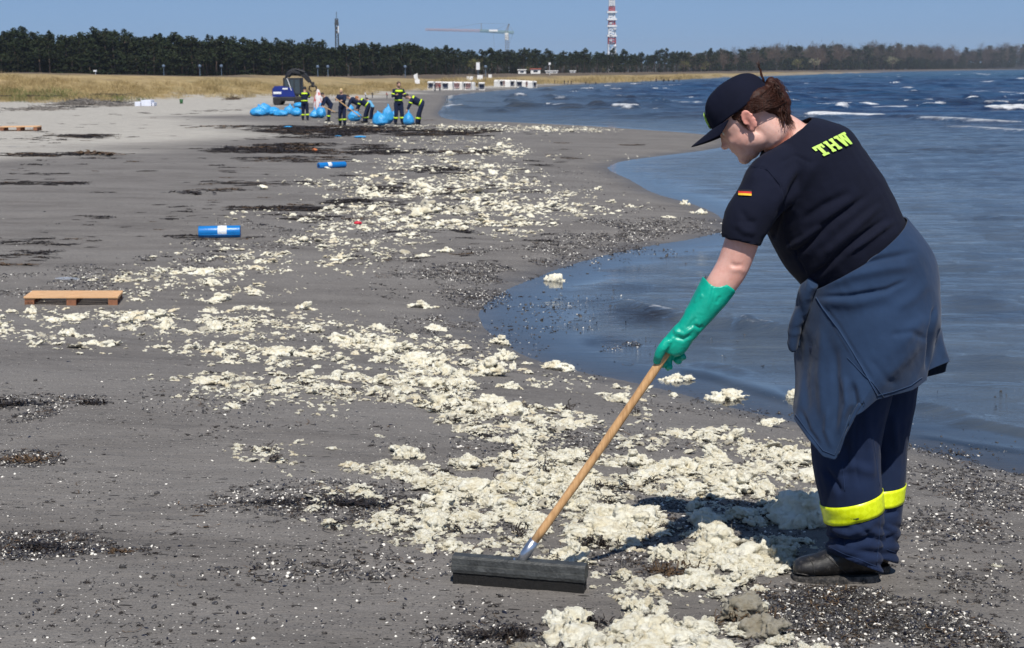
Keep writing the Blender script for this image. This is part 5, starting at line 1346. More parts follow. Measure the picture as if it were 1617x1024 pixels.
# second pieces that make the big lumps of the front heap ragged
# weed threads and shells lying on top of the near drift
nn_ = nr[(SZ[nr] > .03) & (gp[nr, 1] < 9)]; pk = rng.choice(nn_, min(len(nn_), 900)); pt = gp[pk].copy(); pt[:, 2] += .30 * SZ[pk]; pt[:, :2] += rng.normal(0, .02, (len(pk), 2))
ON_TOP = pt
extra = []
for q in NAMED:
    if q[2] == 0 or q[1] < 700: continue
    for e_ in range(3):
        extra.append((q[0] + rng.uniform(-1, 1) * q[2], q[1] + rng.uniform(-.35, .2) * q[2], q[2] * rng.uniform(.3, .6)))
extra = np.array(extra); ge = GP(extra[:, 0], np.minimum(extra[:, 1], 1070)); se = extra[:, 2] / FPX * ge[:, 1]
kk = clear(ge, se); ge, se = ge[kk], se[kk]
scatter('torn_wool_tufts', WN, ge, rots(len(se), .5), scl(se * 1.0), 'ragged torn tufts around the biggest wool lumps')

# ------------------------------------------------------------------ shells, pebbles, weed scraps
def bit_mesh(name, seed, kind):
    r_ = random.Random(seed); mb = MB()
    if kind == 'mussel':      # curved half shell
        n = 7; vs = []
        for i in range(n):
            u = i / (n - 1); w = .42 * math.sin(math.pi * min(1, u * .93 + .07)) ** .7
            for j in range(3):
                t_ = (j - 1); vs.append((u * 2 - 1, t_ * w, .16 * math.sin(math.pi * u) * (1 - abs(t_) * .9) + r_.uniform(-.02, .02)))
        fs = [(i * 3 + j, (i + 1) * 3 + j, (i + 1) * 3 + j + 1, i * 3 + j + 1) for i in range(n - 1) for j in range(2)]
        mb.add(vs, fs)
        me = mb.mesh(name, True); return evaluated(me, [('SOLIDIFY', dict(thickness=.06))])
    if kind == 'cockle':
        vs = [(0, 0, .32)]; 
        for k in (0.5, 1.0):
            for j in range(9):
                a = 2 * math.pi * j / 9; vs.append((k * math.cos(a) * r_.uniform(.92, 1.08), k * .85 * math.sin(a), .26 * (1 - k * k * .95)))
        fs = [(0, 1 + j, 1 + (j + 1) % 9) for j in range(9)] + [(1 + j, 10 + j, 10 + (j + 1) % 9, 1 + (j + 1) % 9) for j in range(9)]
        mb.add(vs, fs); return mb.mesh(name, True)
    if kind == 'stone':
        v, f = ICO[2]; v = v * (1 + .3 * fbm(v[:, 0] + seed, v[:, 1], v[:, 2], seed=seed, oct=2))[:, None] * np.array([1, .75, .45]); return mesh_np(name, v, f, True)
    if kind == 'ribbon':      # eelgrass strand
        n = 9; p = Vector((-1.0, 0, 0)); d = r_.uniform(-.5, .5); vs = []; c = r_.uniform(-.35, .35)
        for i in range(n):
            w = .035; nx, ny = -math.sin(d), math.cos(d); z_ = .03 + .10 * abs(math.sin(i * 1.3 + seed)) * r_.random()
            vs += [(p.x + nx * w, p.y + ny * w, z_), (p.x - nx * w, p.y - ny * w, z_ + r_.uniform(-.02, .03))]
            p += Vector((math.cos(d), math.sin(d), 0)) * .25; d += c + r_.uniform(-.3, .3)
        mb.add(vs, [(2 * i, 2 * i + 2, 2 * i + 3, 2 * i + 1) for i in range(n - 1)]); return mb.mesh(name, True)
    if kind == 'tangle':      # little mat of weed
        for s_ in range(16):
            n = 6; p = Vector((r_.uniform(-.7, .7), r_.uniform(-.35, .35), 0)); d = r_.gauss(0, .7); vs = []; c = r_.uniform(-.5, .5)
            for i in range(n):
                w = r_.uniform(.03, .06); nx, ny = -math.sin(d), math.cos(d); z_ = r_.uniform(.0, .16)
                vs += [(p.x + nx * w, p.y + ny * w, z_), (p.x - nx * w, p.y - ny * w, z_ + r_.uniform(-.05, .05))]
                p += Vector((math.cos(d), math.sin(d), 0)) * .16; d += c + r_.uniform(-.4, .4)
            mb.add(vs, [(2 * i, 2 * i + 2, 2 * i + 3, 2 * i + 1) for i in range(n - 1)])
        return mb.mesh(name, False)
M_MUS = simple('mussel_shell', (.013, .013, .022), .28, .5, 3, .3, .001, spec=.5)
M_COC = simple('white_shell', (.74, .70, .62), .5, .15, 3, .3, .001)
M_STO = simple('dark_pebble', (.05, .045, .042), .45, .5, 2, .3, .001)
M_WEED = simple('dark_weed', (.020, .013, .008), .55, .5, 3, .4, .001)
M_WEED2 = simple('brown_weed', (.085, .050, .022), .6, .5, 3, .4, .001)
def bset(kind, mat, n, s0):
    o = []
    for i in range(n):
        me = bit_mesh(kind, s0 + i, kind); me.materials.clear(); me.materials.append(mat); o.append(me)
    return o
B_MUS = bset('mussel', M_MUS, 3, 1); B_COC = bset('cockle', M_COC, 3, 10); B_STO = bset('stone', M_STO, 3, 20) ; B_STW = bset('stone', M_COC, 2, 25)
B_RIB = bset('ribbon', M_WEED, 4, 30) + bset('ribbon', M_WEED2, 2, 36); B_TAN = bset('tangle', M_WEED, 5, 40); B_TANB = bset('tangle', M_WEED2, 2, 46)
# litter belts: (cx, cy, rx, ry, count)
BELT = [(60, 640, 90, 16, 900), (20, 655, 60, 12, 500), (130, 640, 60, 14, 350), (40, 725, 60, 12, 520), (60, 860, 110, 18, 1300), (30, 872, 70, 12, 600), (180, 868, 80, 10, 120), (200, 770, 300, 60, 90), (500, 780, 160, 20, 900), (560, 800, 150, 22, 1100), (440, 800, 160, 12, 320), (640, 690, 200, 22, 500), (700, 820, 140, 20, 900), (800, 700, 150, 30, 600), (900, 700, 100, 25, 500),
    (400, 640, 200, 30, 200), (330, 630, 120, 20, 250), (480, 690, 160, 20, 300), (1060, 800, 130, 40, 900), (1150, 820, 120, 40, 900), (1000, 880, 120, 30, 900), (1270, 950, 120, 25, 1600), (1340, 975, 160, 30, 1700), (1450, 990, 160, 22, 1200), (1250, 1000, 120, 40, 900), (1550, 1010, 120, 25, 700), (1330, 940, 60, 12, 400),
    (1560, 830, 120, 25, 900), (1600, 790, 90, 16, 600), (1510, 780, 100, 20, 700), (1590, 930, 90, 25, 700), (1480, 740, 70, 12, 350), (1560, 760, 90, 14, 400), (1450, 830, 90, 30, 260), (1500, 900, 140, 30, 300), (1470, 720, 60, 10, 200), (850, 960, 120, 20, 500), (800, 1010, 130, 25, 900), (420, 960, 300, 50, 160), (150, 950, 250, 60, 90), (620, 880, 200, 30, 500), (480, 905, 150, 14, 300),
    (120, 440, 130, 8, 700), (60, 465, 90, 8, 500), (220, 425, 120, 7, 700), (300, 408, 80, 6, 600), (170, 455, 80, 7, 400), (420, 385, 120, 9, 700), (540, 370, 120, 9, 600), (480, 350, 140, 12, 500), (700, 500, 60, 30, 600), (660, 450, 70, 26, 500), (760, 460, 40, 16, 300), (860, 420, 80, 16, 700), (930, 385, 80, 14, 900), (980, 370, 90, 10, 900), (1060, 365, 90, 9, 700), (760, 430, 90, 16, 1500), (800, 405, 110, 14, 1100), (680, 520, 60, 26, 900), (740, 470, 60, 18, 900), (860, 520, 80, 34, 420), (985, 400, 90, 10, 300), (955, 545, 50, 9, 900), (900, 480, 90, 20, 200), (1330, 640, 300, 20, 60), (1520, 712, 110, 10, 160), (960, 352, 80, 7, 600), (1040, 352, 90, 7, 500), (620, 410, 90, 12, 250), (700, 440, 90, 10, 350), (740, 410, 90, 8, 250),
    (900, 300, 100, 12, 300), (880, 275, 90, 10, 250), (960, 330, 90, 6, 200), (300, 520, 280, 20, 500), (500, 560, 200, 30, 250), (700, 560, 120, 30, 250), (840, 600, 100, 20, 200), (1020, 640, 120, 14, 200), (1130, 660, 110, 14, 300), (1000, 690, 160, 22, 500)]
bp, bsz = [], []
for (cx_, cy_, rx_, ry_, n) in BELT:
    x_, y_ = gauss_pts(cx_, cy_, rx_ * 1.15, ry_ * 1.2, n); bp.append(np.stack([x_, y_], 1))
# a thin general sprinkle
x_ = rng.uniform(-30, 1650, 3200); y_ = 330 + 720 * rng.random(3200) ** .8; bp.append(np.stack([x_, y_], 1))
bp = np.vstack(bp); bp = bp[bp[:, 1] < 1070]; gb_ = GP(bp[:, 0], bp[:, 1])
ss = shore_s(gb_[:, 0], gb_[:, 1]); nz = fbm(gb_[:, 0] * 2.6, gb_[:, 1] * 1.7, seed=71, oct=4)
k_ = (ss > -2.4) & (nz + .25 * rng.random(len(nz)) > -.02); gb_ = gb_[k_]
sz = .0056 * rng.lognormal(0, .42, len(gb_)) * (1 + .9 * sst(7, 22, gb_[:, 1]))
sz = np.minimum(sz, .0125 * (1 + sst(7, 20, gb_[:, 1]))); k_ = clear(gb_, sz); gb_, sz = gb_[k_], sz[k_]
ty = rng.random(len(gb_)); print('bits', len(gb_))
def bits(name, meshes, sel, fac, label, tilt=.5):
    p = gb_[sel].copy(); p[:, 2] += .001
    s_ = sz[sel] * fac; return scatter(name, meshes, p, rots(len(p), tilt), np.stack([s_, s_, s_], 1), label)
bits('mussel_shells', B_MUS + B_STO, ty < .55, 1.05, 'black mussel shells and dark pebbles strewn in belts over the sand', .6)
bits('white_shell_bits', B_COC + B_STW, (ty >= .55) & (ty < .78), .62, 'white shell bits sprinkled over the sand', .5)
s_ = rng.uniform(.02, .055, len(ON_TOP)); scatter('weed_on_wool', B_TAN + B_RIB, ON_TOP, rots(len(s_), .35), np.stack([s_, s_, s_], 1), 'dark weed threads caught on the near wool drift')
bits('weed_scraps', B_TAN, (ty >= .78) & (ty < .88), 2.0, 'small dark weed scraps lying among the shells', .08)
bits('eelgrass_strands', B_RIB, (ty >= .88), 4.5, 'thin brown eelgrass strands on the sand', .12)
# wrack: flat mats of dark weed in streaks along the beach
WR = [(600, 207, 190, 8, 900), (500, 205, 120, 6, 400), (560, 240, 160, 5, 220), (420, 238, 110, 5, 240), (380, 235, 60, 4, 80), (500, 232, 110, 6, 330), (460, 252, 100, 5, 120), (300, 265, 60, 5, 90), (290, 272, 80, 3, 40), (360, 220, 60, 3, 40), (640, 215, 120, 5, 240), (260, 215, 60, 3, 50), (130, 215, 60, 3, 90), (165, 217, 50, 3, 50), (60, 220, 60, 3, 30), (40, 245, 70, 3, 90), (130, 243, 50, 3, 50), (180, 250, 60, 2, 20), (60, 290, 90, 3, 80), (400, 290, 100, 4, 50), (330, 300, 60, 3, 20),
    (50, 340, 60, 4, 60), (110, 342, 50, 2, 20), (480, 330, 60, 5, 60), (410, 330, 60, 4, 40), (490, 345, 50, 4, 30), (580, 300, 60, 6, 60), (150, 160, 70, 3, 130), (110, 170, 50, 2, 60), (175, 150, 40, 3, 70), (60, 152, 60, 2, 40), (20, 172, 40, 2, 20), (230, 180, 70, 2, 25), (340, 175, 50, 2, 20), (420, 200, 60, 2, 50), (340, 202, 40, 2, 40), (750, 240, 40, 4, 40), (700, 270, 60, 5, 50), (870, 224, 30, 3, 20), (990, 229, 26, 2, 16), (890, 250, 30, 2, 8), (550, 348, 20, 2, 10), (1010, 222, 60, 2, 8), (780, 300, 80, 8, 60), (640, 300, 80, 8, 60), (560, 320, 60, 6, 50),
    (690, 325, 100, 10, 60), (340, 375, 60, 5, 20), (25, 405, 40, 3, 14), (50, 275, 50, 2, 20), (180, 305, 50, 2, 14), (250, 305, 50, 2, 8), (40, 385, 60, 2, 10), (490, 215, 90, 4, 90)]
wp = []
for (cx_, cy_, rx_, ry_, n) in WR:
    x_, y_ = gauss_pts(cx_, cy_, rx_, ry_, n); wp.append(np.stack([x_, y_], 1))
x_ = rng.uniform(-30, 900, 500); y_ = 160 + 260 * rng.random(500); wp.append(np.stack([x_, y_], 1))
wp = np.vstack(wp); gw = GP(wp[:, 0], wp[:, 1]); nz = fbm(gw[:, 0] * .5, gw[:, 1] * .22, seed=75, oct=4); k_ = (shore_s(gw[:, 0], gw[:, 1]) > .5) & (nz + .3 * rng.random(len(nz)) > -.05); gw = gw[k_]
sw = .10 * rng.lognormal(0, .45, len(gw)) * (.6 + .6 * sst(15, 60, gw[:, 1]))
scatter('weed_wrack', B_TAN + B_TAN + B_TANB, gw, np.stack([np.zeros(len(gw)), np.zeros(len(gw)), rng.normal(0, .5, len(gw))], 1), np.stack([sw * 1.6, sw, sw * .7], 1), 'dark brown weed wrack lying in streaks across the far beach')
# near weed clumps: things
def weed_clump(px, py, w, label, n=70, h=.5, mat=None, seed=1, asp=.4):
    r_ = random.Random(seed); mb = MB(); g = G(px, py); W = w / FPX * g.y
    for s_ in range(n):
        p = Vector((r_.gauss(0, .4) * W, r_.gauss(0, asp * .5) * W, r_.uniform(.0, .05) * W)); d = r_.gauss(0, .8) + (math.pi if r_.random() < .5 else 0); c = r_.uniform(-.4, .4); vs = []
        L = W * r_.uniform(.15, .45); k = 7; wd = r_.uniform(.0012, .0035) * (g.y / 5); pz = p.z
        lift = r_.random() ** 3 * h * W * .38
        for i in range(k):
            nx, ny = -math.sin(d), math.cos(d); z_ = pz + lift * math.sin(math.pi * (i / (k - 1)) * r_.uniform(.5, .9))
            vs += [(p.x + nx * wd, p.y + ny * wd, z_ + .002), (p.x - nx * wd, p.y - ny * wd, z_ + r_.uniform(0, .003))]
            p += Vector((math.cos(d), math.sin(d), 0)) * L / k; d += c + r_.uniform(-.5, .5)
        mb.add(vs, [(2 * i, 2 * i + 2, 2 * i + 3, 2 * i + 1) for i in range(k - 1)])
    o = mb.build('weed_clump', mat or M_WEED, None, True, loc=g); return tag(o, label, 'seaweed')
weed_clump(148, 638, 34, 'dark brown weed clump at the right end of the upper left shell belt', 90, .6, M_WEED, 2)
weed_clump(20, 640, 60, 'black weed tangle at the left edge among shells', 120, .5, M_WEED, 3)
weed_clump(40, 728, 48, 'brown weed tangle in the middle shell patch at the left edge', 110, .5, M_WEED2, 4)
weed_clump(60, 866, 60, 'dark weed tangle in the lowest shell patch at the left edge', 130, .45, M_WEED, 5)
weed_clump(190, 872, 28, 'small reddish brown weed tuft right of the lowest shell patch', 60, .5, M_WEED2, 6)
weed_clump(540, 797, 90, 'long dark weed streak at the left tip of the near drift', 130, .25, M_WEED, 7, .18)
weed_clump(430, 795, 70, 'thin weed strands trailing left of the near drift', 50, .15, M_WEED, 8, .15)
weed_clump(765, 690, 30, 'dark weed clump between two arms of the drift', 80, .4, M_WEED, 9)
weed_clump(940, 862, 40, 'black branching weed right of the broom socket', 110, 1.0, M_WEED, 10)
weed_clump(985, 815, 26, 'dark upright weed stalk clump below the broom handle', 50, 1.3, M_WEED, 11)
weed_clump(1060, 905, 60, 'brown weed woven through the heap right of the broom', 110, .7, M_WEED2, 12)
weed_clump(1180, 985, 60, 'long brown weed strands around the dirty wool lump', 150, 1.0, M_WEED2, 13)
weed_clump(800, 1005, 70, 'weed strands scattered at the bottom edge left of the front heap', 150, .6, M_WEED, 14, .3)
weed_clump(930, 985, 50, 'black weed hollow in the front heap', 120, .7, M_WEED, 15)
weed_clump(700, 790, 50, 'weed strands threaded through the middle of the near drift', 80, .4, M_WEED, 16)
weed_clump(880, 795, 60, 'weed strands on the drift beside the broom handle', 90, .5, M_WEED, 17)
# ------------------------------------------------------------------ trees and dunes
def leafmat(name, a, b, c=None):
    t = NT(name); oi = t.new('ShaderNodeObjectInfo'); n = t.noise(t.coord(), .9, 4, .6)
    base = t.ramp(n, [(.3, a), (.7, b)])
    if c is not None: base = t.mix(t.math('MULTIPLY', oi.outputs['Random'], .7), base, c)
    return t.set(color=base, rough=.75, spec=.12)
M_PINE = leafmat('pine_needles', (.016, .026, .011), (.034, .048, .019), (.030, .034, .016))
M_BARK = simple('pine_bark', (.10, .068, .05), .9, .4, 2, .3, .01)
M_BARE = leafmat('bare_twigs', (.075, .052, .042), (.125, .092, .075), (.085, .075, .050))
M_BUD = leafmat('budding_leaves', (.13, .13, .045), (.20, .19, .075))
M_HAZEL = leafmat('pale_yellow_catkins', (.26, .25, .15), (.36, .34, .22))
def leaf_cloud(mb, centre, rad, n, size, r_, flat=1.0):
    for _ in range(n):
        d = Vector((r_.gauss(0, 1), r_.gauss(0, 1), r_.gauss(0, 1))); d.normalize(); k = r_.random() ** .45
        c = Vector(centre) + Vector((d.x * rad[0], d.y * rad[1], d.z * rad[2])) * k
        s_ = size * r_.uniform(.6, 1.4); a = Vector((r_.gauss(0, 1), r_.gauss(0, 1), r_.gauss(0, 1))).normalized(); b = a.orthogonal().normalized()
        b = (Matrix.Rotation(r_.uniform(0, 6.28), 3, a) @ b); c2 = a.cross(b)
        mb.add([c + b * s_, c + c2 * s_ * .7, c - b * s_ * .8, c - c2 * s_ * .6], [(0, 1, 2, 3)])
def pine(seed, low=.45):
    """12 m tall unit tree"""
    r_ = random.Random(seed); tr = MB(); cr_ = MB(); lean = r_.uniform(-.5, .5)
    top = Vector((lean, r_.uniform(-.3, .3), 11.2)); pts = [Vector((0, 0, -.6)), Vector((lean * .2, 0, 4)), Vector((lean * .6 + r_.uniform(-.2, .2), 0, 8)), top]
    tr.tube(pts, [.19, .15, .10, .03], 7)
    nb = r_.randint(11, 15)
    for k in range(nb):
        z_ = 12 * (low + (1 - low) * ((k + .5) / nb) ** .9) * r_.uniform(.94, 1.04); f_ = (z_ / 12 - low) / (1 - low)
        wid = 2.5 * (1 - .62 * f_ ** 1.6) * r_.uniform(.6, 1.15); a = k * 2.4 + r_.uniform(-.5, .5)
        t_ = min(1, z_ / 11.2); ax = Vector((lean * t_ * .9, 0, z_ - .5)); c = Vector((ax.x + math.cos(a) * wid * .62, ax.y + math.sin(a) * wid * .62, z_))
        tr.tube([ax, (ax + c) / 2 + Vector((0, 0, -.1)), c], [.06, .045, .02], 4, False)
        leaf_cloud(cr_, c, (wid * .7, wid * .7, .85), 52, .27, r_)
    leaf_cloud(cr_, (lean, 0, 11.0), (1.5, 1.5, .8), 60, .25, r_)
    a = tr.mesh('trunk', True); a.materials.append(M_BARK); b = cr_.mesh('crown'); b.materials.append(M_PINE); return a, b
def broadleaf(seed, mat, dens=520, wide=3.6, low=.12, leaf=.2, twig=True):
    r_ = random.Random(seed); tr = MB(); cr_ = MB()
    tr.tube([(0, 0, -.6), (.1, 0, 2.5), (.2, .1, 5.5)], [.24, .2, .1], 7)
    for k in range(9):
        a = k * 2.4 + r_.uniform(-.4, .4); e = Vector((math.cos(a) * wide * .7, math.sin(a) * wide * .7, 12 * r_.uniform(.5, .9)))
        tr.tube([(.1, 0, r_.uniform(2, 4.5)), e * .5 + Vector((0, 0, 2.2)), e], [.1, .06, .02], 4, False)
    for k in range(13):
        a = k * 2.4 + r_.uniform(-.5, .5); rr = wide * math.sqrt((k + .5) / 13) * .8; z_ = 12 * (low + .84 * (1 - .45 * (rr / wide) ** 2) * r_.uniform(.38, .95))
        c = Vector((math.cos(a) * rr, math.sin(a) * rr, z_))
        if twig:
            for _ in range(dens // 13):
                p = c + Vector((r_.gauss(0, .75), r_.gauss(0, .75), r_.gauss(0, .85))); d = (Vector((p.x, p.y, 6)) * .12 + Vector((r_.gauss(0, .5), r_.gauss(0, .5), .9))).normalized(); o = d.orthogonal().normalized() * .05
                q = p + d * r_.uniform(.5, 1.2); cr_.add([p - o, p + o, q], [(0, 1, 2)])
        else: leaf_cloud(cr_, c, (1.2, 1.2, 1.1), dens // 13, leaf, r_)
    a = tr.mesh('trunk', True); a.materials.append(M_BARK); b = cr_.mesh('crown'); b.materials.append(mat); return a, b
PINES = [pine(10 + i, [.42, .5, .34, .46][i % 4]) for i in range(8)]; PLOW = [pine(30 + i, .10) for i in range(4)]
BARES = [broadleaf(50 + i, M_BARE, 700) for i in range(5)]
BUDS = [broadleaf(60 + i, M_BUD, 620, 3.6, .02, .17, False) for i in range(2)]; HAZ = [broadleaf(70, M_HAZEL, 800, 3.4, .0, .16, False)]
def hz(x): return 113.5 - (x - 808.5) * .0074
TOPS = [(-60, 62), (0, 62), (50, 50), (110, 58), (185, 49), (200, 54), (260, 58), (340, 62), (400, 62), (450, 66), (520, 69), (560, 72), (600, 71), (660, 71), (700, 75), (750, 79), (800, 79), (850, 81), (900, 80), (960, 82), (1050, 81), (1100, 80), (1160, 74), (1230, 68), (1300, 68), (1400, 66), (1470, 68), (1500, 72), (1516, 79), (1530, 72), (1560, 75), (1617, 72), (1700, 70)]
EDGE = [(-60, 300), (0, 310), (300, 330), (650, 400), (850, 520), (1000, 640), (1100, 760), (1300, 1150), (1450, 1500), (1617, 1950), (1700, 2050)]
def interp(tab, x):
    return float(np.interp(x, [a for a, _ in tab], [b for _, b in tab]))
def tree_thing(name, src, px, D, toppx, label, group, cat='tree', wfac=1.0):
    X = (px - 808.5) / FPX * D; zb = g1(X, D)
    ht = (CAMH + (hz(px) - toppx) * D / FPX) - zb
    e = empty(name, (X, D, zb), random.uniform(0, 6.28)); s_ = ht / 12.0; e.scale = (s_ * wfac, s_ * wfac, s_); tag(e, label, cat, group)
    a = link('trunk', src[0], None, e); b = link('crown', src[1], None, e); return e
r_ = random.Random(77)
x_ = -30; k = 0
side = lambda x: 'left of the excavator' if x < 430 else 'behind the excavator' if x < 510 else 'behind the cleaning crew' if x < 680 else 'under the crane' if x < 840 else 'left of the lattice mast' if x < 955 else 'right of the lattice mast'
while x_ < 1130:
    D = interp(EDGE, x_) + r_.uniform(-4, 10); low_ = x_ < 215
    lab = ('bushy dark pine growing down to the dune, ' if low_ else 'dark green pine with a bare trunk at the wood edge, ' if x_ < 850 else 'small dark distant pine in the wood edge, ') + side(x_)
    tree_thing('pine_tree', r_.choice(PLOW if low_ and k % 2 else PINES), x_, D, interp(TOPS, x_) + r_.choice([r_.uniform(-3, 3), r_.uniform(2, 12)]), lab, 'pines at the edge of the wood', wfac=r_.uniform(1.2, 2.0)); x_ += r_.uniform(5.0, 9.5) if x_ < 850 else r_.uniform(7, 11); k += 1
while x_ < 1650:
    D = interp(EDGE, x_) + r_.uniform(0, 60)
    if r_.random() < .68: tree_thing('bare_tree', r_.choice(BARES), x_, D + 40, interp(TOPS, x_) + r_.uniform(-1, 5), 'brown leafless tree in the far wood across the bay', 'leafless trees across the bay', wfac=1.15)
    else: tree_thing('pine_tree', r_.choice(PLOW), x_, D, interp(TOPS, x_) + r_.uniform(8, 18), 'dark low pine in the far wood across the bay', 'dark pines across the bay', wfac=1.5)
    x_ += r_.uniform(6, 12)
for (px_, top_, src, lab) in [(1080, 90, BUDS[0], 'pale green budding tree left of the capped head'), (1113, 92, BUDS[1], 'second pale green budding tree just left of the capped head'), (1258, 87, BUDS[0], 'olive budding bush right of the ponytail'), (1283, 86, HAZ[0], 'small pale yellow bush right of the olive one'), (1405, 83, HAZ[0], 'large pale yellow bush at the far wood edge'), (838, 100, BUDS[1], 'olive budding bush above the white kiosk'), (755, 84, BUDS[0], 'olive budding tree left of the crane'), (955, 104, BUDS[1], 'low olive bush under the red and white mast'), (1368, 84, PLOW[0], 'broad dark pine left of the large pale yellow bush')]:
    D = interp(EDGE, px_) - 14 - (30 if px_ > 1200 else 0); tree_thing('budding_tree' if src is not PLOW[0] else 'pine_tree', src, px_, D, top_, lab, None, wfac=1.5)
# the wood behind them, one mass
def wood(name, srcs, x0, x1, n, dmin, dmax, dtop, label, wf=1.0):
    pts, ro, sc_ = [], [], []
    for _ in range(n):
        px_ = r_.uniform(x0, x1); D = interp(EDGE, px_) * (1 + r_.uniform(dmin, dmax)); X = (px_ - 808.5) / FPX * D
        t_ = interp(TOPS, px_) + r_.uniform(*dtop); ht = CAMH + (hz(px_) - t_) * D / FPX - 2.2
        pts.append((X, D, 2.2)); ro.append((0, 0, r_.uniform(0, 6.28))); s_ = ht / 12; sc_.append((s_ * wf, s_ * wf, s_))
    me = []
    for a, b in srcs:
        bm = bmesh.new(); bm.from_mesh(a); n0 = len(bm.faces); bm.from_mesh(b)
        bm.faces.ensure_lookup_table()
        for i in range(n0, len(bm.faces)): bm.faces[i].material_index = 1
        m2 = bpy.data.meshes.new('wood_tree'); bm.to_mesh(m2); bm.free(); m2.materials.append(a.materials[0]); m2.materials.append(b.materials[0]); me.append(m2)
    p = np.array(pts); p[:, 2] = ground(p[:, 0], p[:, 1])
    scatter(name, me, p, np.array(ro), np.array(sc_), label)
wood('pine_wood', PINES[:5] + PLOW[:2], -120, 1150, 950, .03, .35, (0, 14), 'dark pine wood behind the dunes, one dense mass')
wood('far_mixed_wood', BARES[:4] + PLOW[:2], 1080, 1760, 520, .02, .14, (1, 14), 'brown and dark green wood across the bay', 1.2)
wood('undergrowth', PLOW, -120, 1760, 900, -.01, .05, (20, 32), 'dark low undergrowth along the foot of the wood', 2.4)

# dune grass
def grass_mesh(seed, mat):
    r_ = random.Random(seed); mb = MB()
    for _ in range(38):
        p = Vector((r_.gauss(0, .35), r_.gauss(0, .35), -.03)); d = Vector((r_.gauss(.25, .35), r_.gauss(0, .35), 1)).normalized(); h_ = r_.uniform(.35, .75); o = Vector((r_.gauss(0, 1), r_.gauss(0, 1), 0)).normalized() * .012
        q = p + d * h_ * .6; e = q + (d + Vector((.5, 0, -.25))).normalized() * h_ * .5
        mb.add([p - o, p + o, q + o * .7, q - o * .7, e], [(0, 1, 2, 3), (3, 2, 4)])
    me = mb.mesh('grass_tuft'); me.materials.append(mat); return me
M_GR = leafmat('dry_marram_grass', (.32, .235, .105), (.48, .37, .19), (.26, .205, .10))
M_GRG = leafmat('green_grass', (.10, .13, .04), (.17, .18, .07))
GRS = [grass_mesh(80 + i, M_GR) for i in range(4)] ; GRG = [grass_mesh(86, M_GRG)]
def grass(name, n, pxr, drange, srcs, label, smin, smax, thr=-.1):
    px_ = rng.uniform(pxr[0], pxr[1], n); D = rng.uniform(drange[0] ** .5, drange[1] ** .5, n) ** 2; X = (px_ - 808.5) / FPX * D
    z, s, d = ground(X, D, True); k_ = (d > .5) & (d < 8 + 26 * sst(120, 85, D) + 5 * fbm(X * .05, D * .05, seed=92)) & (fbm(X * .12, D * .08, seed=91, oct=3) + .4 * rng.random(n) > thr) & (rng.random(n) < np.clip(d / 4, .15, 1))
    p = np.stack([X, D, z], 1)[k_]; s_ = rng.uniform(smin, smax, len(p)); scatter(name, srcs, p, np.stack([rng.normal(0, .1, len(p)), rng.normal(0, .1, len(p)), rng.uniform(0, 6.28, len(p))], 1), np.stack([s_ * 1.2, s_ * 1.2, s_], 1), label)
grass('marram_grass', 15000, (-250, 900), (78, 230), GRS, 'dry straw coloured marram grass covering the dunes', .35, .8)
grass('green_grass', 900, (-100, 330), (78, 106), GRG, 'greener grass at the foot of the dune', .4, .8, .12)
grass('distant_dune_grass', 5000, (600, 1400), (200, 520), GRS, 'straw coloured grass along the far dune line', 1.0, 1.8)

# ------------------------------------------------------------------ landmarks on the skyline
M_GALV = simple('grey_steel', (.20, .22, .25), .6, .2, 1, .1); M_RED = simple('mast_red', (.42, .09, .10), .6, .1, 1, .1); M_WHT = simple('mast_white', (.78, .78, .78), .6, .08, 1, .1); M_DK = simple('dark_steel', (.05, .055, .06), .6, .2, 1, .1)
M_GRN = simple('crane_green', (.22, .32, .28), .6, .2, 1, .1)
def lattice(mb, a, b, wa, wb, nseg, r):
    a = Vector(a); b = Vector(b); ax = (b - a).normalized(); u = ax.orthogonal().normalized()
    if abs(ax.z) > .9: u = Vector((1, 0, 0))
    v_ = ax.cross(u).normalized(); prev = None
    for i in range(nseg + 1):
        c = a + (b - a) * i / nseg; w = wa + (wb - wa) * i / nseg; q = [c + (u * sx + v_ * sy) * w / 2 for sx, sy in ((-1, -1), (1, -1), (1, 1), (-1, 1))]
        for j in range(4): mb.bar(q[j], q[(j + 1) % 4], r * .8)
        if prev:
            for j in range(4): mb.bar(prev[j], q[j], r); mb.bar(prev[j], q[(j + 1) % 4], r * .7)
        prev = q
D = 900.0
base = P(966, 95, D); mast = empty('radio_mast', (base.x, D, g1(base.x, D))); tag(mast, 'tall red and white banded lattice mast rising behind the wood', 'mast')
def yz(py, D_=D, px=966): return P(px, py, D_).z
cuts = [(100, 70), (70, 57), (57, 41.5), (41.5, 31), (31, 19.5), (19.5, 10.4), (10.4, 0), (0, -10), (-10, -20)]
zb = mast.location.z
for i, (a, b_) in enumerate(cuts):
    mb = MB(); wa = 13.5 - (100 - a) * .055; wb_ = 13.5 - (100 - b_) * .055
    za = yz(a) - zb if i else 0; zt = yz(b_) - zb
    lattice(mb, (0, 0, za + .05), (0, 0, zt), wa * D / FPX * .92, wb_ * D / FPX * .92, 3, .46)
    mb.build('mast_section', M_RED if i % 2 else M_WHT, mast)
for py_ in (57, 41.5, 31, 19.5):
    mb = MB(); mb.box((0, 0, yz(py_) - zb), (5.2, 5.2, .9)); mb.build('platform', M_WHT, mast)
mb = MB()
for i in range(5): mb.lathe([(.7, 0), (.9, .5), (.9, .9), (.1, 1.0)], 10, Matrix.Translation((2.6 * math.cos(i * 1.3), -2.6, yz(75 - i * 9) - zb)).to_3x3().to_4x4() if False else Matrix.Translation((1.5 * math.cos(i * 2.1), -2.2, yz(75 - i * 9) - zb)))
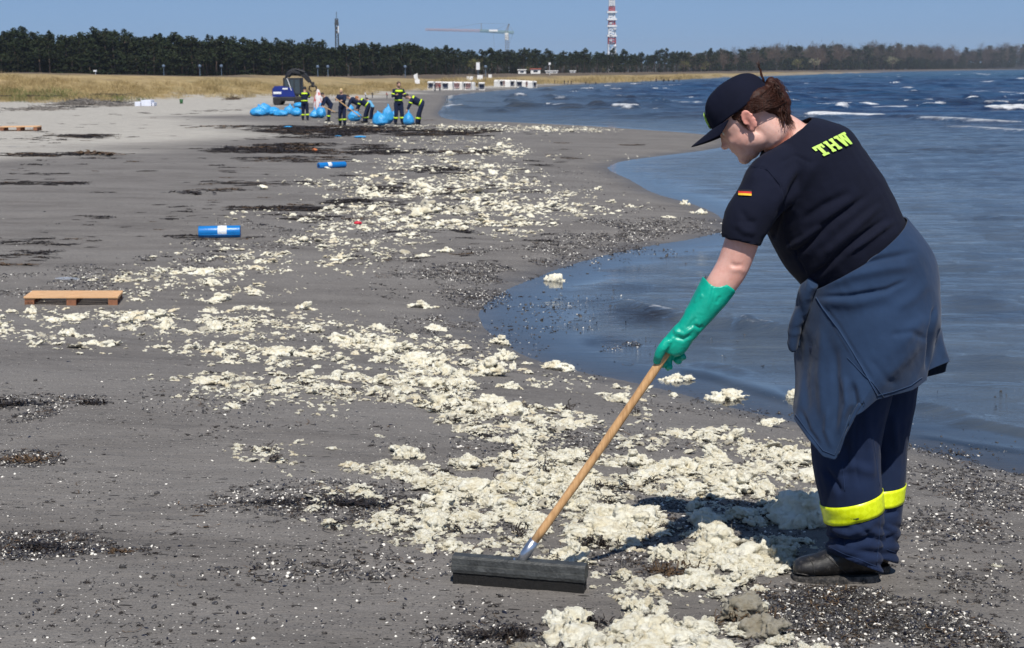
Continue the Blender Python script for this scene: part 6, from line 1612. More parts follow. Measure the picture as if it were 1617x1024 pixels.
mb.build('dish_antennas', M_WHT, mast)
# dark phone mast on the left
D = 480.0; b0 = P(533, 100, D); tm = empty('antenna_tower', (b0.x, D, g1(b0.x, D))); tag(tm, 'thin dark antenna tower above the pines behind the crew', 'mast')
zb = tm.location.z; mb = MB(); lattice(mb, (0, 0, 0), (0, 0, yz(30, D, 533) - zb), 1.1, .7, 14, .16); mb.build('shaft', M_DK, tm)
mb = MB()
for zz, ww in ((34, .9), (38, 1.1), (45, .9), (51, .8)): mb.box((0, 0, yz(zz, D, 533) - zb), (ww, ww, .75))
mb.bar((0, 0, yz(31, D, 533) - zb), (0, 0, yz(19, D, 533) - zb), .14); mb.build('aerials', M_DK, tm)
mb = MB(); mb.box((.5, -.4, yz(47, D, 533) - zb), (.3, .3, 2.0)); mb.build('panel_antenna', M_WHT, tm)
# tower crane
D = 620.0; c0 = P(801, 95, D); tcn = empty('tower_crane', (c0.x, D, g1(c0.x, D))); tag(tcn, 'tower crane with a long faded red jib over the wood', 'crane')
zb = tcn.location.z; X0 = c0.x
def cp(px, py): p = P(px, py, D); return Vector((p.x - X0, 0, p.z - zb))
mb = MB(); lattice(mb, (0, 0, 0), cp(801, 55) * Vector((0, 0, 1)).length if False else (0, 0, cp(801, 56).z), 1.4, 1.4, 16, .15); mb.build('crane_mast', M_GALV, tcn)
mb = MB(); mb.box(cp(800, 58), (1.3, 1.4, 2.6)); mb.build('crane_cab', simple('crane_cab_white', (.75, .74, .7), .5, .05), tcn)
mb = MB(); lattice(mb, cp(811, 52), cp(758, 49), .75, .75, 16, .10); mb.build('inner_jib', M_GRN, tcn)
mb = MB(); lattice(mb, cp(758, 49), cp(672, 47), .75, .55, 26, .075); mb.build('outer_jib', simple('faded_jib_red', (.50, .33, .31), .7, .1), tcn)
mb = MB(); mb.box(cp(779, 49), (3.2, 1.0, .9)); mb.build('trolley', M_WHT, tcn)
mb = MB(); mb.bar(cp(801, 52), cp(804, 38), .3); mb.bar(cp(797, 52), cp(804, 38), .3); mb.bar(cp(760, 49), cp(760, 37), .25); mb.build('peak', M_GALV, tcn)
mb = MB()
for a, b_ in (((804, 38), (760, 37)), ((804, 38), (812, 54)), ((804, 38), (780, 49)), ((760, 37), (700, 47)), ((779, 50), (781, 80)), ((810, 54), (804, 70))): mb.bar(cp(*a), cp(*b_), .07)
mb.build('stay_cables', M_GALV, tcn)
# buildings and posts along the promenade
M_WALL = simple('white_render', (.78, .77, .74), .8, .06); M_ROOF = simple('red_flat_roof', (.45, .12, .08), .7, .1); M_GLS = simple('dark_window', (.03, .035, .045), .15, .2)
def kiosk(px, py, w, h, label, roofm=None):
    g = GP(px, py)[0]; D_ = interp(EDGE, px) - 30; X = (px - 808.5) / FPX * D_; zb = g1(X, D_); k_ = D_ / FPX
    z0 = P(px, py, D_).z; e = empty('kiosk', (X, D_, zb)); tag(e, label, 'building'); ww, hh = w * k_, h * k_; off = max(0, z0 - zb)
    mb = MB(); mb.box((0, 0, (off + hh) / 2), (ww, 4, off + hh)); mb.build('wall', M_WALL, e)
    mb = MB(); mb.box((0, 0, off + hh + .12), (ww + .5, 4.5, .24)); mb.build('roof', roofm or M_WALL, e)
    n = max(1, int(w // 8))
    for i in range(n):
        mb = MB(); mb.box(((i + .5) / n * ww - ww / 2, -2.02, off + hh * .55), (ww / n * .45, .06, hh * .38)); mb.build('window', M_GLS, e)
kiosk(848, 119, 15, 7, 'white kiosk with a red roof edge behind the beach chairs', M_ROOF); kiosk(827, 119, 12, 6, 'low white hut just left of the kiosk with the red roof'); kiosk(873, 118, 18, 3, 'long low white hut right of the kiosk'); kiosk(906, 118, 8, 2.5, 'tiny white hut furthest right by the dune')
def post(px, y0, y1, D_, label, head=None, mat=None, w=.055):
    X = P(px, y0, D_).x; zb = g1(X, D_); zt = P(px, y1, D_).z - zb; e = empty('lamp_post' if head == 'lamp' else 'sign_post', (X, D_, zb)); tag(e, label, 'lamp post' if head == 'lamp' else 'sign', 'posts along the promenade' if head == 'lamp' else None)
    mb = MB(); mb.tube([(0, 0, -.3), (0, 0, zt)], [w, w * .7], 8); mb.build('pole', mat or M_POST, e)
    if head == 'lamp': mb = MB(); mb.lathe([(.12, 0), (.22, .1), (.24, .3), (.1, .45)], 10, Matrix.Translation((0, 0, zt))); mb.build('lamp_head', M_POST, e)
    elif head: mb = MB(); mb.box((0, -.1, zt - head[1] / 2), (head[0], .08, head[1])); mb.build('board', M_WHT, e)
M_POST = simple('pale_blue_post', (.13, .18, .25), .5, .1)
for i, px_ in enumerate([259, 316, 350, 502, 518, 640, 767]):
    post(px_, 122, 107 + (px_ > 500), 255, 'pale blue lamp post before the dark pines, ' + ('left of the excavator' if px_ < 430 else 'behind the crew' if px_ < 660 else 'left of the white sign'), 'lamp')
post(755, 122, 99, 300, 'tall white rectangular sign at the wood edge under the crane', (.65, 1.3)); post(868, 124, 99, 380, 'thin pale flagpole right of the kiosk', (.5, .5), M_WHT); post(742, 126, 121, 240, 'small pale sign on the dune below the tall white sign', (.9, 1.2)); post(758, 126, 119, 250, 'narrow pale notice board on the dune', (.8, 1.3)); post(151, 120, 111, 130, 'thin pale post standing in the dune grass at the left', (.25, .12), M_WHT, .04); post(1204 - 430, 128, 118, 260, 'short white post near the wood edge', (.5, .5), M_WHT)
# pennant
D = 190.0; p0 = P(659, 133, D); fl = empty('pennant', (p0.x, D, g1(p0.x, D))); tag(fl, 'white pennant on a pole stuck in the dune behind the crew', 'flag'); zt = P(659, 116, D).z - fl.location.z
mb = MB(); mb.tube([(0, 0, -.1), (0, 0, zt)], .04, 6); mb.box((0, 0, zt * .3), (.55, .06, .5)); mb.build('pole', M_WHT, fl)
mb = MB(); mb.add([(0, 0, zt), (.1, .05, zt - .75), (-.35, .12, zt - .6), (-.42, .2, zt - .2)], [(0, 1, 2, 3)]); me = evaluated(mb.mesh('cloth'), [('SOLIDIFY', dict(thickness=.02))]); link('cloth', me, M_WHT, fl)

# ------------------------------------------------------------------ hooded wicker beach chairs
M_STR = None
t = NT('striped_awning'); co = t.coord(); w = t.new('ShaderNodeTexWave'); t.to(co, w.inputs[0]); w.inputs['Scale'].default_value = 1.6
t.set(color=t.ramp(w.outputs[1], [(.45, (.75, .72, .68)), (.55, (.45, .08, .06))], 'CONSTANT'), rough=.8); M_STR = t.m
M_WICK = simple('white_wicker', (.74, .72, .68), .7, .1, 30, .6, .01); M_INNER = simple('dark_chair_inside', (.10, .11, .16), .8, .3)
def korb(stripe):
    e = empty('beach_chair'); mb = MB()
    for sx in (-1, 1): mb.box((sx * .58, .0, .36), (.07, .85, .72))
    mb.box((0, .40, .42), (1.12, .07, .84)); mb.box((0, 0, .10), (1.1, .8, .16)); o1 = mb.build('wicker_base', M_WICK, e)
    mb = MB(); n = 8; vs = []
    prof = [(.40, .72), (.44, 1.1), (.40, 1.42), (.22, 1.60), (-.10, 1.62), (-.34, 1.50), (-.40, 1.42)]
    for sx in (-.62, .62):
        for (y_, z_) in prof: vs.append((sx, y_, z_))
    k_ = len(prof); mb.add(vs, [(i, i + 1, k_ + i + 1, k_ + i) for i in range(k_ - 1)])
    for sx in (-.62, .62): mb.add([(sx, y_, z_) for y_, z_ in prof] + [(sx, -.2, .75)], [tuple(range(k_ + 1))])
    me = evaluated(mb.mesh('hood'), [('SOLIDIFY', dict(thickness=.04))]); link('hood', me, M_WICK, e)
    mb = MB(); mb.box((0, .02, .48), (1.04, .66, .14)); mb.build('seat', M_STR if stripe else M_INNER, e)
    mb = MB(); mb.box((0, .33, .98), (1.04, .08, .8)); mb.build('backrest', M_STR if stripe else M_INNER, e)
    mb = MB(); mb.box((0, -.30, 1.40), (1.1, .06, .26)); mb.build('awning', M_STR if stripe else M_WICK, e)
    return e
def copy_tree(o, parent=None):
    c = o.copy(); COL.objects.link(c); c.parent = parent
    for ch in list(o.children): copy_tree(ch, c)
    return c
K0 = korb(False); K1 = korb(True); used = {0: False, 1: False}
spots = [(681, 150, 0, -20), (691, 149, 1, 10), (695, 150, 0, 150), (703, 148, 0, 15), (710, 148.5, 1, 170), (714, 149, 1, -10), (721, 148, 1, 15), (726, 148, 0, 160), (735, 147, 0, 20), (740, 148, 1, -15), (745, 147, 0, 150), (760, 147, 0, 10),
         (785, 143, 1, 140), (790, 144, 0, 10), (796, 143.5, 1, -20), (802, 143, 0, 170), (808, 143.5, 0, 30), (814, 143, 1, 150), (820, 142.5, 0, 10), (826, 142.5, 0, 180), (832, 142, 1, 30), (838, 142, 0, 160), (843, 142, 0, 20)]
for i, (px_, py_, st_, a) in enumerate(spots):
    src = (K0, K1)[st_]
    o = src if not used[st_] else copy_tree(src); used[st_] = True
    D_ = 175 if px_ < 765 else 205; X = P(px_, py_, D_).x; s_ = (12.5 if px_ < 765 else 11) * D_ / FPX / 1.62
    o.location = (X, D_ + (i % 3) * 1.2, g1(X, D_)); o.rotation_euler = (0, 0, R(a)); o.scale = (s_,) * 3
    nth = ['first', 'second', 'third', 'fourth', 'fifth', 'sixth', 'seventh', 'eighth', 'ninth', 'tenth', 'eleventh', 'twelfth']
    cl_ = 'nearer' if px_ < 765 else 'farther'
    tag(o, ('white hooded beach chair with red striped lining, ' if st_ else 'white hooded wicker beach chair, ') + nth[i if i < 12 else i - 12] + ' from the left in the ' + cl_ + ' row', 'beach chair', 'hooded beach chairs on the sand')

# ------------------------------------------------------------------ the crew in the distance
M_NAVY = fabric('crew_navy', (.010, .017, .045), sheen=.05); M_FB = simple('crew_yellow_band', (.62, .85, .02), .5, .05); M_SK2 = simple('crew_skin', (.52, .30, .21), .5, .1)
M_LB = simple('light_blue_cloth', (.14, .40, .62), .8, .1); M_BOOT2 = simple('crew_boots', (.012, .012, .013), .6, .2)
HAIRC = {'brown': simple('brown_hair', (.06, .03, .018), .6, .3), 'blond': simple('blond_hair', (.55, .40, .18), .6, .2), 'black': simple('dark_hair', (.015, .012, .01), .6, .2), 'orange': simple('ginger_hair', (.35, .12, .03), .6, .2), 'blackcap': simple('dark_cap', (.012, .014, .02), .7, .1)}
M_POLE = simple('tool_pole', (.45, .28, .13), .6, .1)
def figure(px, py, D_, hpx, face, lean, label, arms, hair='brown', top=None, bands=True, stance=.14, tall=1.78, simplebody=False, tool=None, legs=None):
    """face: degrees, 0 = towards +X (right); arms: list of two (elbow, hand) offsets from the shoulder, forward/up/side"""
    X = P(px, py, D_).x; zb = g1(X, D_); s_ = hpx * D_ / FPX / tall
    e = empty('person', (X, D_, zb), R(face)); e.scale = (s_,) * 3; tag(e, label, 'person')
    L = R(lean); back = -.22 * math.sin(L); hip = Vector((back, 0, .93)); sd = Vector((math.sin(L), 0, math.cos(L))); ch = hip + sd * .46; nk = hip + sd * .60; hl_ = R(lean * .6 + 12 if lean > 20 else 14)
    hd = nk + Vector((math.sin(hl_), 0, math.cos(hl_))) * .14 + Vector((.02, 0, 0)); hips = [Vector((back, sg * .095, .9)) for sg in (-1, 1)]
    feet = [Vector((.05 * sg, sg * stance, .05)) for sg in (-1, 1)]; knees = [(hips[i] + feet[i]) / 2 + Vector((.05, 0, 0)) for i in (0, 1)]
    sh = [hip + sd * .50 + Vector((0, sg * .19, 0)) for sg in (-1, 1)]; el, ha = [], []
    for i in (0, 1):
        a = arms[i % len(arms)]; sg = (-1, 1)[i]
        el.append(sh[i] + Vector((a[0][0], sg * a[0][2], a[0][1]))); ha.append(el[i] + Vector((a[1][0], sg * a[1][2], a[1][1])))
    vx = .022
    b = MB(); b.ell(hd, (.10, .078, .125), Matrix.Rotation(hl_, 3, 'Y')); b.ell(hd + Vector((math.cos(hl_), 0, -math.sin(hl_))) * .10 + Vector((0, 0, -.015)), (.02, .016, .024)); b.tube([nk - sd * .08, hd], [.065, .055], 10)
    for sg in (-1, 1): b.ell(hd + Vector((0, sg * .08, 0)), (.02, .014, .03))
    b.tube([hip, ch, nk], [.12, .13, .07], 12)
    for i in (0, 1):
        b.tube([sh[i], el[i], ha[i]], [.045, .04, .03], 8)
        hdv = (ha[i] - el[i]).normalized(); b.ell(ha[i] + hdv * .04, (.03, .04, .045))
        for f_ in range(4): b.tube([ha[i] + hdv * .06 + Vector((0, (f_ - 1.5) * .02, 0)), ha[i] + hdv * (.12 - .008 * abs(f_ - 1)) + Vector((.012, (f_ - 1.5) * .02, -.012))], [.011, .008], 5)
        b.tube([ha[i] + hdv * .02, ha[i] + hdv * .07 + Vector((.035, 0, .01))], [.013, .009], 5)
        b.tube([hips[i], knees[i], feet[i] + Vector((0, 0, .03))], [.07, .05, .04], 8)
    me = fuse(b, .0145, 2, 'body'); link('body', me, M_SK2, e)
    j = MB(); j.tube([hip - sd * .06, hip + sd * .16, ch, hip + sd * .56], [.165, .165, .185, .10], 14)
    for i in (0, 1): j.tube([hip + sd * .50, sh[i], el[i], ha[i] - (ha[i] - el[i]).normalized() * .03], [.10, .088, .068, .055], 10)
    me = fuse(j, vx, 3, 'jacket'); link('jacket', me, top or M_NAVY, e)
    q = MB(); q.tube([hip + sd * .06, hip - Vector((0, 0, .06))], [.15, .16], 12)
    for i in (0, 1): q.tube([hips[i] + Vector((0, 0, .03)), knees[i], feet[i] + Vector((0, 0, .04))], [.115, .092, .082], 10)
    me = fuse(q, vx, 3, 'trousers'); link('trousers', me, M_NAVY if legs is None else legs, e)
    for i in (0, 1):
        f = MB(); f.ell(feet[i] + Vector((.06, 0, -.005)), (.15, .052, .045)); f.tube([feet[i] + Vector((0, 0, .02)), feet[i] + Vector((0, 0, .12))], [.06, .06], 8); link('boot', fuse(f, .015, 2, 'boot'), M_BOOT2, e)
        if bands:
            d = (knees[i] - feet[i]).normalized(); c = feet[i] + d * .24; m_ = MB(); m_.tube([c - d * .035, c + d * .035], [.099, .101], 16, False); me = evaluated(m_.mesh('leg_band', True), [('SOLIDIFY', dict(thickness=.006))]); link('leg_band', me, M_FB, e)
            d = (sh[i] - el[i]).normalized(); c = el[i] + d * .10; m_ = MB(); m_.tube([c - d * .025, c + d * .025], [.088, .092], 14, False)
            if top is None and bands != 'legs': me = evaluated(m_.mesh('sleeve_band', True), [('SOLIDIFY', dict(thickness=.006))]); link('sleeve_band', me, M_FB, e)
    if top is None and bands is True:
        c = hip + sd * .10; m_ = MB(); m_.tube([c - sd * .03, c + sd * .03], [.183, .184], 18, False); link('waist_band', evaluated(m_.mesh('waist_band', True), [('SOLIDIFY', dict(thickness=.006))]), M_FB, e)
        m_ = MB(); m_.tube([hip + sd * .45, hip + sd * .53], [.200, .168], 18, False); link('shoulder_band', evaluated(m_.mesh('shoulder_band', True), [('SOLIDIFY', dict(thickness=.006))]), M_FB, e)
    h = MB(); rm = Matrix.Rotation(hl_, 3, 'Y'); h.ell(hd + rm @ Vector((-.018, 0, .03)), (.105, .088, .11), rm)
    if hair in ('brown', 'blond'): h.ell(hd + rm @ Vector((-.09, 0, -.03)), (.035, .05, .09), rm)
    if hair == 'blackcap': h.ell(hd + rm @ Vector((.11, 0, .05)), (.07, .06, .012), rm)
    link('cap' if hair == 'blackcap' else 'hair', fuse(h, .018, 2, 'hair'), HAIRC[hair], e)
    return e
down = ((.06, -.27, .06), (.10, -.24, 0)); fold = ((.04, -.25, .08), (.20, .07, -.12)); reach = ((.10, -.25, .03), (.12, -.22, 0)); hold = ((.16, -.20, .03), (.22, -.02, -.08)); hipa = ((-.05, -.22, .14), (.12, -.12, -.10))
YC = [68, 62]
figure(482, 190, 64, 52, 85, 4, 'crew member seen from behind with yellow bands, beside the excavator', [hold], 'blackcap')
figure(519, 189, 63, 48, 200, 38, 'stooping crew member in plain navy left of the blond one', [reach], 'black', bands='legs')
figure(541, 199, 57, 57, 255, 6, 'blond crew member in navy shirt holding a wooden rake', [hold], 'blond', bands='legs')
figure(562, 188, 64, 50, 190, 62, 'crew member bending low left over the bags, back to us', [reach], 'brown', bands='legs')
figure(577, 192, 61, 50, 175, 58, 'bending crew member with wide yellow shoulder stripes', [reach], 'orange')
figure(586, 175, 66, 36, 170, 35, 'person in a light blue top half hidden behind the bending crew member', [reach], 'black', M_LB, bands=False)
figure(630, 198, 58, 66, 290, 3, 'tall crew member standing with hands together before the chest', [fold], 'brown')
figure(660, 198, 58, 62, 185, 66, 'bending crew member emptying his hands into a light blue bag', [reach], 'black')
figure(687, 152, 165, 13, 0, 3, 'small dark figure standing before the nearest beach chairs', [down], 'black', bands=False); figure(695, 152, 165, 12, 120, 3, 'small figure in dark red right of the dark one at the chairs', [down], 'brown', simple('dark_red_cloth', (.25, .03, .03), .8, .1), bands=False)
fw = [(876, 139, 'tiny walker alone on the far sand left of the pair'), (891, 137, 'left one of three tiny walkers on the far sand'), (897, 137.5, 'middle one of three tiny walkers on the far sand'), (902, 137, 'right one of three tiny walkers on the far sand'), (925, 138, 'tiny walker by the water right of the three'), (941, 134, 'tiny walker on the upper far sand under the mast'), (1000, 131, 'tiny walker far right of the mast'), (1036, 132.5, 'first of the tiny walkers before the capped head'), (1048, 132.5, 'second of the tiny walkers before the capped head'), (1056, 132, 'third of the tiny walkers before the capped head'), (1064, 132, 'fourth of the tiny walkers before the capped head'), (1072, 132, 'last of the tiny walkers left of the cap'), (753, 147, 'tiny walker between the two rows of beach chairs')]
f0 = None
for i, (px_, py_, lb) in enumerate(fw):
    D_ = 250 if px_ > 860 else 200
    if px_ > 980: D_ = 300
    if i < 2: f0 = figure(px_, py_, D_, 6.5 + 2.5 * (px_ > 1030), 60 * i, 3, lb, [down], 'black', bands=False, top=M_BOOT2 if i else None); f0['group'] = 'walkers on the far beach'
    else:
        o = copy_tree(f0); X = P(px_, py_, D_).x; o.location = (X, D_, g1(X, D_)); o.rotation_euler = (0, 0, i * 1.7); s_ = (6.5 + 2.5 * (px_ > 1030)) * D_ / FPX / 1.78; o.scale = (s_,) * 3; o['label'] = lb
# seated people on the sand beyond the crew
for (px_, py_, top_, lb) in [(577, 144, M_WHT, 'seated person in white at the dune foot behind the crew'), (588, 145, M_BOOT2, 'dark seated person right of the white one at the dune foot'), (611, 143, simple('faded_red_cloth', (.35, .08, .07), .8, .1), 'seated person with a faded red top behind the tall crew member')]:
    o = figure(px_, py_ + 2, 120, 10, 200, 15, lb, [fold], 'black', top_, bands=False, stance=.2)
    for c in o.children:
        pass
# ------------------------------------------------------------------ light blue bin bags
t = NT('light_blue_bag_film'); n_t = t.noise(t.coord(), 5, 5, .6, 1)
t.set(color=t.ramp(n_t, [(.3, (.02, .25, .58)), (.7, (.06, .42, .80))]), rough=.28, normal=t.bump(t.noise(t.coord(), 9, 4, .7, 1.5), .5, .03), spec=.6); M_BAG = t.m
t.b.inputs['Transmission Weight'].default_value = 0.0
def bag_mesh(seed, tied=True, h=1.0):
    d, f = ICO[4]; v = d.copy(); k_ = ridge(d[:, 0] * 1.6 + seed, d[:, 1] * 1.6, d[:, 2] * 1.3, seed=seed, oct=4)
    v = d * (1 + .16 * fbm(d[:, 0] * 1.3, d[:, 1] * 1.3, d[:, 2] * 1.3 + seed, seed=seed, oct=2) + .15 * k_)[:, None]
    z_ = v[:, 2]; v[:, 2] = np.where(z_ < 0, z_ * .45, z_ * h)
    if tied:
        zz = v[:, 2] / h; nk = np.exp(-((zz - .98) / .16) ** 2); top = sst(.62, .95, zz); v[:, 0] *= (1 - .62 * nk); v[:, 1] *= (1 - .62 * nk); v[:, 2] += .42 * sst(.98, 1.25, zz) + .10 * top; v[:, 0] += .22 * top * math.sin(seed * 2.3)
        v[:, :2] *= (1 + .10 * top * np.sin(np.arctan2(v[:, 1], v[:, 0]) * 9))[:, None]
    v[:, 2] -= v[:, 2].min(); return mesh_np('bin_bag', v, f, True)
bags = [(408, 184, 13, 19, 1, 'leftmost light blue bag of the row behind the crew'), (419, 183, 11, 20, 1, 'upright light blue bag second from the left'), (432, 183, 13, 14, 0, 'slumped light blue bag left of the excavator wheel'), (444, 184, 12, 10, 0, 'flat light blue bag under the excavator'), (457, 181, 9, 17, 1, 'light blue bag leaning by the excavator, left one'), (468, 184, 11, 14, 0, 'light blue bag slumped left of the banded crew member'), (472, 171, 9, 9, 0, 'light blue bag behind the excavator wheel'),
    (498, 187, 10, 17, 1, 'light blue bag right of the banded crew member'), (507, 187, 10, 24, 1, 'tall light blue bag under the white and red sack'), (503, 174, 8, 13, 1, 'light blue bag standing behind the tall one'), (560, 192, 11, 17, 0, 'light blue bag between the blond and the bending member'), (553, 176, 7, 12, 1, 'turquoise blue bag behind the rake'),
    (600, 199, 13, 24, 1, 'bulging light blue bag beside the tall crew member'), (613, 196, 9, 32, 1, 'pointed light blue bag rising behind the bulging one'), (646, 198, 11, 24, 1, 'open light blue bag held by the bending crew member'), (622, 186, 5, 12, 1, 'narrow light blue bag left of the tall crew member')]
for i, (px_, py_, w, h_, td, lb) in enumerate(bags):
    g = G(px_, py_); k_ = g.y / FPX; me = bag_mesh(i + 1, bool(td), 1.1 if td else .7); hh = vget(me)[:, 2].max()
    o = link('bin_bag', me, M_BAG); o.location = g; o.scale = (w * k_ * .95, w * k_ * .75, h_ * k_ / hh); o.rotation_euler = (0, 0, i); tag(o, lb, 'bin bag', 'light blue bin bags')
for (px_, py_, w, lb) in [(455, 202, 7, 'empty flat light blue bag on dark weed, left one'), (534, 216, 5, 'small flat light blue scrap on the weed'), (569, 218, 9, 'empty flat light blue bag in front of the crew')]:
    g = G(px_, py_); k_ = g.y / FPX; o = link('flat_bag', bag_mesh(30 + px_, False, .6), M_BAG); o.location = g; o.scale = (w * k_, w * k_ * .8, w * k_ * .35); tag(o, lb, 'bin bag', 'light blue bin bags')
t = NT('white_red_sack'); sp_ = t.noise(t.coord(), 2.2, 2)
t.set(color=t.ramp(sp_, [(.54, (.78, .74, .72)), (.60, (.62, .14, .12))]), rough=.6); M_SACK = t.m
g = P(502, 165, 62); o = link('sack', bag_mesh(50, False, 1.25), M_SACK); k_ = 62 / FPX; o.location = G(505, 186) + Vector((-.06, .25, .0)); o.scale = (8.5 * k_, 5 * k_, 27 * k_); o.rotation_euler = (R(6), 0, 0); tag(o, 'white sack with red print standing behind the blue bags', 'sack')

# ------------------------------------------------------------------ wheeled excavator
M_BLUE = simple('excavator_blue', (.006, .022, .20), .35, .15, 3, .1, spec=.6); M_BLK = simple('excavator_black', (.018, .018, .02), .5, .3, 3, .2); M_TYRE = simple('tyre_rubber', (.020, .019, .018), .85, .3, 8, .3); M_GLASS = simple('cab_glass', (.03, .045, .055), .08, .1, spec=.8)
D = G(458, 166).y; ex = empty('excavator', (P(460, 166, D).x, D, g1(P(460, 166, D).x, D))); tag(ex, 'blue and black wheeled excavator with raised grab arm behind the bags', 'excavator'); KX = D / FPX
def ep(px, py, y=0.0): p = P(px, py, D); return Vector((p.x - ex.location.x, y, p.z - ex.location.z))
def ebox(name, x0, y0, x1, y1, ya, yb, mat, bev=.04, parent=None):
    a = ep(x0, y1); b_ = ep(x1, y0); mb = MB(); mb.box(((a.x + b_.x) / 2, (ya + yb) / 2, (a.z + b_.z) / 2), (b_.x - a.x, yb - ya, b_.z - a.z)); return mb.build(name, mat, parent or ex, bevel=bev)
ebox('chassis', 434, 153, 482, 160, -.8, .9, M_BLK)
body_ = MB(); a = [ep(434, 152), ep(434, 141), ep(437, 137), ep(450, 137), ep(464, 140), ep(468, 152)]
vs = [(q.x, -.75, q.z) for q in a] + [(q.x, .85, q.z) for q in a]; nb_ = len(a)
body_.add(vs, [tuple(range(nb_)), tuple(range(2 * nb_ - 1, nb_ - 1, -1))] + [(i, (i + 1) % nb_, nb_ + (i + 1) % nb_, nb_ + i) for i in range(nb_)]); body_.build('engine_cover', M_BLUE, ex, bevel=.03)
ebox('white_stripe', 434.6, 145, 447, 148.5, -.772, -.70, M_WHT, 0)
ebox('decal_strip', 449, 139, 457, 141.5, -.772, -.70, M_WHT, 0)
cab = ebox('cab', 450, 123, 477, 151, -.7, .5, M_BLK, .03)
for (x0, y0, x1, y1) in ((452.5, 126, 458, 139), (461, 126, 466, 148), (468, 126, 475.5, 148)):
    ebox('window', x0, y0, x1, y1, -.725, -.66, M_GLASS, 0, cab)
mb = MB(); mb.bar(ep(456, 124, -.74), ep(463, 143, -.74), .035); mb.build('grab_rail', M_WHT, ex)
mb = MB(); mb.tube([ep(452, 137, 0), ep(451, 124, 0), ep(456, 114, 0), ep(462, 110.5, 0), ep(472, 111, 0), ep(480, 117, 0)], [.07, .08, .085, .085, .08, .06], 8); mb.build('boom', M_BLK, ex)
mb = MB(); mb.tube([ep(476, 111, 0), ep(486, 122, 0), ep(492, 132, 0)], [.10, .08, .06], 8); mb.build('dipper_arm', M_BLK, ex)
mb = MB(); mb.tube([ep(455, 122, -.15), ep(462, 114, -.15)], .035, 8); mb.tube([ep(466, 109, -.1), ep(482, 114, -.1)], .03, 8); mb.tube([ep(462, 117, .1), ep(476, 121, .1), ep(488, 128, .1)], .02, 6); mb.build('hydraulic_rams', M_BLK, ex)
mb = MB(); mb.bar(ep(455, 121, 0), ep(463, 113, 0), .22, .2); mb.bar(ep(462, 113, .05), ep(474, 115, .05), .26, .2); mb.bar(ep(478, 119, 0), ep(489, 130, 0), .17, .16); mb.build('boom_casing', M_BLK, ex, bevel=.03)
mb = MB(); mb.box(ep(494, 134), (.16, .2, .3))
for sg in (-1, 1):
    for dy in (-.12, .12): mb.tube([ep(494, 135, dy), ep(494 + sg * 5, 137, dy), ep(494 + sg * 6, 142, dy), ep(494 + sg * 1.5, 145, dy)], [.04, .035, .03, .012], 6)
mb.build('grapple', M_BLK, ex)
for (px_, yy) in ((441, -.85), (474, -.85), (441, .75), (474, .75)):
    c = ep(px_, 160.2, yy); Mx = Matrix.Translation(c) @ Matrix.Rotation(R(90), 4, 'X'); rw = 6.4 * KX
    mb = MB(); mb.lathe([(rw * .62, -.13), (rw * .93, -.14), (rw, -.09), (rw, .09), (rw * .93, .14), (rw * .62, .13)], 20, Mx); wh = mb.build('wheel', M_TYRE, ex, True)
    mb = MB(); mb.lathe([(rw * .2, -.10), (rw * .6, -.12), (rw * .6, .12), (rw * .2, .10)], 14, Mx); mb.build('rim', M_BLK, wh)
# rake of the blond crew member
def tool(px0, py0, px1, py1, D0, D1, label, name='rake'):
    a = P(px0, py0, D0); b_ = P(px1, py1, D1); e = empty(name, b_); tag(e, label, name)
    mb = MB(); mb.tube([a - b_, (0, 0, 0)], .018, 8); mb.build('pole', M_POLE, e)
    mb = MB(); mb.bar((-.2, 0, 0), (.2, 0, 0), .03)
    for k in range(8): mb.bar((-.19 + .054 * k, 0, 0), (-.19 + .054 * k, 0, -.07), .012)
    mb.build('rake_head', M_BLK, e)
tool(529, 155, 569, 185, 56.6, 56.2, 'wooden rake held slanting by the blond crew member'); tool(510, 168, 530, 178, 62.4, 62.2, 'short rake of the stooping crew member'); 

# ------------------------------------------------------------------ pallets
M_PINE_W = None
t = NT('pallet_wood'); nn = t.noise(t.coord(scale=(3, 40, 40)), 2, 5, .6, .8)
t.set(color=t.ramp(nn, [(.25, (.50, .27, .12)), (.6, (.72, .44, .23)), (.8, (.80, .54, .32))]), rough=.7, normal=t.bump(nn, .3, .003)); M_PW = t.m
M_PB = simple('pallet_block', (.24, .10, .05), .8, .3, 10, .4)
def pallet(loc, rz, label, w=1.0, lft=.145, L=1.0, s_=1.0):
    e = empty('pallet', loc, rz); e.scale = (s_,) * 3; tag(e, label, 'pallet')
    for i in range(5):
        mb = MB(); mb.box((0, -.36 + .18 * i, .138 + .004), (1.2, .125, .022)); mb.build('deck_board', M_PW, e, bevel=.002)
    for x_ in (-.53, 0, .53):
        mb = MB(); mb.box((x_, 0, .118), (.125, .8, .022)); mb.build('stringer_board', M_PW, e, bevel=.002)
        for y_ in (-.35, 0, .35): mb = MB(); mb.box((x_, y_, .064), (.12, .12, .082)); mb.build('block', M_PB, e, bevel=.003)
    mb = MB(); mb.box((0, .35, .012), (1.2, .1, .022)); mb.build('bottom_board', M_PW, e, bevel=.002)
    return e
gL = G(60, 484); gR = G(190, 478); gc = (gL + gR) / 2
pl = pallet(gc + Vector((-.10, .22, -.035)), math.atan2(gR.y - gL.y, gR.x - gL.x) * .25, 'small pale wooden pallet standing on dark shells at the left', s_=145 / FPX * (gc.y + .1) / 1.2)
pl.rotation_euler = (R(-2.0), R(1.5), pl.rotation_euler.z)
# numbers stamped on the front left block
mb = MB()
g2 = G(33, 207); pallet(g2, .1, 'far wooden pallet lying flat on pale sand at the left edge', s_=58 / FPX * g2.y / 1.2)
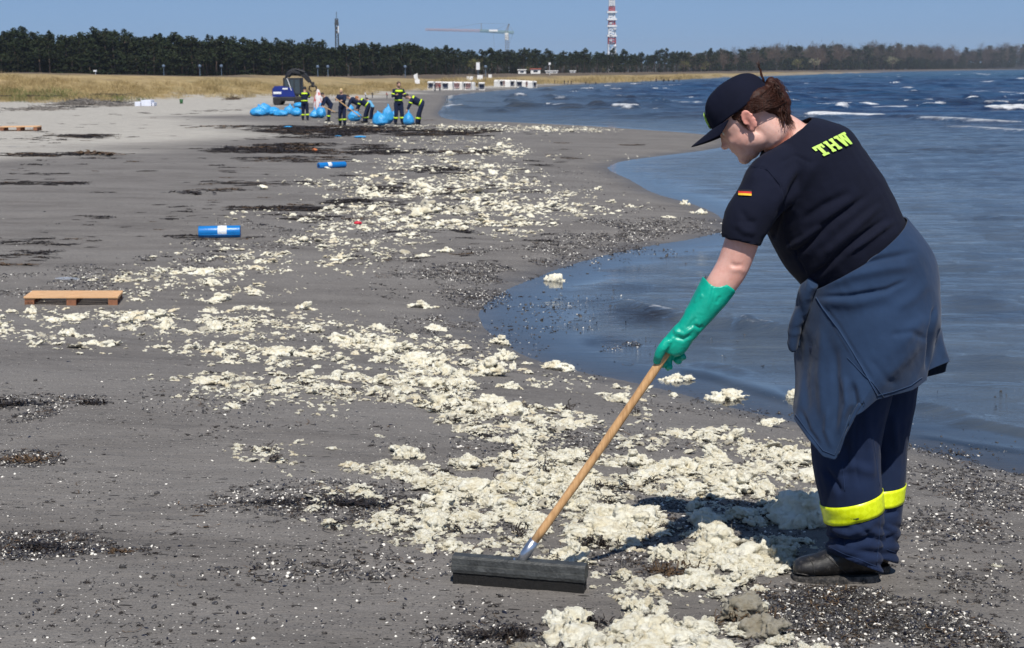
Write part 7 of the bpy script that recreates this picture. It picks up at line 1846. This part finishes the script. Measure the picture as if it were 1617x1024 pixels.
# stamped mark on the block, as dark strokes
e = pl; mk = MB()
for (x0, z0, x1, z1) in ((-.575, .078, -.575, .05), (-.575, .05, -.562, .05), (-.55, .078, -.55, .05), (-.537, .078, -.537, .05), (-.548, .078, -.539, .064), (-.525, .05, -.519, .078), (-.519, .078, -.511, .05), (-.50, .078, -.50, .05), (-.50, .078, -.488, .066)): mk.bar((x0, -.4112, z0), (x1, -.4112, z1), .004, .003)
mk.build('stamp', simple('stamp_ink', (.03, .02, .015), .8), e)

# ------------------------------------------------------------------ rolls of blue bags, litter
M_ROLL = simple('blue_roll_film', (.004, .17, .50), .32, .10, 20, .35, .004, spec=.6); M_LAB = None
t = NT('roll_label'); n_ = t.noise(t.coord(scale=(60, 60, 20)), 3, 2); t.set(color=t.ramp(n_, [(.56, (.78, .80, .82)), (.62, (.20, .28, .40))], 'CONSTANT'), rough=.5); M_LAB = t.m
M_IN = simple('roll_core', (.01, .04, .12), .7)
def roll(px0, px1, py, rpx, label, t0, t1, tilt=0.0):
    a = G(px0, py); b_ = G(px1, py + tilt); D_ = (a.y + b_.y) / 2; r = rpx / FPX * D_; L = (b_ - a).length; c = (a + b_) / 2; ang = math.atan2(b_.y - a.y, b_.x - a.x)
    e = empty('bag_roll', (c.x, c.y, c.z + r * .97), ang); tag(e, label, 'bag roll', 'rolls of blue bags')
    Mx = Matrix.Rotation(R(90), 4, 'Y'); n = 28
    mb = MB(); prof = [(r * .45, -L / 2 + .01), (r * .97, -L / 2), (r, -L / 2 + .006), (r * 1.005, 0), (r, L / 2 - .006), (r * .97, L / 2), (r * .45, L / 2 - .01)]; mb.lathe(prof, n, Mx); mb.build('film', M_ROLL, e, True)
    # loose outer turn of film
    mb = MB(); vs = []
    for i in range(9):
        a_ = R(200 + i * 12); rr = r * (1.01 + .012 * i)
        for x_ in (-L / 2 + .004, L / 2 - .004): vs.append((x_, rr * math.cos(a_), rr * math.sin(a_)))
    mb.add(vs, [(2 * i, 2 * i + 1, 2 * i + 3, 2 * i + 2) for i in range(8)]); link('loose_flap', evaluated(mb.mesh('loose_flap', True), [('SOLIDIFY', dict(thickness=.002))]), M_ROLL, e)
    mb = MB(); x0 = -L / 2 + L * t0; x1 = -L / 2 + L * t1; mb.lathe([(r * .99, x0), (r * 1.012, x0 + .001), (r * 1.012, x1 - .001), (r * .99, x1)], n, Mx); mb.build('paper_label', M_LAB, e, True)
    mb = MB(); mb.lathe([(r * .12, -L / 2 + .002), (r * .44, -L / 2 + .002), (r * .44, -L / 2 + .012), (r * .12, -L / 2 + .012)], 16, Mx); mb.build('core', M_IN, e)
    return e
roll(314, 380, 375, 9.3, 'bright blue roll of bags with a white label on bare grey sand', .46, .68); roll(503, 545, 266, 4.7, 'farther blue roll of bags with a white label near weed streaks', .32, .46, -1.0)
# clear plastic film
d, f = ICO[4]; v = d * (1 + .5 * ridge(d[:, 0] * 2, d[:, 1] * 2, d[:, 2] * 2, seed=91, oct=4))[:, None]; v[:, 2] = np.maximum(v[:, 2] * .30, -.02)
g = G(103, 441); t = NT('crumpled_clear_film'); t.set(color=(.62, .68, .78), rough=.15, spec=.6, normal=t.bump(t.noise(t.coord(), 6, 5, .7, 2), .8, .02)); t.b.inputs['Alpha'].default_value = .42
o = link('plastic_film', mesh_np('plastic_film', v, f, True), t.m); k_ = g.y / FPX; o.location = g; o.location.z -= .01; o.scale = (18 * k_, 12 * k_, 12 * k_); tag(o, 'crumpled clear plastic film behind the near wooden pallet', 'plastic film')
def litter(name, px, py, w, mat, label, cat, hf=.5):
    g = G(px, py); k_ = g.y / FPX; o = link(name, bag_mesh(int(px), False, .8), mat); o.location = g; o.scale = (w * k_, w * k_ * .8, w * k_ * hf); tag(o, label, cat)
litter('cup', 565, 355, 6, simple('red_plastic', (.55, .02, .04), .4, .1), 'small crushed red plastic scrap at the drift edge', 'litter', .7)
litter('wrapper', 497, 239, 4, simple('orange_plastic', (.60, .16, .04), .5, .1), 'tiny orange scrap among dark weed in front of the crew', 'litter', .8)
litter('glove', 557, 201, 4, simple('yellow_rubber', (.5, .45, .1), .5, .1), 'tiny yellowish scrap at the feet of the crew', 'litter', .6) if False else None
# wrapped stack, green bin, brush piles
D = 90.0; ws_ = empty('wrapped_stack', (P(232, 157, D).x, D, g1(P(232, 157, D).x, D))); tag(ws_, 'low stack wrapped in white film at the foot of the dune', 'stack')
for (x0, x1, h_) in ((215, 224, 7), (225, 241, 9.5), (242, 245, 6)):
    k_ = D / FPX; mb = MB(); mb.box((((x0 + x1) / 2 - 232) * k_, 0, h_ * k_ / 2), ((x1 - x0) * k_, .8, h_ * k_)); mb.build('wrapped_block', simple('white_film', (.70, .72, .80), .4, .1, 6, .6, .03) if x0 == 215 else bpy.data.materials['white_film'], ws_, bevel=.03)
D = 97.0; gbn = empty('litter_bin', (P(286, 151, D).x, D, g1(P(286, 151, D).x, D))); tag(gbn, 'small green litter bin at the foot of the dune', 'bin'); k_ = D / FPX
mb = MB(); mb.lathe([(2.2 * k_, 0), (2.9 * k_, 6.5 * k_), (2.7 * k_, 6.6 * k_), (2.0 * k_, 1 * k_)], 14); mb.build('bucket', simple('bin_green', (.03, .13, .04), .5, .1), gbn, True); mb = MB(); mb.lathe([(3.1 * k_, 6.3 * k_), (3.1 * k_, 7.1 * k_), (2.7 * k_, 7.1 * k_)], 14); mb.build('rim', bpy.data.materials['bin_green'], gbn)
M_DRIFT = simple('weathered_twigs', (.20, .18, .16), .9, .4, 3, .3)
def brush(px, py, w, h, n, seed, label, mat=None):
    D_ = {160: 92, 161: 90, 168: 80, 152: 112}[py]; X_ = P(px, py, D_).x; g = Vector((X_, D_, g1(X_, D_))); k_ = g.y / FPX; r_ = random.Random(seed); mb = MB()
    for _ in range(n):
        u = r_.gauss(0, .42); u = max(-1, min(1, u)); p = Vector((u * w * k_, r_.gauss(0, .9), (1 - abs(u)) * h * k_ * r_.random() ** 1.3)); a = r_.uniform(0, 3.14); L = r_.uniform(.25, .9); d = Vector((math.cos(a), math.sin(a) * .6, r_.gauss(.05, .25))).normalized()
        mb.tube([p - d * L / 2, p + Vector((0, 0, r_.uniform(-.04, .06))), p + d * L / 2], [.016, .012, .005], 3, False)
    o = mb.build('brushwood', mat or M_DRIFT, None, False, loc=g); tag(o, label, 'brushwood'); o['kind'] = 'stuff'
brush(130, 160, 48, 9, 700, 5, 'grey brushwood heap along the foot of the dune at the left'); brush(185, 161, 26, 5, 220, 6, 'thin tail of grey brushwood right of the heap'); brush(60, 168, 50, 4, 160, 7, 'scattered grey twigs below the brushwood heap')
brush(369, 152, 10, 5, 90, 8, 'small brown twig heap left of the excavator', simple('brown_twigs', (.10, .07, .045), .9, .3))

# ------------------------------------------------------------------ thin sea haze
mb = MB(); mb.box((1500, 2500, 50), (9000, 7400, 104.8))
t = NT('haze_air'); t.n.remove(t.b); pv = t.new('ShaderNodeVolumePrincipled'); pv.inputs['Density'].default_value = .00012; pv.inputs['Color'].default_value = (.80, .88, 1.0, 1); pv.inputs['Anisotropy'].default_value = .2
t.to(pv.outputs[0], t.out.inputs['Volume'])
hz_o = mb.build('haze', t.m); tag(hz_o, kind='stuff', label='thin pale haze over the bay')
